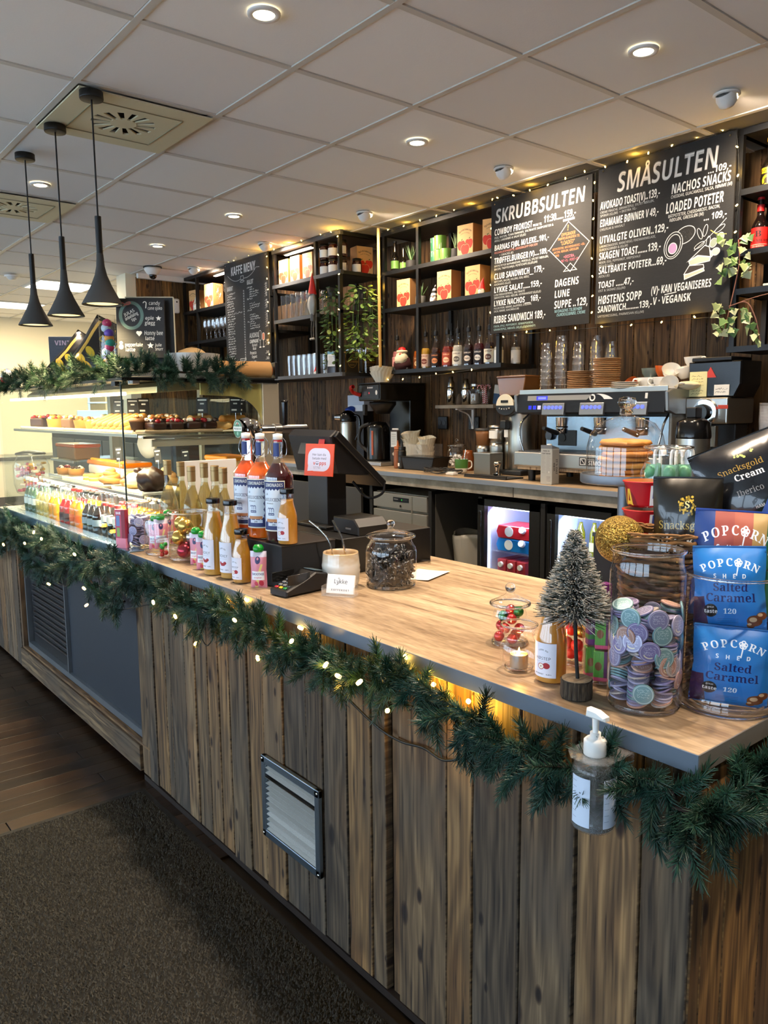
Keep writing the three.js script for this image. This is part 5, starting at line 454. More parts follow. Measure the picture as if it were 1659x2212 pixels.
bag('popcorn_bag', 'striped rainbow popcorn bag standing behind the blue bags', [PJ[0] - 0.028, CT + 0.15, PJ[2] - 0.05], [-0.1, sa + 0.0, -0.03], 0.142, 0.2, 0.06, rainM, std(0x1f3f90, 0.4)); bag('popcorn_bag', 'striped rainbow popcorn bag tilted at the right picture edge', [PJ[0] + 0.02, CT + 0.205, PJ[2] - 0.095], [-0.15, sa - 0.05, -0.4], 0.142, 0.2, 0.06, rainM, std(0x1f3f90, 0.4));
// hand sanitizer hung on the counter edge
{ const s = T('hand_sanitizer', 'clear pump bottle of hand sanitizer hung on the counter edge', 'pump bottle', [-0.748, 0.79, -1.062], 0.5); const P = [[0.0001, 0], [0.034, 0], [0.037, 0.005], [0.037, 0.1], [0.033, 0.115], [0.018, 0.126], [0.016, 0.132]]; M('bottle_body', lathe(P, 32), m.plastic, s); M('gel', lathe(cut(P, 0.034), 30), new THREE.MeshPhysicalMaterial({ color: 0xb8c0c4, roughness: 0.08, transmission: 0.85, thickness: 0 }), s); M('dip_tube', cyl(0.004, 0.004, 0.12, 10), m.plastic, s, [0, 0.01, 0]);
  const L = pic(canvas(128, 256, (c, w, h) => { fill(c, '#cfd9e8', 0, 0, w, h); for (let i = 0; i < 7; i++) fill(c, '#7f8ea6', 8, 26 + i * 32, 34, 2); }), 0.5); M('label', lab(0.0376, 0.085, 1.0), L, s, [0, 0.055, 0], [0, -0.55, 0]); M('label', lab(0.0376, 0.085, 0.9), L, s, [0, 0.055, 0], [0, 1.0, 0]);
  const pm = M('pump_collar', lathe([[0.0001, 0], [0.019, 0], [0.019, 0.024], [0.015, 0.028], [0.009, 0.03], [0.009, 0.038], [0.0001, 0.038]], 22), m.white, s, [0, 0.128, 0]); M('pump_stem', cyl(0.005, 0.006, 0.03, 12), m.white, pm, [0, 0.036, 0]); M('nozzle', ext([[-0.012, 0], [0.03, 0.003], [0.03, 0.01], [0.012, 0.016], [-0.01, 0.016]], 0.016, 0.003), m.white, pm, [0, 0.062, -0.008], [0, -0.6, 0]);
  const h = T('bottle_bracket', 'clear plastic bracket holding the sanitizer bottle to the counter', 'bracket', [-0.748, 0.9, -1.09]); M('ring_plate', ext((() => { const q = shape([[-0.04, -0.055], [0.04, -0.055], [0.04, 0.02], [0.02, 0.04], [-0.02, 0.04], [-0.04, 0.02]]), p = new THREE.Path(); p.absarc(0, 0.028 * 0 + 0.0, 0.021, 0, 2 * PI, true); q.holes.push(p); return q; })(), 0.003, 0), m.plastic, h, [0, 0.019, 0.028], [PI / 2, 0, 0]); M('back_plate', bc(0.08, 0.09, 0.003, 0.001), m.plastic, h, [0, -0.03, -0.027]); }
// ---------- the glass display case on the refrigerated end ----------
const X1 = -3.1, X0 = -5.05, ZF = -1.18, ZB = -1.905, YD = 0.945, YT = 1.62;
{ const c = T('display_case', 'glass fronted pastry display case on the refrigerated end of the bar', 'display case', [0, 0, 0]); const W = X1 - X0, D = ZF - ZB, cx = (X0 + X1) / 2, cz = (ZF + ZB) / 2;
  M('deck', pb(1.85, 0.035, D + 0.05), std(0x9b9a94, 0.35, 0.7), c, [cx - 0.045, 0.905, cz + 0.02]); M('steel_lip', join(lift(bc(1.86, 0.042, 0.012, 0.002), -3.875, 0.934, -1.125), lift(bc(1.86, 0.006, 0.06, 0.002), -3.875, 0.954, -1.15)), std(0x86a2bc, 0.24, 0.9), c);  // blue tint of the steel lip puts the sky reflection into its colour
  M('front_pane', pb(W, YT - YD - 0.02, 0.006), m.pane, c, [cx, YD + 0.012, ZF]); M('side_pane', pb(0.006, YT - YD - 0.02, D - 0.09), m.pane, c, [X1, YD + 0.012, ZF - (D - 0.09) / 2 - 0.004]); M('side_pane', pb(0.006, YT - YD - 0.02, D - 0.02), m.pane, c, [X0, YD + 0.012, cz]);
  M('glass_edge', bc(0.006, YT - YD - 0.01, 0.006, 0.001), std(0x23302c, 0.2), c, [X1 + 0.003, (YT + YD) / 2, ZF + 0.003]);
  M('roof', join(lift(pb(W + 0.02, 0.012, D), cx, YT, cz)), m.blackGloss, c); M('roof_canopy', ext([[0, 0], [0.2, 0], [0.23, -0.02], [0.23, -0.045], [0.02, -0.03], [0, -0.02]], W - 0.05, 0.002).rotateY(-PI / 2), std(0xc9b98e, 0.3, 0.8), c, [X1 - 0.02, YT - 0.002, ZB + 0.34]);
  M('clamp', bc(0.05, 0.024, 0.03, 0.002), m.brushed, c, [X1 - 0.02, YT - 0.002, ZF - 0.06]); M('clamp', bc(0.04, 0.02, 0.02, 0.002), m.black, c, [X1 - 0.04, YT - 0.012, ZF + 0.008]);
  M('corner_post', bc(0.05, YT - 0.95, 0.085, 0.003), std(0xb9b09a, 0.4, 0.6), c, [X1 - 0.02, (YT + 0.95) / 2, ZB + 0.04]); M('corner_post', bc(0.05, YT - 0.95, 0.085, 0.003), std(0xb9b09a, 0.4, 0.6), c, [X0 + 0.03, (YT + 0.95) / 2, ZB + 0.04]);
  M('curved_bracket', ext((() => { const s = new THREE.Shape(); s.moveTo(0, 0); s.lineTo(0.3, 0); s.lineTo(0.3, -0.17); s.quadraticCurveTo(0.27, -0.06, 0.14, -0.055); s.lineTo(0, -0.05); s.closePath(); return s; })(), 0.006, 0.001).rotateY(PI / 2), std(0xd2c07a, 0.3, 0.5), c, [X1 - 0.016, YT - 0.005, ZB + 0.38]);
  M('back_post', bc(0.03, YT - 0.95, 0.02, 0.002), std(0xb9b09a, 0.4, 0.6), c, [-3.85, (YT + 0.95) / 2, ZB + 0.02]); M('back_door', pb(W - 0.1, YT - YD - 0.1, 0.005), m.pane, c, [cx, YD + 0.05, ZB + 0.035]);
  const shelf = (x0, x1, y, z0, z1) => { M('glass_shelf', pb(x1 - x0, 0.008, z0 - z1), m.pane, c, [(x0 + x1) / 2, y - 0.008, (z0 + z1) / 2]); M('shelf_edge', bc(x1 - x0, 0.014, 0.006, 0.001), m.steel, c, [(x0 + x1) / 2, y - 0.008, z0]); };
  shelf(X0 + 0.05, X1 - 0.02, 1.405, -1.245, -1.84); shelf(-4.56, X1 - 0.03, 1.15, -1.262, -1.84); shelf(X0 + 0.03, -4.6, 1.22, -1.45, -1.84);
  M('wooden_support', bc(0.016, 0.012, 0.52, 0.002), m.steel, c, [X1 - 0.035, 1.39, -1.53]); M('shelf_bracket', bc(0.01, 0.03, 0.5, 0.002), std(0xb9b09a, 0.4, 0.6), c, [X1 - 0.04, 1.365, -1.56]);
  M('lamp_tube', bc(W - 0.2, 0.014, 0.02, 0.004), std(0xffffff, 0.4, 0, { emissive: 0xffe9c0, emissiveIntensity: 9 }), c, [cx, YT - 0.05, -1.23]);
  for (const [x, w] of [[-3.55, 0.8], [-4.5, 0.9]]) { const l = new THREE.RectAreaLight(0xffe6ba, 110, w, 0.03); l.position.set(x, YT - 0.062, -1.23); l.rotation.x = -PI / 2; scene.add(l); }
  for (const [x, w] of [[-3.75, 1.1]]) { const l = new THREE.RectAreaLight(0xffe6ba, 200, w, 0.02); l.position.set(x, 1.385, -1.3); l.rotation.x = -PI / 2; scene.add(l); }
  { const l = new THREE.RectAreaLight(0xffeccc, 260, 1.4, 0.02); l.position.set(-3.86, 1.128, -1.272); l.rotation.x = -PI / 2; scene.add(l); } M('lamp_tube', bc(1.4, 0.008, 0.012, 0.003), std(0xffffff, 0.4, 0, { emissive: 0xffe9c0, emissiveIntensity: 9 }), c, [-3.86, 1.134, -1.272]);  // strip lamp added under the lower shelf to brighten the bottles
  M('lamp_tube', bc(1.2, 0.008, 0.012, 0.003), std(0xffffff, 0.4, 0, { emissive: 0xffe9c0, emissiveIntensity: 9 }), c, [-3.75, 1.391, -1.3]); }
{ const p = one('white_panel', 'white upright sheet metal panel behind the gold capped bottles', 'panel', bc(0.008, 0.335, 0.27, 0.003), m.white, [-3.082, CT + 0.169, -1.535]);
}
// trays, cakes and pastries
const YU = 1.4055, YL = 1.1505; const tray = (label, x, y, z, w, d, mat = m.cream) => { const t = T('tray', label, 'tray', [x, y, z]); M('tray_base', bx(w, 0.006, d, 0.002), mat, t); M('tray_rim', join(lift(bc(w, 0.012, 0.006, 0.002), 0, 0.006, d / 2), lift(bc(w, 0.012, 0.006, 0.002), 0, 0.006, -d / 2)), mat, t); return t; };
tray('long pale tray of cakes along the front of the upper shelf, left part', -4.55, YU, -1.37, 0.8, 0.2); tray('long pale tray of cakes along the front of the upper shelf, right part', -3.68, YU, -1.37, 0.9, 0.2); tray('pale tray of twisted pastries at the back of the upper shelf', -3.37, YU, -1.72, 0.42, 0.16);
one('cutting_board', 'wooden board carrying chocolate slices at the end of the upper shelf', 'board', boxUV(bx(0.12, 0.014, 0.36, 0.006), 2), pic(topMap, 0.6), [-3.19, YU + 0.0, -1.46]);
const top1 = (P, n, r, R, h, mats, nm, par) => { const gs = {}; for (let i = 0; i < n; i++) { const k = Math.floor(rnd() * mats.length), a = rnd() * 6.28, q = Math.sqrt(rnd()) * R; (gs[k] ??= []).push(lift(lump(r * rr(0.7, 1.2), 0.3, 3, 0.8, 1, i), Math.sin(a) * q, h + rr(0, r * 0.8), Math.cos(a) * q)); } for (const k in gs) M(nm, join(gs[k]), mats[k], par); };
function tart(label, p, r, h, mats, grp) { const t = T('tart', label, 'tart', p, rr(0, 6), grp); M('crust', lathe([[0.0001, 0], [r * 0.85, 0], [r, h], [r * 0.93, h], [r * 0.9, h * 0.85], [0.0001, h * 0.85]], 24), m.pastry, t); M('filling', cyl(r * 0.92, r * 0.88, h * 0.12, 20), m.creamy, t, [0, h * 0.84, 0]); top1(null, 14, r * 0.22, r * 0.75, h, mats, 'topping', t); return t; }
function loaf(label, p, l, w, h, mat, tops, ry = 0, grp) { const t = T('cake', label, 'cake', p, ry, grp); M('cake_body', warp(new RoundedBoxGeometry(l, h, w, 3, 0.012), (v) => { v.y += 0.004 * fb3(v.x * 50, v.z * 50, 1); }).translate(0, h / 2, 0), mat, t); if (tops) { const gs = {}; for (let i = 0; i < 22; i++) { const k = Math.floor(rnd() * tops.length); (gs[k] ??= []).push(lift(lump(rr(0.008, 0.014), 0.3, 3, 0.8, 1, i), rr(-l / 2.3, l / 2.3), h + rr(0, 0.006), rr(-w / 2.4, w / 2.4))); } for (const k in gs) M('topping', join(gs[k]), tops[k], t); } return t; }
function roll(label, p, l, w, mat, ry, grp, tw = 5) { const g = warp(new THREE.CapsuleGeometry(w / 2, l - w, 6, 18).rotateZ(PI / 2), (v) => { const k = 1 + 0.13 * Math.sin(v.x / l * tw * 6.28 + Math.atan2(v.y, v.z)); v.y *= k * 0.75; v.z *= k; }); return one('pastry', label, 'pastry', lift(g, 0, w * 0.36, 0), mat, p, [0, ry, 0], grp); }
const fruit = [m.berry, std(0xd98a28, 0.4), std(0x9db545, 0.4), m.creamy];
loaf('dark chocolate cake with fruit at the left end of the upper tray', [-4.87, YU + 0.006, -1.36], 0.1, 0.07, 0.055, m.choc, fruit, 0.5); loaf('second dark chocolate cake with fruit, half behind the first', [-4.74, YU + 0.006, -1.41], 0.1, 0.06, 0.06, m.choc, fruit, 0.4);
tart('orange crusted tart topped with berries', [-4.5, YU + 0.006, -1.345], 0.055, 0.05, fruit); loaf('brown loaf cake with pale nut topping', [-4.25, YU + 0.006, -1.345], 0.16, 0.07, 0.055, std(0x5c3a1e, 0.7), [m.creamy, m.nut, fruit[2]]); tart('nut topped tart beside the brown loaf', [-4.05, YU + 0.006, -1.35], 0.06, 0.045, [m.nut, m.pastry, m.pastryPale]); tart('glazed nut tart in the middle of the upper tray', [-3.9, YU + 0.006, -1.35], 0.055, 0.04, [m.nut, m.pastryPale]);
loaf('creamy topped slice behind the glazed tarts', [-4.05, YU + 0.006, -1.5], 0.2, 0.09, 0.06, m.pastry, [m.creamy, fruit[2], m.pastryPale]);
{ const nm = ['first', 'second', 'third', 'fourth', 'fifth', 'sixth']; for (let i = 0; i < 6; i++) { const b = T('filled_baguette', 'filled baguette leaning in the row on the upper tray, ' + nm[i] + ' from the left', 'sandwich', [-3.78 + i * 0.075, YU + 0.03, -1.35], 0.5, 'filled baguettes on the upper tray'); b.rotation.set(0, 0.55, 0.35); const g = warp(new THREE.CapsuleGeometry(0.022, 0.1, 6, 14).rotateZ(PI / 2), (v) => { v.z *= 1.1; v.y *= 0.62; }); M('bread_bottom', g, std(0xb07838, 0.65), b); M('bread_top', g, std(0xc08c48, 0.6), b, [0, 0.024, 0]); M('filling', lump(0.02, 0.3, 3, 0.35, 2).scale(2.6, 1, 1.15), i % 2 ? std(0x86a050, 0.6) : m.creamy, b, [0, 0.013, 0]); } }
for (let i = 0; i < 3; i++) { const t = T('muffin', ['muffin with white and brown topping nearest the case corner', 'muffin with nut topping behind the corner one', 'muffin with crumb topping, last of three on the right'][i], 'muffin', [-3.25 - (i ? 0.02 : 0), YU + 0.006, -1.3 - i * 0.085]); M('paper_cup', lathe([[0.0001, 0], [0.026, 0], [0.035, 0.045], [0.033, 0.045]], 20), std(0x4a2d1a, 0.8), t); M('cake_body', lump(0.036, 0.12, 2, 0.5, 2), std(0x6b4423, 0.7), t, [0, 0.046, 0]); top1(null, 12, 0.009, 0.026, 0.058, [m.creamy, m.pastryPale, m.nut], 'topping', t); }
for (let i = 0; i < 4; i++) loaf('chocolate slice with white and red topping on the wooden board, ' + ['nearest', 'second', 'third', 'farthest'][i], [-3.185, YU + 0.0145, -1.35 - i * 0.078], 0.1, 0.066, 0.034, m.choc, [m.creamy, m.berry, m.choc], 0.0, 'chocolate slices on the wooden board');
loaf('nut topped yellow cake at the back of the upper shelf', [-3.55, YU + 0.006, -1.55], 0.16, 0.1, 0.06, m.pastry, [m.pastryPale, m.creamy, m.nut]);
for (let i = 0; i < 7; i++) roll('twisted golden pastry on the back tray of the upper shelf', [-3.42 + (i % 3) * 0.09, YU + 0.008 + (i > 4 ? 0.028 : 0), -1.67 - (i % 2) * 0.075], 0.13, 0.05, i % 2 ? m.pastry : m.pastryPale, 0.4 + i * 0.2, 'twisted pastries on the back tray');
tray('grey tray at the left of the lower shelf', -4.42, YL, -1.38, 0.24, 0.17, m.brushed); tray('pale wooden tray of small cakes on the lower shelf', -3.95, YL, -1.36, 0.6, 0.16); tray('white tray at the right of the lower shelf', -3.36, YL, -1.38, 0.36, 0.2, m.white);
tart('small nut tart at the left of the lower shelf', [-4.5, YL + 0.006, -1.37], 0.045, 0.035, [m.berry, m.creamy, m.choc]); tart('small pink tart beside it on the lower shelf', [-4.37, YL + 0.006, -1.39], 0.045, 0.035, [m.choc, m.creamy]);
{ const t = T('cake', 'large orange glazed cream cake in the middle of the lower shelf', 'cake', [-4.22, YL + 0.001, -1.57]); M('cake_body', bx(0.52, 0.06, 0.16, 0.015), m.creamy, t); M('glaze', warp(new RoundedBoxGeometry(0.53, 0.025, 0.17, 4, 0.011), (v) => { v.y += 0.006 * fb3(v.x * 40, v.z * 40, 2); }).translate(0, 0.068, 0), phy(0xe87a10, 0.2, { clearcoat: 0.6 }), t); const gs = []; for (let i = 0; i < 20; i++) gs.push(lift(lump(0.011, 0.2, 3, 0.8, 1, i), -0.24 + i * 0.0255, 0.083, 0.06)); M('piped_cream', join(gs), std(0xeab020, 0.4), t); }
{ const t = T('cake', 'orange topped caramel cake far left inside the display case', 'cake', [-4.82, 1.2205, -1.55]); M('cake_body', bx(0.34, 0.075, 0.15, 0.01), std(0x9c6a34, 0.6), t); M('glaze', warp(new RoundedBoxGeometry(0.35, 0.022, 0.16, 4, 0.01), (v) => { v.y += 0.006 * fb3(v.x * 40, v.z * 40, 5); }).translate(0, 0.08, 0), phy(0xd8560e, 0.25, { clearcoat: 0.5 }), t); }
{ const t = T('cake', 'orange topped cake at the back right of the lower shelf', 'cake', [-3.3, YL + 0.001, -1.74]); M('cake_body', bx(0.22, 0.12, 0.12, 0.01), m.pastryPale, t); M('glaze', bx(0.225, 0.025, 0.125, 0.01), phy(0xe08a1c, 0.3), t, [0, 0.116, 0]); }
for (let i = 0; i < 4; i++) { const t = T('cookie', 'small sandwich cookie on the pale wooden tray', 'cookie', [-3.99 + (i % 2) * 0.085, YL + 0.007, -1.33 - (i >> 1) * 0.06], i, 'sandwich cookies on the lower shelf'); const g = warp(cyl(0.03, 0.027, 0.012, 20), (v) => v); M('biscuit', g, m.pastry, t); M('cream', cyl(0.027, 0.027, 0.006, 18), m.creamy, t, [0, 0.012, 0]); M('biscuit', g, m.pastry, t, [0, 0.018, 0]); }
const swirl = (label, p, s, mat) => one('pastry', label, 'pastry', (() => { const gs = []; for (let k = 0; k < 4; k++) gs.push(lift(new THREE.TorusGeometry(0.036 - k * 0.009, 0.013, 8, 22).rotateX(PI / 2 + 0.15 * (k % 2 ? 1 : -1)), 0, 0.013 + k * 0.013, 0)); return join(gs).scale(s, s, s); })(), mat, p);
swirl('golden swirl pastry before the case corner on the lower shelf', [-3.7, YL + 0.007, -1.335], 1.15, m.pastry); swirl('golden croissant like swirl behind the cream puff', [-3.62, YL + 0.001, -1.58], 1.2, m.pastryPale); swirl('dark orange swirl pastry beside the cream puff', [-3.52, YL + 0.007, -1.36], 1.0, std(0xb8661c, 0.5));
{ const t = T('cream_puff', 'white cream puff with a chocolate on top at the case corner', 'pastry', [-3.4, YL + 0.007, -1.345]); M('puff', lump(0.055, 0.22, 3, 0.7, 3, 4), m.creamy, t, [0, 0.034, 0]); M('base', lump(0.058, 0.2, 3, 0.4, 3, 8), m.pastryPale, t, [0, 0.018, 0]); M('chocolate', lump(0.018, 0.2, 3, 0.8, 2), m.choc, t, [0.01, 0.078, 0.0]); }
{ const t = T('chocolate_pastry', 'large dark chocolate covered pastry mound at the case corner', 'pastry', [-3.235, YL + 0.007, -1.345]); M('mound', warp(lump(0.066, 0.3, 2.6, 0.85, 4, 6), (v) => { const a = Math.atan2(v.x, v.z); v.multiplyScalar(1 + 0.07 * Math.sin(a * 7 + v.y * 60)); }), m.choc, t, [0, 0.045, 0]); }
// price tags
{ const tg = pic(canvas(96, 128, (c, w, h) => { fill(c, '#1c1b1b', 0, 0, w, h); fill(c, '#e5e2d8', 10, 14, 76, 12); fill(c, '#e5e2d8', 30, 44, 34, 12); fill(c, '#e5e2d8', 14, 96, 44, 14); }), 0.5); const pos = [[-3.86, -1.45], [-3.6, -1.42], [-3.42, -1.4], [-3.25, -1.6], [-3.2, -1.74], [-3.33, -1.84]]; const ord = ['first', 'second', 'third', 'fourth', 'fifth', 'sixth'];
  pos.forEach(([x, z], i) => { const t = T('price_tag', 'black price tag on the upper shelf, ' + ord[i] + ' from the left', 'price tag', [x, YU + 0.006, z], 0.9 + (i % 3) * 0.2); M('stem', cyl(0.0015, 0.0015, 0.075, 6), m.chrome, t); M('card', frontUV(bx(0.05, 0.07, 0.0025, 0.0005), -0.025, 0, 0.025, 0.07), tg, t, [0, 0.075, 0], [-0.1, 0, 0]); });
  [[-3.75, -1.4], [-3.45, -1.47], [-3.28, -1.53]].forEach(([x, z], i) => { const t = T('price_tag', 'black price tag on the lower shelf, ' + ord[i] + ' from the left', 'price tag', [x, YL + 0.006, z], 0.7 + i * 0.15); M('stem', cyl(0.0015, 0.0015, 0.11, 6), m.chrome, t); M('card', frontUV(bx(0.032, 0.07, 0.0025, 0.0005), -0.016, 0, 0.016, 0.07), tg, t, [0, 0.1, 0], [-0.1, 0, 0.1]); }); }
one('plastic_bag', 'crumpled clear plastic bag hanging behind the lower shelf', 'bag', lump(0.1, 0.35, 2.5, 0.8, 3, 3).scale(1.2, 1, 0.25), new THREE.MeshPhysicalMaterial({ color: 0xf2ecdc, roughness: 0.3, transmission: 0.35, thickness: 0, side: THREE.DoubleSide }), [-4.3, 1.31, -1.77]);
// rows of bottles on the deck
{ const kinds = [
    ['green capped water bottle in the display case', 'green capped water bottles', { r: 0.027, h: 0.19, rn: 0.012, hb: 0.09, hs: 0.145, liq: phy(0x7fa58a, 0.1, { transmission: 0.7, thickness: 0, clearcoat: 1 }), cap: m.white, ch: 0.02, label: std(0xe6ebe6, 0.5), lh: 0.035, la: 6.2, ly: 0.05 }],
    ['clear pale soda bottle in the display case', 'clear soda bottles', { r: 0.028, h: 0.175, rn: 0.012, hb: 0.08, hs: 0.13, liq: phy(0xd8d4a8, 0.1, { transmission: 0.75, thickness: 0, clearcoat: 1 }), cap: m.white, ch: 0.012 }],
    ['yellow soda bottle in the display case', 'yellow soda bottles', { r: 0.029, h: 0.175, rn: 0.013, hb: 0.085, hs: 0.125, liq: phy(0xf2a40a, 0.15, { clearcoat: 1 }), cap: m.black, ch: 0.012 }],
    ['red soda bottle in the display case', 'red soda bottles', { r: 0.03, h: 0.18, rn: 0.013, hb: 0.085, hs: 0.125, liq: phy(0xc00c14, 0.15, { clearcoat: 1 }), cap: m.white, ch: 0.012, label: std(0x3a0d12, 0.5), lh: 0.04, la: 3, ly: 0.02 }],
    ['red capped orange soda bottle in the display case', 'orange soda bottles', { r: 0.031, h: 0.185, rn: 0.014, hb: 0.09, hs: 0.13, liq: phy(0xf58c08, 0.15, { clearcoat: 1 }), cap: m.red, ch: 0.014, label: std(0xe0601a, 0.5), lh: 0.036, la: 2.4, ly: 0.03 }],
    ['black capped cola bottle in the display case', 'dark cola bottles', { r: 0.03, h: 0.185, rn: 0.012, hb: 0.08, hs: 0.13, liq: phy(0x1a0c08, 0.1, { clearcoat: 1 }), cap: m.black, ch: 0.012, label: std(0x8fa0ae, 0.5), lh: 0.03, la: 2.4, ly: 0.04 }],
    ['small red capped dark bottle in the display case', 'small dark bottles', { r: 0.024, h: 0.15, rn: 0.012, hb: 0.06, hs: 0.1, liq: phy(0x1c0d0a, 0.1, { clearcoat: 1 }), cap: m.red, ch: 0.014, label: std(0xe9e4dc, 0.5), lh: 0.03, la: 5, ly: 0.07 }],
    ['small golden juice bottle in the display case', 'small golden juice bottles', { r: 0.026, h: 0.16, rn: 0.013, hb: 0.07, hs: 0.11, liq: phy(0xeab420, 0.15, { clearcoat: 1 }), cap: m.white, ch: 0.012 }]];
  const protos = {}, lay = [[-4.72, -4.5, 3, 0], [-4.5, -4.28, 3, 1], [-4.27, -4.1, 2, 2], [-4.08, -3.93, 2, 3], [-3.92, -3.75, 2, 4], [-3.74, -3.52, 2, 5], [-3.5, -3.28, 2, 6]]; const row = ['front row', 'second row', 'third row'];
  const seen = {}; const put = (k, x, z, rw) => { const [lb0, g, o] = kinds[k], n = (seen[k + rw] = (seen[k + rw] ?? -1) + 1), lb = lb0.replace(' in the display case', '') + ', ' + ORD[n] + ' from left, display case ' + rw; if (!protos[k]) protos[k] = bottle('soda_bottle', lb, 'bottle', [x, 0.9405, z], 0.6, o, g); else dup(protos[k], [x, 0.9405, z], rr(0, 1.2), lb); };
  for (const [a, b, n, k] of lay) for (let r = 0; r < n; r++) for (let x = a + 0.035 + (r % 2) * 0.02; x < b - 0.02; x += 0.07) put(k, x, -1.222 - r * 0.068, row[r]);
  for (let i = 0; i < 14; i++) put(7, -4.1 + i * 0.062, -1.37, 'fourth row'); for (let i = 0; i < 9; i++) put(i % 3 ? 5 : 0, -4.7 + i * 0.07, -1.43, 'last row'); for (let i = 0; i < 9; i++) put(7, -3.78 + i * 0.062, -1.43, 'last row'); }
{ const j = T('candy_jar', 'footed glass jar of wrapped sweets at the left end of the display case', 'jar', [-4.9, 0.9405, -1.3]); M('jar_body', lathe([[0.0001, 0.004], [0.07, 0.002], [0.07, 0.008], [0.02, 0.03], [0.02, 0.05], [0.085, 0.09], [0.1, 0.14], [0.1, 0.25], [0.075, 0.3], [0.08, 0.31]], 30), m.glass, j); M('lid', lathe([[0.085, 0.312], [0.082, 0.322], [0.03, 0.335], [0.0001, 0.336]], 28), m.darkSteel, j); const cs = [0xe8b23a, 0xd9543a, 0xf0e6d0, 0xc24a6a].map((c) => std(c, 0.35)), gs = [[], [], [], []]; for (let i = 0; i < 90; i++) { const a = rnd() * 6.28, R = Math.sqrt(rnd()) * 0.078; gs[i % 4].push(lift(bc(0.03, 0.014, 0.016, 0.004).rotateX(rr(0, 3)).rotateY(rr(0, 3)), Math.sin(a) * R, rr(0.1, 0.26), Math.cos(a) * R)); } gs.forEach((g, i) => { const q = M('sweets', join(g), cs[i], j); q.userData.kind = 'stuff'; });
  one('display_plinth', 'pale plinth behind the footed sweets jar', 'plinth', bx(0.3, 0.06, 0.16, 0.005), m.cream, [-4.86, 0.9405, -1.55]); }
// ---------- on top of the display case ----------
const YR = YT + 0.0125;
const chalkA = canvas(320, 420, (c, w, h) => { chalkGround(c, w, h, '#202225', 1500); c.strokeStyle = '#4f6a63'; c.lineWidth = 22; c.beginPath(); c.ellipse(100, 120, 70, 88, 0, 0, 7); c.stroke(); c.strokeStyle = '#6d8a80'; c.lineWidth = 3; for (let i = 0; i < 70; i++) { const a = i / 70 * 6.28; c.beginPath(); c.moveTo(100 + Math.sin(a) * 62, 120 + Math.cos(a) * 78); c.lineTo(100 + Math.sin(a + 0.2) * 82, 120 + Math.cos(a + 0.2) * 100); c.stroke(); } c.strokeStyle = '#c46a6a'; c.lineWidth = 5; c.beginPath(); c.ellipse(45, 42, 16, 9, 0.4, 0, 7); c.ellipse(82, 36, 16, 9, -0.4, 0, 7); c.stroke(); c.save(); c.translate(100, 125); c.rotate(-0.5); hand(c, 'JULAS', -38, -18, 22, 76, W1); hand(c, 'anbefaling', -48, 10, 22, 96, W1); hand(c, 'tips', -14, 36, 22, 34, W1); c.restore();
  hand(c, 'candy', 216, 46, 26, 74, W1); hand(c, 'cane sjoko', 208, 80, 24, 96, W1); c.strokeStyle = W1; c.lineWidth = 6; c.beginPath(); c.arc(190, 34, 10, PI, 0); c.lineTo(196, 70); c.stroke(); hand(c, 'eple', 190, 150, 26, 58, W1); hand(c, 'gløgg', 186, 184, 26, 68, W1); const star = (x, y, r) => { c.fillStyle = W1; c.beginPath(); for (let i = 0; i < 10; i++) { const a = i / 10 * 6.28, q = i % 2 ? r * 0.45 : r; c.lineTo(x + Math.sin(a) * q, y - Math.cos(a) * q); } c.fill(); }; star(278, 140, 20); hand(c, 'Honny bee', 180, 256, 30, 124, W1); hand(c, 'latte', 186, 292, 26, 62, W1); disc(c, W1, 140, 238, 11, 10); disc(c, W1, 156, 238, 11, 10); c.beginPath(); c.moveTo(128, 242); c.lineTo(148, 266); c.lineTo(168, 242); c.fill(); hand(c, 'pepperkake', 52, 336, 26, 118, W1); hand(c, 'latte', 54, 370, 26, 66, W1); disc(c, '#cfcac0', 28, 310, 11); disc(c, '#cfcac0', 28, 338, 15, 18); star(220, 330, 24); hand(c, 'jule', 250, 336, 22, 44, W1); hand(c, 'snurr', 250, 364, 22, 52, W1); });
{ const b = T('chalk_sign', 'small chalk sign of winter drinks on the display case', 'sign', [-3.24, YR, -1.33], 0.98); M('chalk_panel', frontUV(bx(0.2, 0.25, 0.012, 0.004), -0.1, 0, 0.1, 0.25), pic(chalkA, 0.7), b, [0, 0.085, 0.004], [-0.08, 0, 0]); M('foot', bx(0.16, 0.01, 0.07, 0.002), m.black, b); M('lower_panel', bx(0.19, 0.16, 0.008, 0.002), std(0x2a2f38, 0.6), b, [0, 0.006, -0.004]); const b2 = T('chalk_sign', 'second chalk sign showing its pale rim behind the winter drinks sign', 'sign', [-3.28, YR, -1.39], 0.95); M('panel', bx(0.2, 0.345, 0.01, 0.004), m.black, b2); M('pale_rim', join(lift(bc(0.204, 0.005, 0.012, 0.002), 0, 0.346), lift(bc(0.005, 0.345, 0.012, 0.002), 0.101, 0.173)), m.cream, b2);
  const b3 = T('chalk_sign', 'slate blue chalk sign far left above the garland', 'sign', [-4.75, YR, -1.5], 1.0); M('chalk_panel', frontUV(bx(0.2, 0.3, 0.012, 0.004), -0.1, 0, 0.1, 0.3), pic(canvas(128, 192, (c, w, h) => { chalkGround(c, w, h, '#3a4350', 600); txt(c, 'VINTER', 64, 24, 24, '#b9a2b4'); c.strokeStyle = W1; c.lineWidth = 4; c.beginPath(); c.arc(40, 90, 14, 0, 7); c.arc(40, 130, 24, 0, 7); c.stroke(); txt(c, 'kakao', 92, 92, 20, '#d8d8d8'); }), 0.7), b3); M('foot', bx(0.1, 0.01, 0.06, 0.002), m.black, b3); }
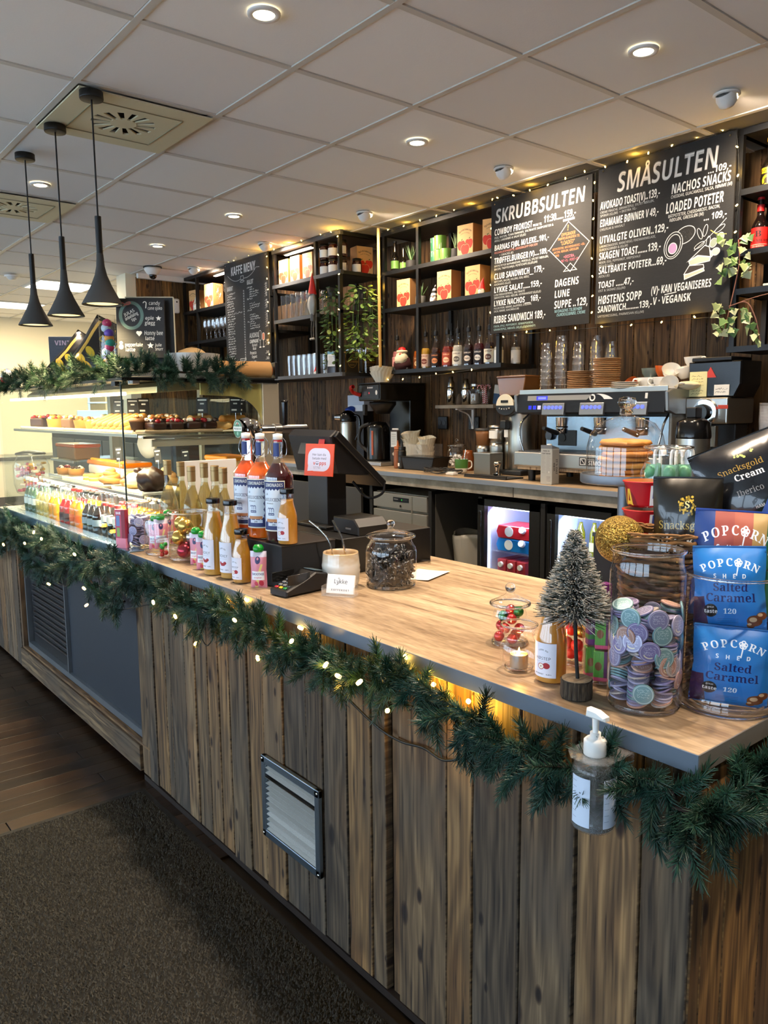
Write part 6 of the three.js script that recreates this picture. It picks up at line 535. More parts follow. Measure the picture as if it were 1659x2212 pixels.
{ const b = T('metal_bowl', 'round hammered silver bowl at the right end of the display case', 'bowl', [-3.25, YR, -1.56]); M('bowl_body', warp(lathe([[0.0001, 0.002], [0.1, 0], [0.108, 0.01], [0.116, 0.08], [0.122, 0.112], [0.119, 0.112], [0.112, 0.08], [0.104, 0.014], [0.0001, 0.008]], 60), (v) => { const a = Math.atan2(v.x, v.z), k = 1 + 0.006 * Math.sin(a * 30) * Math.sin(v.y * 160); v.x *= k; v.z *= k; }), std(0xc6c6c2, 0.4, 0.45), b);
  one('bread', 'round pale loaf lying in the silver bowl', 'bread', lump(0.075, 0.14, 2, 0.78, 3), std(0xd6b078, 0.75), [-3.25, YR + 0.085, -1.56]); one('gingerbread_figure', 'small brown gingerbread figure on the edge of the silver bowl', 'figure', join(lift(cyl(0.012, 0.008, 0.03, 10)), lift(new THREE.SphereGeometry(0.01, 12, 8), 0, 0.038)), std(0x7a3a1c, 0.7), [-3.36, YR + 0.104, -1.52]);
  const k = T('paper_roll', 'roll of brown kraft paper with orange core at the right end of the case', 'paper roll', [-3.2, YR, -1.79], -0.25); M('roll', lift(new THREE.CylinderGeometry(0.042, 0.042, 0.24, 28).rotateX(PI / 2), 0, 0.045), m.brownCard, k); M('core', lift(new THREE.CylinderGeometry(0.022, 0.022, 0.26, 18).rotateX(PI / 2), 0, 0.045), std(0xa8581c, 0.6), k); M('cutter', lift(bx(0.09, 0.012, 0.26, 0.003), 0, -0.0), m.black, k); M('holder', lift(bc(0.09, 0.075, 0.012, 0.003), 0, 0.045, -0.14), m.black, k); }
{ const yb = phy(0xffffff, 0.25, { clearcoat: 0.6, map: canvas(200, 260, (c, w, h) => { fill(c, '#12100d', 0, 0, w, h); for (const [x, y] of [[40, 200], [80, 220], [130, 206], [60, 160]]) disc(c, '#d8b42c', x, y, 26, 14, 0.5); fill(c, '#c8a24a', 20, 20, 14, 180); txt(c, 'CHIPS', 120, 90, 40, '#d8b42c'); for (let i = 0; i < 6; i++) fill(c, '#8b8878', 90, 120 + i * 10, 80, 2); }) });
  bag('chips_bag', 'black and yellow chips bag slumped on the display case, right one', [-4.12, YR + 0.03, -1.4], [-0.3, 1.05, -0.5], 0.27, 0.33, 0.1, yb, m.blackGloss); bag('chips_bag', 'black and yellow chips bag slumped on the display case, left one', [-4.5, YR + 0.03, -1.4], [-0.4, 1.1, -0.6], 0.26, 0.3, 0.09, yb, m.blackGloss); bag('chips_bag', 'black chips bag at the back between the other two', [-3.9, YR + 0.02, -1.62], [-0.25, 0.95, -0.1], 0.24, 0.26, 0.09, yb, m.blackGloss);
  const t = T('sweets_tube', 'tall clear tube of bright sweets beside the winter drinks sign', 'tube', [-3.6, YR, -1.32]); M('tube_wall', cyl(0.036, 0.036, 0.3, 24, true), m.glass, t); const cs = [0xd8e8f0, 0xd23c6a, 0x2c9a8a, 0xe8a03c, 0x6a4ab0].map((c) => std(c, 0.4)); for (let i = 0; i < 12; i++) M('sweet', lump(0.022, 0.2, 2, 0.9, 2, i), cs[i % 5], t, [rr(-0.008, 0.008), 0.025 + i * 0.0215, rr(-0.008, 0.008)]);
  const g = T('santa_ornament', 'round white and red santa ornament in the garland', 'ornament', [-4.95, YR + 0.03, -1.22]); M('ball', lift(new THREE.SphereGeometry(0.04, 24, 18), 0, 0.04), m.white, g); M('coat', lift(lathe([[0.041, -0.012], [0.042, 0], [0.036, 0.018], [0.0001, 0.02]], 24).rotateX(PI), 0, 0.026), m.red, g); M('cap', cyl(0.01, 0.01, 0.012, 14), m.white, g, [0, 0.078, 0]); }
// ---------- appliances and things on the rear worktop ----------
const BT = 1.0845;
// espresso machine
{ const e = T('espresso_machine', 'wide silver three group espresso machine with blue lit buttons', 'coffee machine', [-2.545, BT, -3.7]); const W = 0.95, fz = 0.25;
  M('body', join(lift(bc(W, 0.11, 0.5, 0.02), 0, 0.435, 0), lift(bc(W - 0.02, 0.25, 0.24, 0.01), 0, 0.26, -0.12)), m.dark, e); M('top_tray', join(lift(bx(W - 0.02, 0.014, 0.48, 0.004), 0, 0.489, 0), lift(bx(W - 0.02, 0.026, 0.008, 0.002), 0, 0.489, 0.238)), m.steel, e);
  for (const s of [-1, 1]) M('end_panel', lift(ext([[-0.25, 0], [0.2, 0], [0.26, 0.02], [0.27, 0.11], [0.22, 0.125], [-0.25, 0.125]], 0.02, 0.004).rotateY(-PI / 2), s * W / 2 + 0.01, 0.375, 0), m.brushed, e); M('end_cover', bc(0.02, 0.36, 0.46, 0.01), std(0x6f6c64, 0.45, 0.5), e, [W / 2 - 0.005, 0.22, -0.01]);
  M('fascia', frontUV(bc(W - 0.02, 0.105, 0.012, 0.003), -W / 2 + 0.01, -0.0525, W / 2 - 0.01, 0.0525), pic(canvas(1024, 116, (c, w, h) => { fill(c, '#141416', 0, 0, w, h); fill(c, '#8f8d87', 80, 12, 420, 30); c.fillStyle = '#8f8d87'; c.beginPath(); c.moveTo(480, 12); c.lineTo(560, 12); c.lineTo(520, 42); c.lineTo(480, 42); c.fill(); fill(c, '#3c46e8', 150, 14, 86, 26); fill(c, '#8f9cff', 162, 20, 62, 14); for (let i = 0; i < 4; i++) fill(c, i < 2 ? '#2a35f0' : '#c9c9ff', 92 + i * 36, 72, 26, 24); c.strokeStyle = '#e4e2dc'; c.lineWidth = 9; c.beginPath(); c.arc(560, 30, 16, -2, 3.6); c.stroke(); c.beginPath(); c.moveTo(545, 14); c.quadraticCurveTo(610, 0, 640, 40); c.lineTo(700, 40); c.quadraticCurveTo(660, 10, 600, 8); c.fillStyle = '#e4e2dc'; c.fill(); fill(c, '#dcd9d0', 900, 10, 16, 30); }), 0.35), e, [0, 0.438, fz + 0.004], [-0.12, 0, 0]);
  const bl = std(0x5a66ff, 0.4, 0, { emissive: 0x4a58ff, emissiveIntensity: 1.6 }); for (let g = 0; g < 3; g++) { const x = -0.2 + g * 0.25, q = M('button_panel', bc(0.15, 0.065, 0.02, 0.004), m.brushed, e, [x, 0.405, fz + 0.016], [-0.15, 0, 0]); for (let i = 0; i < 5; i++) M('button', lift(new THREE.CylinderGeometry(0.0095, 0.0095, 0.004, 14).rotateX(PI / 2), -0.052 + i * 0.026, 0.008, 0.011), bl, q);
    const h = M('group_head', cyl(0.032, 0.036, 0.05, 22), m.chrome, e, [x, 0.31, fz - 0.06]); M('portafilter', lathe([[0.0001, -0.03], [0.028, -0.028], [0.033, 0], [0.033, 0.012], [0.0001, 0.013]], 22), m.chrome, h, [0, -0.01, 0]); M('handle', lift(new THREE.CylinderGeometry(0.011, 0.014, 0.12, 14).rotateX(PI / 2 - 0.25), 0, -0.02, 0.1), m.black, h); }
  M('rear_panel', lift(bc(W - 0.04, 0.2, 0.012, 0.003), 0, 0.265, 0.005), new THREE.MeshStandardMaterial({ color: 0x8a98a8, roughness: 0.22, metalness: 1 }), e); M('gauge', lift(new THREE.CylinderGeometry(0.024, 0.024, 0.012, 24).rotateX(PI / 2), -0.33, 0.24, 0.016), m.black, e); M('gauge_plate', lift(bc(0.13, 0.09, 0.008, 0.003), -0.3, 0.24, 0.012), m.dark, e); M('knob', lift(new THREE.CylinderGeometry(0.024, 0.026, 0.03, 20).rotateX(PI / 2), -0.42, 0.25, 0.02), m.darkSteel, e);
  M('steam_wand', tube([[-0.44, 0.38, 0.18], [-0.45, 0.33, 0.24], [-0.44, 0.24, 0.26], [-0.42, 0.16, 0.25]], 0.006), m.chrome, e); M('steam_wand', tube([[0.44, 0.38, 0.18], [0.45, 0.33, 0.24], [0.44, 0.24, 0.26], [0.42, 0.16, 0.25]], 0.006), m.chrome, e);
  M('drip_tray', join(lift(bc(W, 0.085, 0.46, 0.012), 0, 0.125, 0.05)), m.brushed, e); M('drip_grate', bc(W - 0.06, 0.006, 0.26, 0.002), m.darkSteel, e, [0, 0.17, 0.14]); M('front_badge', frontUV(bc(0.36, 0.045, 0.004, 0.001), -0.18, -0.0225, 0.18, 0.0225), pic(canvas(512, 64, (c, w, h) => { fill(c, '#1b1b1c', 0, 0, w, h); c.strokeStyle = '#d8d6d0'; c.lineWidth = 6; c.strokeRect(12, 10, 44, 44); c.beginPath(); c.moveTo(20, 16); c.lineTo(48, 48); c.stroke(); txt(c, 'NUOVA', 106, 14, 18, '#bbb'); txt(c, 'SIMONELLI', 200, 40, 44, '#d8d6d0', 'bold', 'sans-serif', 'center'); }), 0.4), e, [0.17, 0.13, 0.283]);
  M('wood_strip', boxUV(bc(W - 0.05, 0.02, 0.02, 0.003), 1, 0, 0, true), pic(topMap, 0.6), e, [0, 0.077, 0.26]); for (const x of [-0.4, 0.4]) for (const z of [-0.15, 0.2]) M('foot', cyl(0.02, 0.024, 0.085, 14), m.black, e, [x, 0, z]); }
// glasses stacked upside down on the machine
const ET = BT + 0.5035;
{ const g = join(lathe([[0.036, 0], [0.0345, 0.003], [0.027, 0.088], [0.0001, 0.088]], 22), lathe([[0.0001, 0.084], [0.0255, 0.084]], 20), rim(0.036, 0.002, 0.0014)), ord = ['left', 'second', 'third', 'fourth', 'fifth']; [[-2.915, -3.57, 6], [-2.835, -3.6, 7], [-2.76, -3.66, 6], [-2.71, -3.75, 7], [-2.63, -3.78, 6]].forEach(([x, z, n], k) => { for (let i = 0; i < n; i++) one('drinking_glass', 'upturned clear glass, ' + ORD[i] + ' from below in the ' + ord[k] + ' stack on the espresso machine', 'glass', g, m.tumbler, [x + rr(-0.002, 0.002), ET + i * 0.037, z], [0, 0, 0], ord[k] + ' stack of glasses on the espresso machine'); }); }
// saucers and cups
{ const s = lathe([[0.0001, 0], [0.035, 0], [0.07, 0.007], [0.0705, 0.0095], [0.04, 0.004], [0.0001, 0.003]], 30), k1 = std(0xc9a272, 0.75), k2 = std(0xb98e5c, 0.75); for (let i = 0; i < 11; i++) one('saucer', 'kraft brown saucer, ' + ORD[i] + ' from below in the lower left pile', 'saucer', s, i % 3 ? k1 : k2, [-2.66 + rr(-0.002, 0.002), ET + i * 0.0095, -3.55], [0, i, 0], 'lower pile of brown saucers'); for (let i = 0; i < 17; i++) one('saucer', 'kraft brown saucer, ' + ORD[i] + ' from below in the taller pile', 'saucer', s, i % 3 ? k1 : k2, [-2.5 + rr(-0.003, 0.003), ET + i * 0.0097, -3.56], [0, i, 0], 'taller pile of brown saucers'); for (let i = 0; i < 4; i++) one('saucer', 'white saucer, ' + ORD[i] + ' from below, beside the brown saucers', 'saucer', s, m.ceramic, [-2.345, ET + i * 0.009, -3.5], [0, i, 0], 'pile of white saucers');
  const cup = lathe([[0.0001, 0], [0.022, 0], [0.024, 0.004], [0.04, 0.03], [0.046, 0.058], [0.044, 0.058], [0.037, 0.03], [0.02, 0.008], [0.0001, 0.007]], 28), hd = tube([[0.042, 0.05, 0], [0.06, 0.052, 0], [0.066, 0.036, 0], [0.054, 0.02, 0], [0.036, 0.022, 0]], 0.0048, 20, 8); const col = { orange: phy(0xc4581c, 0.25, { clearcoat: 0.6 }), green: phy(0x6d7d74, 0.25, { clearcoat: 0.6 }), cream: m.ceramic, grey: phy(0x77746e, 0.3, { clearcoat: 0.5 }) };
  [['orange', -2.385, 0.0, -3.66, [0.9, 0.4, 0.5], 'orange cup lying on its side beside the brown saucers'], ['green', -2.37, 0.055, -3.76, [0, 2.5, 0], 'grey green cup standing behind the orange one'], ['orange', -2.27, 0.06, -3.72, [0.1, 2.2, 0], 'orange cup on top of the cream cups'], ['cream', -2.29, 0.0, -3.6, [0, 3.4, 0], 'cream speckled cup at the front left of the pile'], ['cream', -2.2, 0.0, -3.6, [0, 3.6, 0], 'second cream cup at the front of the pile'], ['cream', -2.19, 0.058, -3.66, [0.8, 0.9, 0.2], 'cream cup tipped on the pile with its handle up'], ['cream', -2.12, 0.05, -3.68, [0.2, 0.2, 0.15], 'large cream cup on the right side of the pile'], ['cream', -2.1, 0.1, -3.72, [0.1, 0.0, 0], 'cream cup on the very top of the pile'], ['cream', -2.12, 0.0, -3.56, [1.2, 0.5, 0.2], 'cream cup lying at the right front of the pile'], ['grey', -1.99, 0.03, -3.75, [0.2, 0.1, 0.1], 'grey cup at the right end of the machine']].forEach(([k, x, y, z, r, lb]) => { const c = T('coffee_cup', lb, 'cup', [x, ET + y, z]); c.rotation.set(...r, 'YXZ'); M('cup_body', cup, col[k], c); M('handle', hd, col[k], c); });
  one('folded_cloth', 'crumpled pale cloth among the cream cups', 'cloth', lump(0.06, 0.4, 3, 0.35, 3, 5), std(0xd8c8a4, 0.9), [-2.06, ET + 0.012, -3.6]); }
// hopper grinder left of the machine
{ const g = T('coffee_grinder', 'on demand coffee grinder with square amber bean hopper', 'grinder', [-3.27, BT, -3.76]); const am = new THREE.MeshPhysicalMaterial({ color: 0xb8804a, roughness: 0.15, transmission: 0.6, thickness: 0, side: THREE.DoubleSide }); M('hopper', ext([[-0.095, 0], [0.095, 0], [0.115, 0.11], [-0.115, 0.11]], 0.17, 0.004), am, g, [0, 0.49, -0.085]); M('beans', bx(0.17, 0.05, 0.14, 0.01), std(0x3a2112, 0.6), g, [0, 0.495, 0]); M('hopper_lid', bx(0.235, 0.012, 0.18, 0.004), am, g, [0, 0.6, 0]); M('head', ext((() => { const s = new THREE.Shape(); s.absellipse(0, 0, 0.085, 0.06, 0, 2 * PI); return s; })(), 0.14, 0.006), std(0x1c1a19, 0.4), g, [-0.04, 0.425, -0.05]); M('control_face', lift(new THREE.CylinderGeometry(0.07, 0.07, 0.008, 26, 1, false, PI / 2, PI).rotateX(PI / 2), 0, 0, 0), m.cream, g, [-0.04, 0.43, 0.092]); M('display', bc(0.06, 0.016, 0.004), m.black, g, [-0.04, 0.455, 0.098]); for (let i = 0; i < 5; i++) M('button', new THREE.SphereGeometry(0.006, 10, 8), m.chrome, g, [-0.08 + i * 0.02, 0.412 - (i % 4 ? 0.004 : 0), 0.098]); M('steel_body', lathe([[0.0001, 0], [0.085, 0], [0.085, 0.36], [0.0001, 0.36]], 30), m.steel, g, [0, 0.02, -0.02]); M('spout', bc(0.05, 0.06, 0.05, 0.01), m.black, g, [-0.05, 0.31, 0.08]); M('base', bx(0.2, 0.03, 0.2, 0.008), m.black, g); }
{ const c = T('knock_box', 'plain grey metal box before the grinder', 'box', [-3.42, BT, -3.64]); M('box_body', bx(0.14, 0.135, 0.12, 0.004), std(0x77766f, 0.45, 0.5), c); M('rim', lift(bx(0.144, 0.006, 0.124, 0.002), 0, 0.13), m.steel, c);
  const k = T('tamping_mat', 'black rubber tamping mat on the rear worktop edge', 'mat', [-3.22, BT, -3.47]); M('mat_body', bx(0.34, 0.008, 0.16, 0.003), m.blackMat, k); M('lip', bx(0.34, 0.02, 0.012, 0.003), m.blackMat, k, [0, 0, 0.07]); const t = T('tamper', 'chrome coffee tamper standing on the black mat', 'tamper', [-3.2, BT + 0.0085, -3.485]); M('foot', cyl(0.028, 0.028, 0.018, 24), m.chrome, t); M('grip', lathe([[0.011, 0.018], [0.012, 0.05], [0.018, 0.062], [0.023, 0.078], [0.02, 0.088], [0.0001, 0.092]], 22), m.chrome, t); }
{ const pk = pic(canvas(128, 384, (c, w, h) => { fill(c, '#a5a39b', 0, 0, w, h); txt(c, 'THIS IS', 62, 26, 22, '#26262a'); txt(c, 'OAT BASE', 64, 52, 20, '#26262a'); for (let i = 0; i < 26; i++) fill(c, '#8a8880', i % 2 ? 68 : 12, 76 + (i >> 1) * 15, rr(30, 48), 3); for (let i = 0; i < 14; i++) fill(c, i % 2 ? '#cfcdc4' : '#333', 70, 300 + i * 4, 44, 3); txt(c, 'B', 96, 250, 24, '#d8d6cc'); }), 0.55), sd = pic(canvas(128, 384, (c, w, h) => { fill(c, '#93918a', 0, 0, w, h); c.save(); c.translate(64, 190); c.rotate(PI / 2); txt(c, "IT'S OAT", 0, -18, 44, '#1d1d20'); txt(c, 'HEY!', 0, 30, 44, '#1d1d20'); c.restore(); }), 0.55);
  const c = T('oat_carton', 'tall grey oat drink carton with dark lettering at the worktop edge', 'carton', [-2.725, BT, -3.385], 0.1); M('carton_body', frontUV(bx(0.072, 0.195, 0.07, 0.002), -0.036, 0, 0.036, 0.195), pk, c); const q = bc(0.002, 0.185, 0.066, 0.0005), U = q.attributes.uv, P = q.attributes.position; for (let i = 0; i < U.count; i++) U.setXY(i, 0.5 - P.getZ(i) / 0.066, 0.5 + P.getY(i) / 0.185); M('side_print', q, sd, c, [0.0365, 0.095, 0]); M('slanted_top', ext([[-0.035, 0], [0.035, 0], [0.035, 0.004], [-0.035, 0.02]], 0.072, 0.001).rotateY(PI / 2), m.grey, c, [-0.036, 0.194, 0]); M('cap', cyl(0.013, 0.013, 0.014, 18), m.white, c, [0, 0.205, 0.008]); }
{ const cn = (label, x, z, r, h, lid, extra) => { const c = T('canister', label, 'canister', [x, BT, z]); M('can_body', lathe([[0.0001, 0], [r, 0], [r, h - 0.03], [r * 1.04, h - 0.028], [r * 1.04, h], [0.0001, h]], 26), m.steel, c); if (extra) extra(c, h, r); return c; }; const jarOn = (col, tag1) => (c, h, r) => { M('upper_jar', lathe([[0.0001, 0], [r * 0.95, 0], [r * 1.05, 0.07], [r * 1.15, 0.1], [0.0001, 0.1]], 24), col, c, [0, h + 0.001, 0]); M('upper_lid', lathe([[r * 1.2, 0], [r * 1.2, 0.014], [0.0001, 0.016]], 24), tag1 ? m.steel : m.dark, c, [0, h + 0.1, 0]); if (tag1) M('paper_label', lab(r * 1.12, 0.05, 1.4), m.paper, c, [0, h + 0.055, 0]); };
  cn('steel canister carrying a brown lidded jar, left of three', -3.6, -3.78, 0.045, 0.17, 0, jarOn(std(0x8a5a30, 0.5), false)); cn('steel canister carrying a labelled glass jar, middle of three', -3.49, -3.8, 0.05, 0.19, 0, jarOn(m.steel, true)); cn('steel canister nearest the coffee grinder, right of three', -3.385, -3.82, 0.045, 0.2, 0, jarOn(m.brushed, true));
  lidJar('marshmallow_jar', 'glass jar of white marshmallows beside the black box', [-3.87, BT, -3.8], 0.062, 0.18, 0.8, 0.012); { const gs = []; for (let i = 0; i < 40; i++) { const a = rnd() * 6.28, R = Math.sqrt(rnd()) * 0.042; gs.push(lift(cyl(0.009, 0.009, 0.016, 8).rotateX(rr(0, 3)).rotateZ(rr(0, 3)), Math.sin(a) * R, rr(0.014, 0.085), Math.cos(a) * R)); } const q = one('marshmallows', 'white marshmallows heaped in the glass jar on the rear worktop', '', join(gs), m.white, [-3.87, BT + 0.006, -3.8]); q.userData = { kind: 'stuff', label: 'white marshmallows heaped in the glass jar on the rear worktop' }; }
  const k = T('mug', 'green and white mug holding a spoon on the rear worktop', 'mug', [-3.62, BT, -3.6], 1.1); M('mug_body', lathe([[0.0001, 0], [0.03, 0], [0.034, 0.004], [0.042, 0.03], [0.044, 0.088], [0.042, 0.088], [0.04, 0.03], [0.03, 0.008], [0.0001, 0.008]], 28), pic(canvas(128, 128, (c, w, h) => { fill(c, '#e9e6dc', 0, 0, w, h); fill(c, '#4c7a34', 0, 0, w, 80); txt(c, 'kopp', 64, 40, 34, '#e9e6dc'); }), 0.3), k); M('handle', tube([[0.042, 0.075, 0], [0.066, 0.07, 0], [0.068, 0.035, 0], [0.042, 0.02, 0]], 0.005, 18, 8), m.ceramic, k); M('spoon', tube([[0, 0.01, 0], [0.02, 0.1, 0], [0.028, 0.15, 0]], 0.003), m.chrome, k);
  one('amber_jar', 'amber jar behind the green mug on the rear worktop', 'jar', lathe([[0.0001, 0], [0.04, 0], [0.042, 0.09], [0.03, 0.11], [0.032, 0.135], [0.0001, 0.138]], 24), std(0x7a3e14, 0.3), [-3.72, BT, -3.76]);
  const pts = []; for (let i = 0; i < 60; i++) { const a = i * 0.62, R = 0.05 + 0.035 * Math.sin(i * 0.9); pts.push([Math.sin(a) * R * 2 - 0.02, 0.006 + 0.022 * Math.abs(Math.sin(i * 0.37)) + 0.004 * (i % 3), Math.cos(a) * R * 0.9]); } pts.push([0.16, 0.006, -0.02], [0.2, 0.01, 0.02]); pts.unshift([-0.14, 0.006, 0.02], [-0.2, 0.03, 0.0], [-0.23, 0.006, -0.05]); const cb = T('cable_tangle', 'black cable tangle with a white plug on the rear worktop', 'cable', [-3.63, BT, -3.46]); M('wire', tube(pts, 0.0032, 420, 6), m.black, cb); M('plug', bx(0.07, 0.022, 0.045, 0.006), m.white, cb, [0.1, 0, 0.035]); }
// filters, sauces, brewer, thermos
const filterGeo = (() => { const g = new THREE.CylinderGeometry(0.092, 0.05, 0.075, 60, 3, true); return lift(warp(g, (v) => { const a = Math.atan2(v.x, v.z), t = (v.y + 0.0375) / 0.075, k = 1 + 0.05 * t * Math.sin(a * 20); v.x *= k; v.z *= k; v.y += 0.004 * t * Math.sin(a * 3); }), 0, 0.0375, 0); })(), filterMat = std(0xeae2cc, 0.9, 0, { side: THREE.DoubleSide });
{ const b = T('filter_bin', 'clear plastic bin full of white coffee filters', 'bin', [-4.3, BT, -3.84]); M('bin_walls', join(lift(pb(0.28, 0.16, 0.003), 0, 0, 0.1), lift(pb(0.28, 0.16, 0.003), 0, 0, -0.1), lift(pb(0.003, 0.16, 0.2), -0.14), lift(pb(0.003, 0.16, 0.2), 0.14), lift(pb(0.003, 0.16, 0.2), 0.02), lift(pb(0.28, 0.003, 0.2))), m.plastic, b);
  for (let i = 0; i < 5; i++) one('coffee_filter', 'white fluted coffee filter, ' + ORD[i] + ' from below in the left stack of the clear bin', 'filter', filterGeo.clone().scale(0.8, 1.1, 0.8), filterMat, [-4.365, BT + 0.02 + i * 0.036, -3.83], [0.15, i, -0.05], 'left stack of coffee filters'); for (let i = 0; i < 4; i++) one('coffee_filter', 'white fluted coffee filter, ' + ORD[i] + ' from below in the right stack of the clear bin', 'filter', filterGeo.clone().scale(0.72, 1.1, 0.72), filterMat, [-4.215, BT + 0.02 + i * 0.036, -3.84], [0.1, i, 0.1], 'right stack of coffee filters');
  const k = T('storage_box', 'black plastic box with a flat lid on the rear worktop', 'box', [-3.97, BT, -3.6]); M('box_body', ext([[-0.14, 0], [0.14, 0], [0.165, 0.085], [-0.165, 0.085]], 0.15, 0.004), m.black, k, [0, 0, -0.075]); M('lid', bx(0.36, 0.008, 0.18, 0.003), m.blackGloss, k, [0, 0.0855, 0]);
  const sc = (label, x, z, c1, c2) => { const s = T('sauce_bottle', label, 'bottle', [x, BT, z]); M('bottle_body', lathe([[0.0001, 0], [0.027, 0], [0.029, 0.006], [0.029, 0.12], [0.024, 0.134], [0.0001, 0.134]], 22), c1, s); M('screw_cap', cyl(0.027, 0.025, 0.02, 20), c2, s, [0, 0.134, 0]); M('nozzle', cyl(0.01, 0.003, 0.042, 12), c2, s, [0, 0.154, 0]); return s; }; sc('brown squeeze sauce bottle beside the coffee filters', -4.225, -3.57, std(0x8a4c22, 0.4), std(0xb0622c, 0.4)); const s2 = sc('black squeeze sauce bottle with a white tag', -4.155, -3.55, std(0x17130f, 0.4), m.black); M('tag', bc(0.018, 0.022, 0.002), m.white, s2, [-0.004, 0.03, 0.029]);
  const w = T('coffee_brewer', 'tall black filter coffee brewer with red handle', 'coffee machine', [-4.56, BT, -3.8]); const bg = std(0x15130f, 0.25), D = 0.44; M('base', bx(0.26, 0.03, D, 0.006), m.brushed, w); M('drip_inset', bx(0.2, 0.006, 0.2, 0.002), m.black, w, [0, 0.03, 0.1]); M('column', bx(0.25, 0.58, 0.15, 0.012), bg, w, [0, 0.01, -0.145]); M('head', bx(0.26, 0.125, D, 0.01), bg, w, [0, 0.475, 0]); M('top_plate', bx(0.262, 0.01, D + 0.002, 0.004), m.dark, w, [0, 0.598, 0]); M('front_panel', frontUV(bc(0.2, 0.1, 0.006, 0.002), -0.1, -0.05, 0.1, 0.05), pic(canvas(160, 80, (c, w2, h) => { fill(c, '#121213', 0, 0, w2, h); txt(c, 'brewer', 80, 14, 16, '#ddd'); disc(c, '#e2202a', 70, 46, 6); fill(c, '#3a3a3a', 20, 36, 30, 22); disc(c, '#d8d6cc', 138, 44, 9, 14); }), 0.35), w, [0.02, 0.54, D / 2 + 0.003]); M('red_handle', tube([[-0.1, 0.52, D / 2], [-0.13, 0.54, D / 2 + 0.05], [-0.1, 0.575, D / 2 + 0.09], [-0.06, 0.58, D / 2 + 0.1]], 0.014, 16, 8), m.red, w); M('filter_basket', lathe([[0.0001, 0], [0.05, 0], [0.1, 0.07], [0.1, 0.09], [0.0001, 0.09]], 26), m.black, w, [0, 0.38, 0.09]); M('basket_handle', bc(0.03, 0.08, 0.03, 0.006), m.black, w, [-0.05, 0.41, D / 2]);
  const fl = T('coffee_flask', 'large black insulated flask with handle under the brewer', 'flask', [-4.58, BT + 0.037, -3.68]); M('flask_body', lathe([[0.0001, 0], [0.085, 0], [0.088, 0.01], [0.086, 0.24], [0.06, 0.28], [0.0001, 0.29]], 30), m.blackGloss, fl); M('gauge_window', bc(0.02, 0.18, 0.006), std(0xa04a24, 0.4), fl, [0.03, 0.13, 0.082]); M('handle', tube([[-0.07, 0.27, 0.03], [-0.13, 0.24, 0.06], [-0.14, 0.13, 0.07], [-0.085, 0.06, 0.03]], 0.014, 22, 8), m.black, fl);
  for (let i = 0; i < 4; i++) one('coffee_filter', 'white fluted coffee filter, ' + ORD[i] + ' from below on top of the brewer', 'filter', filterGeo, filterMat, [-4.5, BT + 0.609 + i * 0.013, -3.66], [0, i * 0.7, 0], 'coffee filters on the brewer');
  const th = T('thermos_jug', 'steel thermos jug with black spout and handle', 'jug', [-4.93, BT, -3.66], 0.3); M('jug_body', lathe([[0.0001, 0], [0.062, 0], [0.065, 0.006], [0.063, 0.3], [0.055, 0.33]], 28), m.steel, th); M('shoulder', lathe([[0.06, 0.32], [0.066, 0.33], [0.06, 0.38], [0.03, 0.405], [0.0001, 0.41]], 26), m.blackGloss, th); M('spout', lift(new THREE.CylinderGeometry(0.02, 0.026, 0.06, 18).rotateZ(PI / 2), -0.075, 0.355, 0.02), m.chrome, th); M('handle', tube([[0.05, 0.37, 0], [0.1, 0.36, 0], [0.11, 0.26, 0], [0.07, 0.18, 0]], 0.011, 18, 8), m.blackGloss, th);
  const bb = T('glove_box', 'white and blue carton of gloves behind the thermos jug', 'box', [-5.12, BT, -3.93]); M('stand', bx(0.2, 0.4, 0.1, 0.004), m.dark, bb); M('carton_body', frontUV(bx(0.22, 0.13, 0.1, 0.003), -0.11, 0, 0.11, 0.13), pic(canvas(160, 96, (c, w2, h) => { fill(c, '#c9d2e2', 0, 0, w2, h); fill(c, '#2b4f96', 110, 10, 40, 8); fill(c, '#e9edf4', 0, 60, w2, 36); }), 0.7), bb, [0, 0.401, 0]); M('glove', lump(0.05, 0.5, 3, 0.5, 2, 2), std(0x2046a8, 0.5), bb, [-0.05, 0.415, 0.06]);
  const nk = T('spice_box', 'narrow white labelled packet under the brewer head', 'packet', [-4.43, BT, -3.72], 0.4); M('packet_body', frontUV(bx(0.06, 0.26, 0.05, 0.003), -0.03, 0, 0.03, 0.26), pic(canvas(64, 256, (c, w2, h) => { fill(c, '#2a211a', 0, 0, w2, h); fill(c, '#cfd6d6', 6, 10, 52, 110); for (let i = 0; i < 6; i++) fill(c, '#6d7676', 12, 26 + i * 14, 38, 4); disc(c, '#b8b0a0', 30, 170, 12); }), 0.6), nk); M('clip', bc(0.05, 0.012, 0.01, 0.002), m.white, nk, [0, 0.268, 0]); }
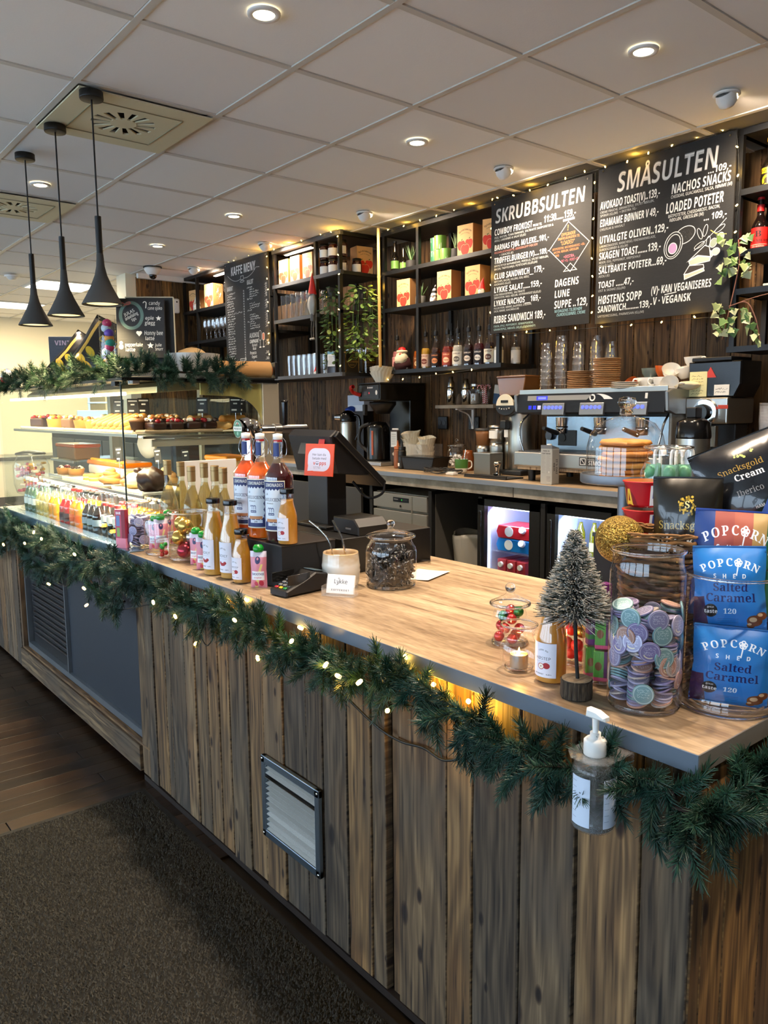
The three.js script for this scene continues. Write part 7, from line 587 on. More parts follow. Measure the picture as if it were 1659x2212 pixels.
// small wall shelf with shakers, sockets
{ const s = T('wall_shelf', 'narrow grey wooden wall shelf on a white bracket', 'shelf', [-3.84, 1.5, -3.93]); M('shelf_board', boxUV(bx(0.56, 0.024, 0.2, 0.003)), pic(greyLam, 0.7), s); M('bracket', join(lift(bc(0.02, 0.01, 0.17, 0.003), -0.08, -0.006, 0), lift(bc(0.02, 0.14, 0.014, 0.004), -0.08, -0.075, -0.08), lift(tube([[-0.08, -0.13, -0.078], [-0.08, -0.05, -0.04], [-0.08, -0.012, 0.06]], 0.005), 0, 0, 0)), m.white, s);
  const SY = 1.5245; const sh = (label, x, h) => { const k = T('cocktail_shaker', label, 'shaker', [x, SY, -3.9]); M('can', lathe([[0.0001, 0], [0.03, 0], [0.034, 0.1], [0.026, h * 0.62]], 24), m.chrome, k); M('strainer_cap', lathe([[0.026, h * 0.62], [0.028, h * 0.64], [0.025, h * 0.8], [0.016, h * 0.84], [0.017, h * 0.98], [0.0001, h]], 22), m.steel, k); }; sh('taller chrome cocktail shaker at the left of the wall shelf', -4.03, 0.2); sh('shorter chrome cocktail shaker in the middle of the wall shelf', -3.88, 0.18); one('pepper_pot', 'small dark pot between the two cocktail shakers', 'pot', lathe([[0.0001, 0], [0.024, 0], [0.02, 0.05], [0.008, 0.075], [0.0001, 0.078]], 20), std(0x5a4a3a, 0.6), [-3.955, SY, -3.91]);
  const j = T('glass_jar', 'round glass storage jar on the wall shelf', 'jar', [-3.8, SY, -3.91]); M('jar_body', glassWall([[0.0001, 0.003], [0.034, 0.003], [0.038, 0.02], [0.038, 0.1], [0.03, 0.125]], 0.03, 0.125, 24), m.glass, j); M('contents', cyl(0.034, 0.035, 0.07, 20), std(0x8c8374, 0.7), j, [0, 0.005, 0]); M('lid', cyl(0.032, 0.032, 0.014, 20), m.steel, j, [0, 0.125, 0]);
  const cj = T('glass_jar', 'glass jar of red and white candy canes on the wall shelf', 'jar', [-3.7, SY, -3.9]); M('jar_body', glassWall([[0.0001, 0.003], [0.03, 0.003], [0.034, 0.085]], 0.034, 0.085, 22), m.glass, cj); const cm = pic(canvas(32, 128, (c, w, h) => { fill(c, '#e9e2dc', 0, 0, w, h); c.fillStyle = '#b8161f'; for (let i = -1; i < 9; i++) { c.beginPath(); c.moveTo(0, i * 16); c.lineTo(w, i * 16 + 16); c.lineTo(w, i * 16 + 24); c.lineTo(0, i * 16 + 8); c.fill(); } }), 0.35); cm.map.repeat.set(1, 1); const cg = tube([[0, 0, 0], [0, 0.05, 0], [0, 0.1, 0], [0.006, 0.118, 0], [0.02, 0.124, 0], [0.032, 0.112, 0], [0.034, 0.098, 0]], 0.0042, 40, 8); cg.attributes.uv.array.forEach((_, i) => { if (i % 2 === 0) { const u = cg.attributes.uv.getX(i / 2), v = cg.attributes.uv.getY(i / 2); cg.attributes.uv.setXY(i / 2, v, u * 1.6); } }); for (let i = 0; i < 5; i++) one('candy_cane', 'striped candy cane in the jar on the wall shelf', 'candy cane', cg, cm, [-3.7 + rr(-0.016, 0.016), SY + 0.006, -3.9 + rr(-0.016, 0.016)], [rr(-0.12, 0.12), i * 1.2, rr(-0.12, 0.12)], 'candy canes on the wall shelf'); one('cloth_pack', 'blue and white packet leaning at the right of the wall shelf', 'packet', bx(0.07, 0.13, 0.03, 0.006), pic(canvas(64, 96, (c, w, h) => { fill(c, '#274a6a', 0, 0, w, h); fill(c, '#c8c6bc', 0, 0, w, 44); }), 0.7), [-3.61, SY, -3.93], [0, 0.3, -0.12]);
  for (const [x, lb] of [[-4.24, 'left'], [-3.92, 'right']]) { const k = T('wall_socket', lb + ' black double wall socket below the small shelf', 'socket', [x, 1.395, -4.02]); M('plate', bc(0.1, 0.095, 0.014, 0.006), m.black, k); for (const q of [-1, 1]) M('socket_well', lift(new THREE.CylinderGeometry(0.018, 0.018, 0.004, 18).rotateX(PI / 2), q * 0.022, 0, 0.008), m.dark, k); } one('wall_plug', 'small white plug in the wall beside the grinder', 'plug', bx(0.03, 0.06, 0.03, 0.006), m.white, [-3.53, 1.36, -4.005]); }
// right hand grinder, jugs and cups
{ const g = T('batch_grinder', 'square silver and black batch coffee grinder with a round dial', 'grinder', [-1.955, BT, -3.72]); M('base', bx(0.2, 0.03, 0.28, 0.006), m.brushed, g); M('column', bx(0.16, 0.3, 0.12, 0.008), m.dark, g, [0, 0.03, -0.07]); M('body', bx(0.215, 0.125, 0.26, 0.008), m.steel, g, [0, 0.33, 0]); M('hopper', ext([[-0.115, 0], [0.12, 0], [0.15, 0.06], [0.15, 0.17], [-0.115, 0.17]], 0.2, 0.006), m.blackGloss, g, [0, 0.456, -0.1]); M('hopper_lid', bx(0.2, 0.02, 0.2, 0.005), m.black, g, [0, 0.627, 0]); const d = M('dial_ring', lift(new THREE.CylinderGeometry(0.06, 0.064, 0.016, 30).rotateX(PI / 2), 0, 0, 0), m.chrome, g, [0.0, 0.385, 0.138]); M('dial', lift(new THREE.CylinderGeometry(0.036, 0.04, 0.03, 26).rotateX(PI / 2), -0.008, 0, 0.02), m.blackGloss, d); M('chute', bc(0.06, 0.1, 0.03, 0.004), m.steel, g, [0.02, 0.27, 0.11]);
  M('yellow_note', frontUV(bc(0.09, 0.12, 0.002, 0.0005), -0.045, -0.06, 0.045, 0.06), pic(canvas(96, 128, (c, w, h) => { fill(c, '#d8cf98', 0, 0, w, h); for (let i = 0; i < 7; i++) scrib(c, 12, 26 + i * 15, rr(30, 66), 8, '#7a7450'); }), 0.8), g, [-0.06, 0.52, 0.103]); M('white_note', frontUV(bc(0.075, 0.05, 0.002, 0.0005), -0.0375, -0.025, 0.0375, 0.025), pic(canvas(96, 64, (c, w, h) => { fill(c, '#dcd8cc', 0, 0, w, h); scrib(c, 10, 30, 70, 12, '#666'); scrib(c, 10, 50, 60, 10, '#666'); }), 0.8), g, [0.06, 0.49, 0.103]); M('warning_sticker', ext([[-0.03, 0], [0.03, 0], [0, 0.05]], 0.002, 0), std(0xc43a30, 0.6), g, [0.0, 0.55, 0.101]); M('red_label', bc(0.05, 0.018, 0.002), std(0xb03a28, 0.6), g, [0.085, 0.41, 0.131]);
  const t = T('thermos_jug', 'steel and black pump jug behind the cookie dome', 'jug', [-1.93, BT, -3.44]); M('jug_body', lathe([[0.0001, 0], [0.075, 0], [0.078, 0.006], [0.076, 0.27]], 30), m.steel, t); M('shoulder', lathe([[0.078, 0.265], [0.08, 0.275], [0.075, 0.34], [0.045, 0.36], [0.0001, 0.362]], 28), m.blackGloss, t); M('pump_button', bx(0.05, 0.05, 0.06, 0.006), m.black, t, [0, 0.36, 0]);
  const cg = lathe([[0.0001, 0], [0.03, 0], [0.04, 0.1], [0.042, 0.102], [0.039, 0.1], [0.029, 0.003], [0.0001, 0.003]], 24); for (let i = 0; i < 7; i++) one('plastic_cup', 'clear plastic cup, ' + ORD[i] + ' from below in the stack at the right picture edge', 'cup', cg, m.plastic, [-1.66, BT + 0.24 + i * 0.014, -3.6], [0, 0, 0], 'stack of plastic cups'); one('cup_stand', 'dark box under the stack of plastic cups', 'box', bx(0.2, 0.2395, 0.2, 0.004), m.dark, [-1.66, BT, -3.6]); one('black_binder', 'black folder standing at the right end of the rear worktop', 'folder', bx(0.06, 0.36, 0.24, 0.004), m.blackMat, [-1.5, BT, -3.6]); }
// bottles in the right fridge
{ const lb = ['yellow green bottle in the right bar fridge', 'bottles in the right bar fridge']; const o = { r: 0.027, h: 0.24, rn: 0.011, hb: 0.12, hs: 0.19, liq: phy(0xb8b02a, 0.1, { transmission: 0.5, thickness: 0, clearcoat: 1 }), cap: m.zinc, ch: 0.02, label: std(0xd9d4a0, 0.5), lh: 0.05, la: 3, ly: 0.03 }; let p; for (let i = 0; i < 6; i++) for (const y of [0.2895 + 0.09, 0.5895 + 0.09]) { const q = [-2.64 + i * 0.068, y - 0.002, -3.56 - (i % 2) * 0.03]; p ? dup(p, q) : (p = bottle('fridge_bottle', lb[0], 'bottle', q, 0.5, o, lb[1])); } }
// ---------- on the black shelf racks ----------
const appleFront = canvas(256, 400, (c, w, h) => { fill(c, '#e3b274', 0, 0, w, h); arcText(c, 'Epleblomsten', 128, 250, 190, 30, '#4a3018', 1.05); arcText(c, 'EPLEMOST FRA HARDANGER', 128, 255, 155, 11, '#6b4a2a', 0.95); const ap = (x, y, r) => { c.fillStyle = '#d6331c'; c.strokeStyle = '#e8b884'; c.lineWidth = 4; c.beginPath(); c.moveTo(x, y - r * 0.75); c.bezierCurveTo(x + r * 0.5, y - r * 1.2, x + r * 1.25, y - r * 0.7, x + r, y + r * 0.2); c.bezierCurveTo(x + r * 0.8, y + r, x + r * 0.3, y + r * 1.1, x, y + r * 0.95); c.bezierCurveTo(x - r * 0.3, y + r * 1.1, x - r * 0.8, y + r, x - r, y + r * 0.2); c.bezierCurveTo(x - r * 1.25, y - r * 0.7, x - r * 0.5, y - r * 1.2, x, y - r * 0.75); c.fill(); c.stroke(); fill(c, '#4a3a1c', x - 2, y - r * 1.15, 5, r * 0.45); disc(c, '#5a6a34', x + 12, y - r * 1.1, 14, 6, -0.6); }; ap(66, 245, 62); ap(192, 235, 60); ap(128, 300, 66); disc(c, '#6b4a2a', 30, 378, 10); });
const appleM = pic(appleFront, 0.7), appleS = std(0xb8824c, 0.8);
function appleBox(label, x, y, z, ry = 0, s = 1) { const b = T('apple_juice_box', label, 'box', [x, y, z], ry, 'apple juice boxes'); M('box_body', bx(0.128 * s, 0.205 * s, 0.1 * s, 0.002), appleS, b); M('front_print', frontUV(bc(0.126 * s, 0.203 * s, 0.0016, 0.0004), -0.063 * s, -0.1015 * s, 0.063 * s, 0.1015 * s), appleM, b, [0, 0.1025 * s, 0.0502 * s]); M('tap_hole', lift(new THREE.CylinderGeometry(0.008, 0.008, 0.002, 12).rotateX(PI / 2), 0.04, 0.02, 0.0505 * s), appleS, b); }
appleBox('apple juice box alone in the left middle bay of the wide rack', -4.33, 2.206, -3.765, 0.1); appleBox('apple juice box beside the yellow gnome on the wide rack', -3.91, 2.206, -3.765, 0.08); appleBox('apple juice box half covered by the red capped gnome', -3.66, 2.206, -3.78, 0.05); appleBox('apple juice box beside the top plant of the wide rack', -3.72, 2.466, -3.77, 0.1, 1.02); appleBox('apple juice box at the right end of the wide rack, mostly hidden', -3.5, 2.466, -3.77, 0.3);
appleBox('left apple juice box on the top shelf of the tall rack', -5.44, 2.476, -3.47, 0.05, 0.98); appleBox('middle apple juice box on the top shelf of the tall rack', -5.27, 2.476, -3.47, 0.02); appleBox('right apple juice box on the top shelf of the tall rack', -5.11, 2.476, -3.48, 0.02); appleBox('apple juice box turned sideways behind the jam jars of the tall rack', -4.76, 2.476, -3.68, 1.4, 1.05);
appleBox('large apple juice box in the far corner rack', -6.74, 2.431, -3.48, 0.1, 1.1); appleBox('apple juice box at the left end of the far corner rack', -7.06, 2.431, -3.47, 0.1);
// plants in dark pots
function agave(label, x, y, z, h, pot, potH) { const p = T('potted_plant', label, 'plant', [x, y, z]); M('pot', lathe([[0.0001, 0], [0.03, 0], [0.042, potH * 0.4], [0.04, potH], [0.035, potH], [0.0001, potH - 0.008]], 8), pot, p); const lg = warp(new THREE.ConeGeometry(0.008, 1, 5, 5), (v) => { v.z *= 0.45; }).translate(0, 0.5, 0); for (let i = 0; i < 15; i++) { const l = M('leaf', lg, i % 2 ? m.leafDark : std(0x7f9a6c, 0.6), p, [0, potH - 0.01, 0]); l.scale.set(1.15, h * rr(0.7, 1.05), 1.15); l.rotation.set(rr(0.1, 0.55), i * 2.4, 0, 'YXZ'); } return p; }
const stoneP = std(0x6a6862, 0.8), darkP = std(0x2c2a27, 0.7); agave('spiky green plant in a faceted grey pot on the wide rack', -4.19, 2.206, -3.765, 0.11, stoneP, 0.075); agave('spiky dark plant beside the small beer bottle on the wide rack', -4.31, 2.466, -3.78, 0.13, darkP, 0.075); agave('spiky plant in a dark pot beside the apple box on the wide rack', -3.86, 2.466, -3.785, 0.12, darkP, 0.085);
{ const o = { r: 0.03, h: 0.225, rn: 0.012, hb: 0.1, hs: 0.155, glass: phy(0x14100c, 0.1, { clearcoat: 1 }), cap: m.black, ch: 0.012, label: std(0x6f9a44, 0.5), lh: 0.055, la: 3.4, ly: 0.035 }; bottle('beer_bottle', 'dark beer bottle with a green label at the left of the wide rack', 'bottle', [-4.455, 2.466, -3.75], 0.5, o); bottle('beer_bottle', 'smaller dark beer bottle with a green label beside the plant', 'bottle', [-4.385, 2.466, -3.77], 0.5, { ...o, h: 0.17, r: 0.026, hb: 0.07, hs: 0.115, lh: 0.05, ly: 0.02 }); }
{ const mg = lathe([[0.0001, 0], [0.036, 0], [0.04, 0.006], [0.043, 0.092], [0.04, 0.092], [0.037, 0.008], [0.0001, 0.008]], 28), mk = (bg, t) => pic(canvas(256, 96, (c, w, h) => { fill(c, bg, 0, 0, w, h); for (let i = 0; i < 3; i++) { hand(c, t, 6 + i * 84, 44, 30, 76, '#e9e6da'); hand(c, 'Akero', 14 + i * 84, 86, 28, 66, '#e9e6da'); } }), 0.3), A = mk('#2f6a48', 'kopt'), B = mk('#6c9a46', 'tek'); [[-4.055, 0, A, 'bottom dark green'], [-4.055, 0.09, A, 'top dark green'], [-3.985, 0, B, 'front left light green'], [-3.985, 0.0905, B, 'upper light green'], [-3.925, 0, B, 'right light green']].forEach(([x, y, q, n]) => one('green_mug', n + ' printed mug in the stack on the wide rack', 'mug', mg, q, [x, 2.466 + y * 1.025, -3.755 - (x < -4 ? 0.03 : 0)], [0, rr(0, 1), 0], 'printed green mugs')); }
// gnomes
function gnome(label, p, s, cap, coat, ry = 0) { const g = T('gnome', label, 'gnome figure', p, ry); M('body', lathe([[0.0001, 0], [0.03 * s, 0], [0.034 * s, 0.02 * s], [0.026 * s, 0.055 * s], [0.0001, 0.06 * s]], 20), coat, g); M('beard', warp(lump(0.028 * s, 0.35, 5, 1.2, 3, s * 3), (v) => { v.z = Math.max(v.z, -0.006 * s); }), std(0xdedad0, 0.95), g, [0, 0.04 * s, 0.012 * s]); M('nose', new THREE.SphereGeometry(0.007 * s, 12, 8), std(0xd8a88c, 0.6), g, [0, 0.062 * s, 0.034 * s]); M('hat', warp(lathe([[0.031 * s, 0], [0.03 * s, 0.008 * s], [0.016 * s, 0.06 * s], [0.0001, 0.105 * s]], 20), (v) => { v.x += 0.25 * Math.max(0, v.y - 0.04 * s); }), cap, g, [0, 0.058 * s, 0]); return g; }
gnome('white bearded gnome with a red cap before the apple box', [-3.58, 2.206, -3.735], 0.75, m.red, std(0x3a5a3a, 0.8), 0.5); gnome('gnome in yellow with a striped cap beside the spiky plant', [-4.05, 2.206, -3.755], 0.85, pic(canvas(64, 64, (c, w, h) => { for (let i = 0; i < 8; i++) fill(c, i % 2 ? '#1c1c1c' : '#e8e6e0', 0, i * 8, w, 8); }), 0.8), std(0xe0c43a, 0.7), 0.5); gnome('pale furry gnome at the left end of the far corner rack', [-6.98, 2.431, -3.425], 1.1, m.cream, m.cream, 0.6); gnome('tiny red capped gnome beside the water glasses', [-5.02, 1.756, -3.43], 0.55, m.red, m.white, 0.6); gnome('tiny dark gnome beside the coffee bag', [-4.88, 1.756, -3.44], 0.7, m.dark, m.dark, 0.6);
{ const s = T('santa_figure', 'santa figure with a long cream beard on the wide rack', 'figure', [-4.36, 1.766, -3.735], 0.5); M('boots', join(lift(bc(0.05, 0.03, 0.07, 0.012), -0.035, 0.015, 0.01), lift(bc(0.05, 0.03, 0.07, 0.012), 0.035, 0.015, 0.01)), m.black, s); M('body', lathe([[0.0001, 0.01], [0.06, 0.012], [0.066, 0.05], [0.05, 0.1], [0.0001, 0.115]], 22), std(0x3a0f10, 0.8), s); M('beard', warp(lump(0.05, 0.3, 4, 1.1, 3, 2), (v) => { v.z = Math.max(v.z, -0.01); }), std(0xe6d8b4, 0.95), s, [0, 0.085, 0.022]); M('face', new THREE.SphereGeometry(0.03, 18, 14), std(0xd88a6a, 0.6), s, [0, 0.125, 0.02]); M('nose', new THREE.SphereGeometry(0.009, 10, 8), std(0xd0705a, 0.5), s, [0, 0.122, 0.052]); M('hat_brim', new THREE.TorusGeometry(0.032, 0.01, 10, 24).rotateX(PI / 2), std(0xe6d8b4, 0.95), s, [0, 0.142, 0.012]); M('hat', lathe([[0.032, 0], [0.024, 0.024], [0.0001, 0.032]], 18), m.red, s, [0, 0.145, 0.01]); }
// syrup bottles
{ const L = (bg, fg, t, r) => pic(canvas(128, 128, (c, w, h) => { fill(c, bg, 0, 0, w, h); disc(c, r ?? fg, 64, 76, 30, 28); txt(c, 'SYRUP', 64, 22, 22, fg); txt(c, t, 64, 76, 24, bg, 'bold', 'serif'); }), 0.5); const o = (c, l) => ({ r: 0.036, h: 0.25, rn: 0.0125, hb: 0.12, hs: 0.205, liq: c, lv: 0.15, cap: m.black, ch: 0.03, label: l, lh: 0.085, la: 2.6, ly: 0.025 }); const pump = (b) => M('pour_spout', lathe([[0.009, 0], [0.005, 0.012], [0.003, 0.05], [0.0001, 0.052]], 10), m.black, b, [0, 0.262, 0]);
  [[-4.45, -3.76, 0xd88a86, L('#d8a0a0', '#8a2a3a', 'Rosa'), 'pink labelled syrup bottle behind the santa figure'], [-4.12, -3.74, 0xd8a83a, L('#d9b8a0', '#7a3a2a', 'Ingef'), 'yellow syrup bottle, first in the row of the wide rack'], [-4.02, -3.745, 0x3a1a10, L('#241512', '#e0905a', 'Chai'), 'dark syrup bottle with an orange print, second in the row'], [-3.94, -3.82, 0xc8501a, null, 'orange syrup bottle standing behind the row'], [-3.905, -3.745, 0x8a2418, L('#a2402c', '#f0c8a8', 'Bær'), 'red labelled syrup bottle, third in the row'], [-3.805, -3.745, 0xd8d4c4, L('#d8d2c4', '#55504a', 'Hyll'), 'white labelled syrup bottle, fourth in the row'], [-3.71, -3.75, 0x2a0f0c, L('#1c1314', '#e8d8c4', 'Nøtt'), 'black labelled syrup bottle, fifth in the row'], [-3.615, -3.75, 0x4a0c12, L('#16121a', '#e8e0d4', 'Skog'), 'dark red syrup bottle with a black label, sixth in the row'], [-3.53, -3.76, 0x3a1410, L('#e0d8c0', '#6a3a2a', 'Kar'), 'cream labelled syrup bottle at the end of the row'], [-4.33, -3.86, 0xc8641c, L('#8a4a1c', '#e8c89a', 'Epl'), 'orange bottle half hidden behind the santa figure']].forEach(([x, z, c, l, n]) => pump(bottle('syrup_bottle', n, 'bottle', [x, 1.766, z], face(x, z, -0.3), o(phy(c, 0.15, { transmission: 0.35, thickness: 0, clearcoat: 1 }), l)))); for (const [x, n] of [[-3.46, 'left'], [-3.42, 'right']]) bottle('syrup_bottle', n + ' white labelled bottle under the menu board corner', 'bottle', [x + (n === 'right' ? 0.005 : -0.01), 1.766, n === 'left' ? -3.78 : -3.88], 0.9, { r: 0.03, h: 0.2, rn: 0.011, hb: 0.11, hs: 0.16, liq: phy(0xc8c4b4, 0.2), lv: 0.12, cap: m.steel, ch: 0.02, label: m.paper, lh: 0.08, la: 3, ly: 0.02 }); }
// glasses on the tall rack and in the corner
{ const tall = join(lathe([[0.0001, 0.008], [0.022, 0.006], [0.024, 0], [0.026, 0.004], [0.026, 0.05], [0.033, 0.2]], 22), rim(0.033, 0.2, 0.0013)), w = join(lathe([[0.0001, 0.008], [0.027, 0.004], [0.028, 0], [0.033, 0.17]], 22), rim(0.033, 0.17, 0.0013)); for (let r = 0; r < 2; r++) for (let i = 0; i < 7; i++) one('beer_glass', 'tall beer glass, ' + ORD[i] + ' from the left in the ' + (r ? 'rear' : 'front') + ' row of the tall rack', 'glass', tall, m.tumbler, [-5.48 + i * 0.074, 2.201, -3.45 - r * 0.09], [0, 0, 0], (r ? 'rear' : 'front') + ' row of beer glasses'); for (let r = 0; r < 2; r++) for (let i = 0; i < 6; i++) one('water_glass', 'straight water glass, ' + ORD[i] + ' from the left in the ' + (r ? 'rear' : 'front') + ' row of the tall rack', 'glass', w, m.tumbler, [-5.4 + i * 0.072, 1.756, -3.45 - r * 0.09], [0, 0, 0], (r ? 'rear' : 'front') + ' row of water glasses');
  for (let i = 0; i < 4; i++) one('beer_glass', 'tall glass behind the hanging plant of the tall rack', 'glass', tall, m.tumbler, [-4.9 + i * 0.07, 2.201 - 0.444, -3.66], [0, 0, 0], 'glasses behind the hanging plant');
  const wine = join(lathe([[0.0001, 0.004], [0.03, 0.0], [0.03, 0.002], [0.004, 0.01], [0.0035, 0.085], [0.02, 0.105], [0.036, 0.14], [0.03, 0.2]], 22), rim(0.03, 0.2, 0.0012)); for (let r = 0; r < 2; r++) for (let i = 0; i < 7; i++) one('wine_glass', 'stemmed wine glass, ' + ORD[i] + ' from the left in the ' + (r ? 'rear' : 'front') + ' row of the corner rack', 'glass', wine, m.tumbler, [-6.85 + i * 0.082, 2.141, -3.45 - r * 0.1], [0, 0, 0], (r ? 'rear' : 'front') + ' row of wine glasses'); for (let i = 0; i < 4; i++) one('champagne_glass', 'bright stemmed glass beside the apple box in the far corner rack', 'glass', wine, m.tumbler, [-6.6 + i * 0.08, 2.431, -3.46 - (i % 2) * 0.08], [0, 0, 0], 'glasses beside the corner apple box'); }
// jam jars
{ const jm = (label, x, y, z) => { const j = T('jam_jar', label, 'jar', [x, y, z], 0.6); M('jar_body', lathe([[0.0001, 0], [0.034, 0], [0.036, 0.005], [0.036, 0.085], [0.03, 0.098], [0.03, 0.102]], 24), phy(0x3c1512, 0.12, { clearcoat: 1 }), j); M('lid', lathe([[0.033, 0], [0.033, 0.016], [0.0001, 0.017]], 22), m.darkSteel, j, [0, 0.1, 0]); M('label', lab(0.0366, 0.055, 2.6), m.paper, j, [0, 0.046, 0], [0, -0.1, 0]); }; [['lower left', -4.91, 0, -3.45], ['upper left', -4.91, 0.1185, -3.45], ['lower middle', -4.815, 0, -3.46], ['upper middle', -4.815, 0.1185, -3.46], ['lower right', -4.715, 0, -3.47], ['upper right', -4.715, 0.1185, -3.47], ['single far right', -4.7, 0, -3.59]].forEach(([n, x, y, z]) => jm(n + ' jam jar on the top shelf of the tall rack', x, 2.476 + y, z)); }
{ const b = T('coffee_bag', 'coffee bag with a white label on the bottom of the tall rack', 'bag', [-4.8, 1.756, -3.43], 0.5); M('bag_body', bx(0.085, 0.17, 0.05, 0.01), std(0x2c1c14, 0.35), b); M('label', bc(0.06, 0.11, 0.002), pic(canvas(64, 128, (c, w, h) => { fill(c, '#d5dbe0', 0, 0, w, h); fill(c, '#6fa8c8', 0, 0, w, 24); for (let i = 0; i < 7; i++) fill(c, '#777', 10, 40 + i * 11, rr(24, 44), 3); }), 0.6), b, [0, 0.115, 0.027]); M('window', bc(0.06, 0.05, 0.002), phy(0x22120a, 0.1), b, [0, 0.03, 0.026]); }
{ const oct = [[-0.045, -0.085], [0.045, -0.085], [0.07, -0.06], [0.07, 0.06], [0.045, 0.085], [-0.045, 0.085], [-0.07, 0.06], [-0.07, -0.06]]; const em = pic(canvas(160, 196, (c, w, h) => { fill(c, '#1a1410', 0, 0, w, h); c.strokeStyle = '#9a7a3c'; c.lineWidth = 4; c.strokeRect(12, 12, w - 24, h - 24); c.beginPath(); c.arc(80, 96, 44, 0, 7); c.stroke(); txt(c, 'COLUMBUS', 80, 92, 22, '#b08a44', 'bold', 'serif'); txt(c, 'KAFFE', 80, 118, 16, '#b08a44', 'bold', 'serif'); }), 0.4); [[-3.52, 'nearer dark plaque with a gold emblem on the side of the tall rack'], [-3.68, 'farther dark plaque with a gold emblem on the side of the tall rack']].forEach(([z, n]) => one('coffee_plaque', n, 'plaque', frontUV(ext(oct, 0.03, 0.003), -0.07, -0.085, 0.07, 0.085), em, [-4.71, 1.8425, z], [0, PI / 2, 0])); }
// hanging eucalyptus like plants
const leafGeo = (() => { const g = new THREE.SphereGeometry(1, 8, 6); return warp(g, (v) => { v.y *= 0.08; v.x *= 0.62; v.y += 0.16 * v.x * v.x; }).translate(0, 0, 0.85); })();
const leafMs = [0x7f9c4c, 0x69883c, 0x8fae5e, 0x4c6a2c].map((c) => std(c, 0.5)), leafMd = [0x5a7a48, 0x4a6a3c, 0x3a562e, 0x6f8a58].map((c) => std(c, 0.55));
function hanging(label, p, w, d, h, n, mats, s, taper) { const q = T('hanging_plant', label, 'plant', p); const st = []; for (let k = 0; k < 9; k++) { const a = k * 0.7, x = Math.sin(a) * w * 0.5, z = Math.cos(a) * d * 0.5; st.push(tube([[0, 0, 0], [x * 0.6, 0.02, z * 0.6], [x, -h * 0.3, z], [x * 0.8, -h * rr(0.6, 0.95), z * 0.8]], 0.002, 12, 4)); } M('stems', join(st), m.leafDark, q); M('pot', lathe([[0.0001, -0.05], [0.035, -0.05], [0.045, 0.02], [0.0001, 0.02]], 18), darkP, q); for (let i = 0; i < n; i++) { const t = i / n, y = 0.04 - t * h, R = Math.sin(Math.min(1, t * 2.6 + 0.25) * PI / 2) * (1 - taper * Math.max(0, t - 0.35)), a = rnd() * 6.28, f = rr(0.55, 1); const l = M('leaf', leafGeo, mats[i % 4], q, [Math.sin(a) * w * R * f, y, Math.cos(a) * d * R * f]); l.scale.setScalar(s * rr(0.75, 1.25)); l.rotation.set(rr(-0.2, 0.9), a + rr(-0.5, 0.5), rr(-0.5, 0.5), 'YXZ'); } return q; }
hanging('leafy hanging plant on the side of the tall rack, the brighter right one', [-4.6, 2.34, -3.56], 0.1, 0.17, 0.52, 270, leafMs, 0.0235, 0.6); hanging('darker hanging plant inside the tall rack beside the gnome', [-4.8, 2.36, -3.44], 0.1, 0.08, 0.6, 190, leafMd, 0.022, 0.7);
{ const g = T('hanging_gnome', 'long legged gnome with a tall red cap hung on the rack post', 'gnome figure', [-4.955, 2.07, -3.365]); M('hat', warp(lathe([[0.04, 0], [0.038, 0.01], [0.018, 0.1], [0.0001, 0.16]], 20), (v) => { v.z *= 0.7; }), m.red, g, [0, 0.28, 0]); M('beard', warp(lump(0.045, 0.3, 4, 2.0, 3, 1), (v) => { v.z *= 0.5; if (v.y < 0) v.x *= 1 + v.y * 4; }), std(0xaca79c, 0.95), g, [0, 0.2, 0.006]); M('nose', new THREE.SphereGeometry(0.009, 12, 10), std(0xe0c4b0, 0.6), g, [0, 0.28, 0.03]); M('body', lathe([[0.0001, -0.0], [0.02, 0.01], [0.022, 0.09], [0.0001, 0.12]], 16), std(0x6d6a66, 0.9), g, [0, 0.08, 0]); for (const s of [-1, 1]) { M('leg', tube([[s * 0.012, 0.09, 0], [s * 0.014, 0.03, 0.006], [s * 0.012, -0.04, 0.004]], 0.004), std(0x5f5c58, 0.9), g); M('shoe', lump(0.013, 0.1, 2, 0.7, 2), std(0xa8a49c, 0.9), g, [s * 0.014, -0.045, 0.008]); } }
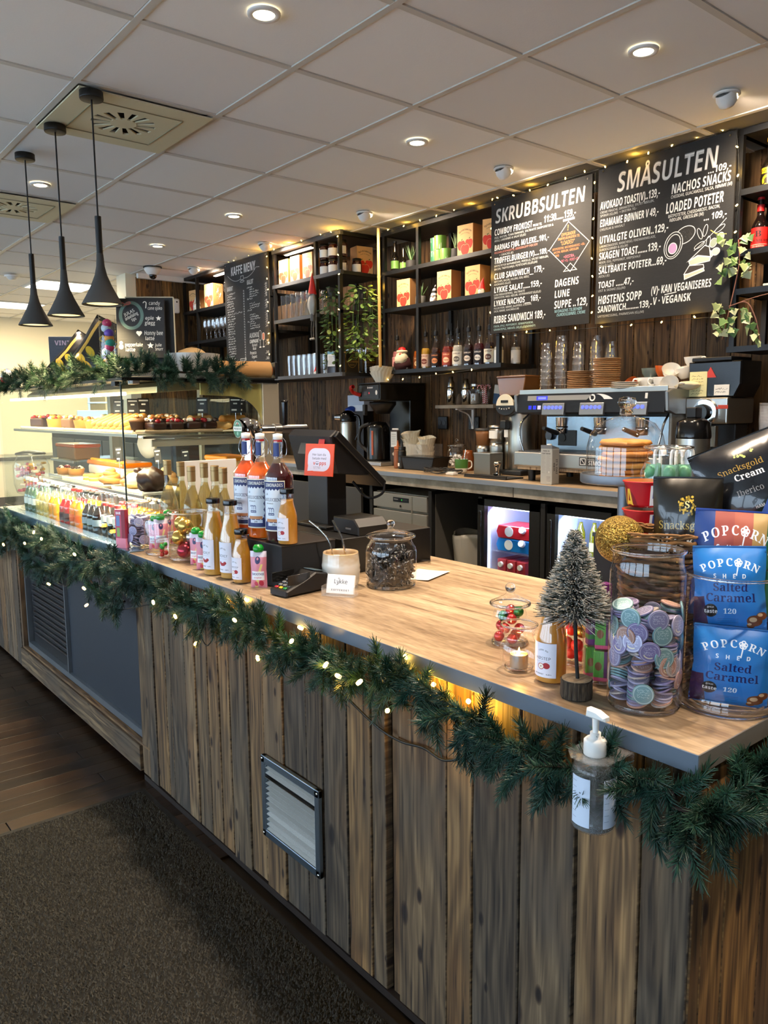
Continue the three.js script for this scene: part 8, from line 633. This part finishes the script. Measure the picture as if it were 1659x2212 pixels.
// right edge rack: bottles and ivy
{ bottle('beer_bottle', 'black beer bottle with a yellow label at the top right edge', 'bottle', [-1.8, 2.479, -3.78], face(-1.8, -3.78, -0.2), { r: 0.033, h: 0.235, rn: 0.0125, hb: 0.11, hs: 0.165, glass: phy(0x14100a, 0.1, { clearcoat: 1 }), cap: std(0xc8a028, 0.4, 0.4), ch: 0.02, label: pic(canvas(128, 128, (c, w, h) => { fill(c, '#16130c', 0, 0, w, h); fill(c, '#d8b41e', 20, 4, 88, 34); txt(c, 'NØGNE', 64, 22, 24, '#16130c'); disc(c, '#d8b41e', 64, 84, 36); disc(c, '#16130c', 64, 84, 20); c.strokeStyle = '#16130c'; c.lineWidth = 9; c.beginPath(); c.moveTo(34, 112); c.lineTo(96, 54); c.stroke(); }), 0.4), lh: 0.09, la: 3, ly: 0.018 });
  const red = pic(canvas(160, 160, (c, w, h) => { fill(c, '#c8201c', 0, 0, w, h); txt(c, 'B', 80, 50, 64, '#1a0c0a', 'bold', 'serif'); txt(c, 'BULMERS', 80, 102, 28, '#2a0f0c', 'bold', 'serif'); fill(c, '#f0c8b0', 10, 128, 140, 4); txt(c, 'RED BERRIES', 80, 144, 14, '#f0c8b0'); }), 0.45); [['left', -1.825, -3.77], ['middle', -1.745, -3.775], ['right', -1.665, -3.78]].forEach(([n, x, z]) => { const b = bottle('cider_bottle', n + ' of three dark bottles with red labels at the right edge', 'bottle', [x, 2.206, z], face(x, z, -0.2), { r: 0.037, h: 0.25, rn: 0.013, hb: 0.115, hs: 0.185, glass: phy(0x140c0a, 0.1, { clearcoat: 1 }), cap: m.red, ch: 0.012, label: red, lh: 0.095, la: 3, ly: 0.02 }); M('neck_label', lab(0.0165, 0.03, 6.2), m.red, b, [0, 0.205, 0]); });
  const ivs = new THREE.Shape(); [[0, 0], [0.35, -0.15], [0.55, 0.1], [0.95, 0.25], [0.6, 0.5], [0.45, 0.75], [0, 1.25], [-0.45, 0.75], [-0.6, 0.5], [-0.95, 0.25], [-0.55, 0.1], [-0.35, -0.15]].forEach(([x, y], i) => (i ? ivs.lineTo(x, y) : ivs.moveTo(x, y))); const ig = warp(strip(new THREE.ExtrudeGeometry(ivs, { depth: 0.03, bevelEnabled: false, curveSegments: 2 })), (v) => { v.z += 0.25 * Math.abs(v.x) - 0.12 * v.y * v.y; }), vm = [0x6c8a48, 0xa8b478, 0x4a6a34, 0xc8c896].map((c) => std(c, 0.5)); const v = T('ivy', 'variegated ivy trailing down the left post of the right edge rack', 'plant', [-1.86, 2.26, -3.64]); M('vine', join(tube([[0, 0, 0], [0.02, -0.1, 0.02], [0.0, -0.2, 0.01], [-0.02, -0.33, 0.02], [-0.05, -0.45, 0.01]], 0.003, 30, 5), tube([[-0.02, -0.3, 0.02], [0.06, -0.29, 0.02], [0.11, -0.36, 0.03], [0.14, -0.47, 0.03]], 0.003, 24, 5), tube([[-0.02, -0.3, 0.02], [0.1, -0.27, 0.01], [0.25, -0.25, 0.0]], 0.0025, 16, 5)), std(0x7a5040, 0.8), v);
  const pos = []; for (let i = 0; i < 27; i++) pos.push([rr(-0.07, 0.08), -rr(-0.03, 0.19), rr(0, 0.05)]); for (let i = 0; i < 17; i++) pos.push([rr(-0.08, 0.03), -rr(0.26, 0.42), rr(0, 0.05)]); for (let i = 0; i < 10; i++) pos.push([0.06 + i * 0.009 + rr(-0.02, 0.02), -0.32 - i * 0.017, 0.03 + rr(0, 0.02)]); pos.forEach((p, i) => { const l = M('leaf', ig, vm[i % 4], v, p); l.scale.setScalar(rr(0.022, 0.034)); l.rotation.set(rr(-0.6, 0.3), rr(-0.8, 0.9), PI + rr(-0.8, 0.8)); }); one('book', 'pale book lying on the lower shelf of the right edge rack', 'book', bx(0.2, 0.03, 0.14, 0.003), m.cream, [-1.68, 2.031, -3.8]); }
// ---------- fir garlands ----------
function garland(label, pts, n, L0, L1, per, spread, mA, droop = 0.15, seedv = 3, yk = 1) {
  seed = seedv * 7919; const g = T('fir_garland', label, 'garland', pts[0]); const c = new THREE.CatmullRomCurve3(pts.map((p) => V3(p[0] - pts[0][0], p[1] - pts[0][1], p[2] - pts[0][2])), false, 'catmullrom', 0.4); M('core', new THREE.TubeGeometry(c, pts.length * 10, 0.005, 5), m.twig, g);
  const cone = lift(new THREE.CylinderGeometry(0.0004, 0.0013, 1, 3, 1), 0, 0.5), N = n * per, im = new THREE.InstancedMesh(cone, mA, N), o = new THREE.Object3D(), col = new THREE.Color(), up = V3(0, 1, 0), tw = []; let k = 0;
  for (let i = 0; i < n; i++) { const p = c.getPointAt((i + rnd()) / n), t = c.getTangentAt((i + 0.5) / n), L = rr(L0, L1), a = rnd() * 6.28; let d = V3(Math.cos(a) * spread[0], Math.sin(a) * spread[1] - droop, Math.abs(rr(-0.2, 1)) * spread[2]).add(t.clone().multiplyScalar(rr(-0.9, 0.9))).normalize(); if (spread[3]) d = V3(Math.abs(rr(-0.2, 1)) * spread[2], Math.sin(a) * spread[1] - droop, Math.cos(a) * spread[0] + rr(-0.8, 0.8)).normalize(); const e = p.clone().addScaledVector(d, L); e.y -= L * L * 0.8; tw.push(new THREE.TubeGeometry(new THREE.QuadraticBezierCurve3(p, p.clone().addScaledVector(d, L * 0.5), e), 3, 0.0016, 3)); const s1 = V3().crossVectors(d, Math.abs(d.y) > 0.9 ? V3(1, 0, 0) : up).normalize(), s2 = V3().crossVectors(d, s1); const tone = rr(0.6, 1.25), warm = rnd();
    for (let j = 0; j < per; j++) { const q = 0.04 + 0.96 * (j + rnd()) / per, b = p.clone().lerp(e, q), ang = j * 2.4 + rr(-0.3, 0.3), lean = rr(0.55, 1.0) * (q > 0.93 ? 0.35 : 1), dir = d.clone().addScaledVector(s1, Math.cos(ang) * lean * 1.3).addScaledVector(s2, Math.sin(ang) * lean * 1.3).normalize(); o.position.copy(b); o.quaternion.setFromUnitVectors(up, dir); const nl = rr(0.016, 0.029); o.scale.set(1, nl, 1); o.updateMatrix(); im.setMatrixAt(k, o.matrix); const f = tone * rr(0.75, 1.2); col.setRGB((0.009 + 0.013 * warm) * f, (0.05 + 0.012 * warm) * f, 0.036 * f); im.setColorAt(k++, col); } }
  M('twigs', join(tw), m.twig, g); im.name = 'needles'; im.userData = { kind: 'stuff' }; g.add(im); return g; }
const nm = std(0xffffff, 0.34), nmTop = std(0xd8ffb0, 0.65);
const wave = (x0, x1, y, z, amp, n, ph = 0) => Array.from({ length: n + 1 }, (_, i) => [x0 + (x1 - x0) * i / n, y + amp * Math.sin(i * 1.1 + ph), z + 0.008 * Math.sin(i * 1.7)]);
garland('thick green fir garland along the bar edge, the long front strand', wave(-2.95, -0.62, 0.872, -1.092, 0.018, 18), 330, 0.05, 0.108, 115, [0.75, 0.8, 0.5], nm, 0.2, 3);
garland('green fir garland along the refrigerated end of the bar, upper strand', wave(-5.6, -2.85, 0.885, -1.095, 0.025, 20), 270, 0.05, 0.105, 100, [0.75, 0.75, 0.45], nm, 0.15, 5); garland('green fir garland along the refrigerated end of the bar, lower hanging strand', wave(-5.6, -2.95, 0.775, -1.1, 0.05, 16, 1), 200, 0.05, 0.1, 100, [0.8, 0.8, 0.45], nm, 0.2, 6);
garland('green fir garland turning the corner onto the end of the bar', [[-0.62, 0.865, -1.09], [-0.575, 0.87, -1.105], [-0.572, 0.885, -1.2], [-0.575, 0.88, -1.35], [-0.572, 0.89, -1.5], [-0.575, 0.88, -1.75]], 150, 0.05, 0.105, 120, [0.75, 0.8, 0.55, 1], nm, 0.22, 8);
garland('fir garland lying along the front top edge of the display case', [[-5.4, 1.67, -1.2], [-4.9, 1.662, -1.21], [-4.4, 1.67, -1.22], [-3.9, 1.66, -1.21], [-3.5, 1.668, -1.22], [-3.14, 1.66, -1.23]], 200, 0.05, 0.1, 80, [0.8, 0.62, 0.7], nmTop, -0.12, 9); garland('fir garland along the right top edge of the display case before the silver bowl', [[-3.12, 1.655, -1.22], [-3.1, 1.66, -1.35], [-3.09, 1.655, -1.5], [-3.1, 1.66, -1.72]], 60, 0.05, 0.095, 100, [0.8, 0.75, 0.6, 1], nm, -0.1, 11);
{ const s = T('string_lights', 'warm string lights with black cable woven through the bar garland', 'string lights', [-2.3, 0.85, -1.06]); const B = [[-4.628, 0.817], [-4.47, 0.799], [-4.049, 0.86], [-3.877, 0.935], [-3.758, 0.918], [-3.293, 0.91], [-3.688, 0.717], [-3.197, 0.782], [-3.181, 0.715], [-2.552, 0.841], [-2.375, 0.827], [-2.231, 0.769], [-2.147, 0.903], [-2.026, 0.936], [-1.968, 0.899], [-1.842, 0.817], [-1.734, 0.913], [-1.666, 0.906], [-1.514, 0.881], [-1.461, 0.867], [-1.38, 0.874], [-1.298, 0.938], [-1.278, 0.837], [-1.208, 0.899], [-1.101, 0.892], [-1.059, 0.887]]; const hid = new Set([12, 13, 16, 21, 23, 24, 25]); const bg = lathe([[0.0001, 0.01], [0.004, 0.008], [0.0055, 0.001], [0.004, -0.007], [0.0001, -0.008]], 10), pts = [];
  B.forEach(([x, y], i) => { const z = hid.has(i) ? -1.118 : x < -3 ? -1.02 : -1.045; M('bulb', bg, m.bulb, s, [x + 2.3, y - 0.85, z + 1.06], [rr(-1, 1), 0, rr(-1, 1)]); const l = new THREE.PointLight(FAIRY, hid.has(i) ? 0.06 : 0.011, 0, 2); l.position.set(x, y, z + (hid.has(i) ? 0 : 0.012)); l.shadow.radius = 0.5; scene.add(l); }); M('cable', join(tube([...B].sort((a, b) => a[0] - b[0]).map(([x, y], i) => [x + 2.3, y - 0.85 - 0.015, -0.045 + (i % 2) * 0.02]), 0.0022, 220, 5), tube([[-1.51, 0.79, -1.1], [-1.425, 0.727, -1.135], [-1.338, 0.72, -1.135], [-1.257, 0.731, -1.135], [-1.196, 0.725, -1.135], [-1.124, 0.755, -1.135], [-1.032, 0.796, -1.11]].map(([x, y, z]) => [x + 2.3, y - 0.85, z + 1.06]), 0.0032, 40, 6), tube([[-2.24, 0.86, -1.06], [-2.236, 0.81, -1.062], [-2.231, 0.775, -1.06]].map(([x, y, z]) => [x + 2.3, y - 0.85, z + 1.06]), 0.0025, 10, 5)), m.cable, s); }
// ---------- hanging lamps ----------
[[-3.248, -1.177, 'nearest and largest of the three hanging concrete grey lamps'], [-3.711, -1.177, 'middle of the three hanging concrete grey lamps'], [-4.197, -1.18, 'farthest of the three hanging concrete grey lamps']].forEach(([x, z, lb]) => { const p = T('pendant_lamp', lb, 'pendant lamp', [x, 1.94, z]); M('canopy', lathe([[0.0001, 0.805], [0.045, 0.805], [0.046, 0.78], [0.044, 0.775], [0.0001, 0.775]], 26), m.black, p); M('cord', cyl(0.0035, 0.0035, 0.45, 8), m.black, p, [0, 0.33, 0]); M('stem', cyl(0.0125, 0.0125, 0.15, 18), m.black, p, [0, 0.184, 0]); M('lamp_shade', lathe([[0.0125, 0.19], [0.0135, 0.185], [0.0165, 0.14], [0.024, 0.105], [0.04, 0.065], [0.064, 0.018], [0.079, -0.008], [0.08, -0.012], [0.074, -0.012], [0.06, 0.014], [0.037, 0.058], [0.02, 0.1]], 36), std(0x4a4845, 0.85), p); M('diffuser', lathe([[0.0001, -0.006], [0.062, -0.006], [0.066, -0.002], [0.0001, -0.002]], 30), std(0xffffff, 0.5, 0, { emissive: 0xffdf9a, emissiveIntensity: 1.6 }), p); M('bulb', lathe([[0.0001, 0.0], [0.024, 0.002], [0.032, 0.018], [0.022, 0.04], [0.0001, 0.05]], 20), std(0xffffff, 0.4, 0, { emissive: 0xffdf9a, emissiveIntensity: 5 }), p); const s = new THREE.SpotLight(0xffe0a8, 3.5, 4, 1.05, 0.6, 2); s.position.set(x, 1.926, z); s.target.position.set(x, 0, z); s.shadow.radius = 2; scene.add(s, s.target); });
// ---------- small fittings ----------
{ const d = T('dome_camera', 'white dome security camera with a dark lens on the ceiling', 'camera', [-6.79, 2.745, -2.92]); M('housing', lathe([[0.0001, 0.012], [0.07, 0.012], [0.072, -0.01], [0.05, -0.045], [0.03, -0.055], [0.0001, -0.055]], 28), m.white, d); M('mount', cyl(0.08, 0.08, 0.008, 28), m.black, d, [0, 0.008, 0]); M('dome', lift(new THREE.SphereGeometry(0.034, 22, 16), 0, -0.056), m.blackGloss, d);
  const a = T('motion_sensor', 'white rounded wall sensor on the golden boards', 'sensor', [-7.21, 2.5, -3.32], PI / 2); M('housing', bc(0.07, 0.14, 0.04, 0.018), m.white, a); M('lens', lift(new THREE.CylinderGeometry(0.008, 0.008, 0.004, 14).rotateX(PI / 2), 0, 0.035, 0.02), m.black, a);
  const k = T('smoke_detector', 'pale smoke detector on the far ceiling at the left edge', 'detector', [-7.9, 2.735, -2.04]); M('base', cyl(0.065, 0.065, 0.015, 24), m.white, k); M('body', lathe([[0.0001, -0.025], [0.03, -0.024], [0.05, 0]], 22), m.white, k); }
scene.traverse((o) => { if (o.isMesh) { o.castShadow = true; o.receiveShadow = true; } if (o.isSpotLight || o.isPointLight || o.isDirectionalLight) o.castShadow = true; });
renderer.render(scene, camera);
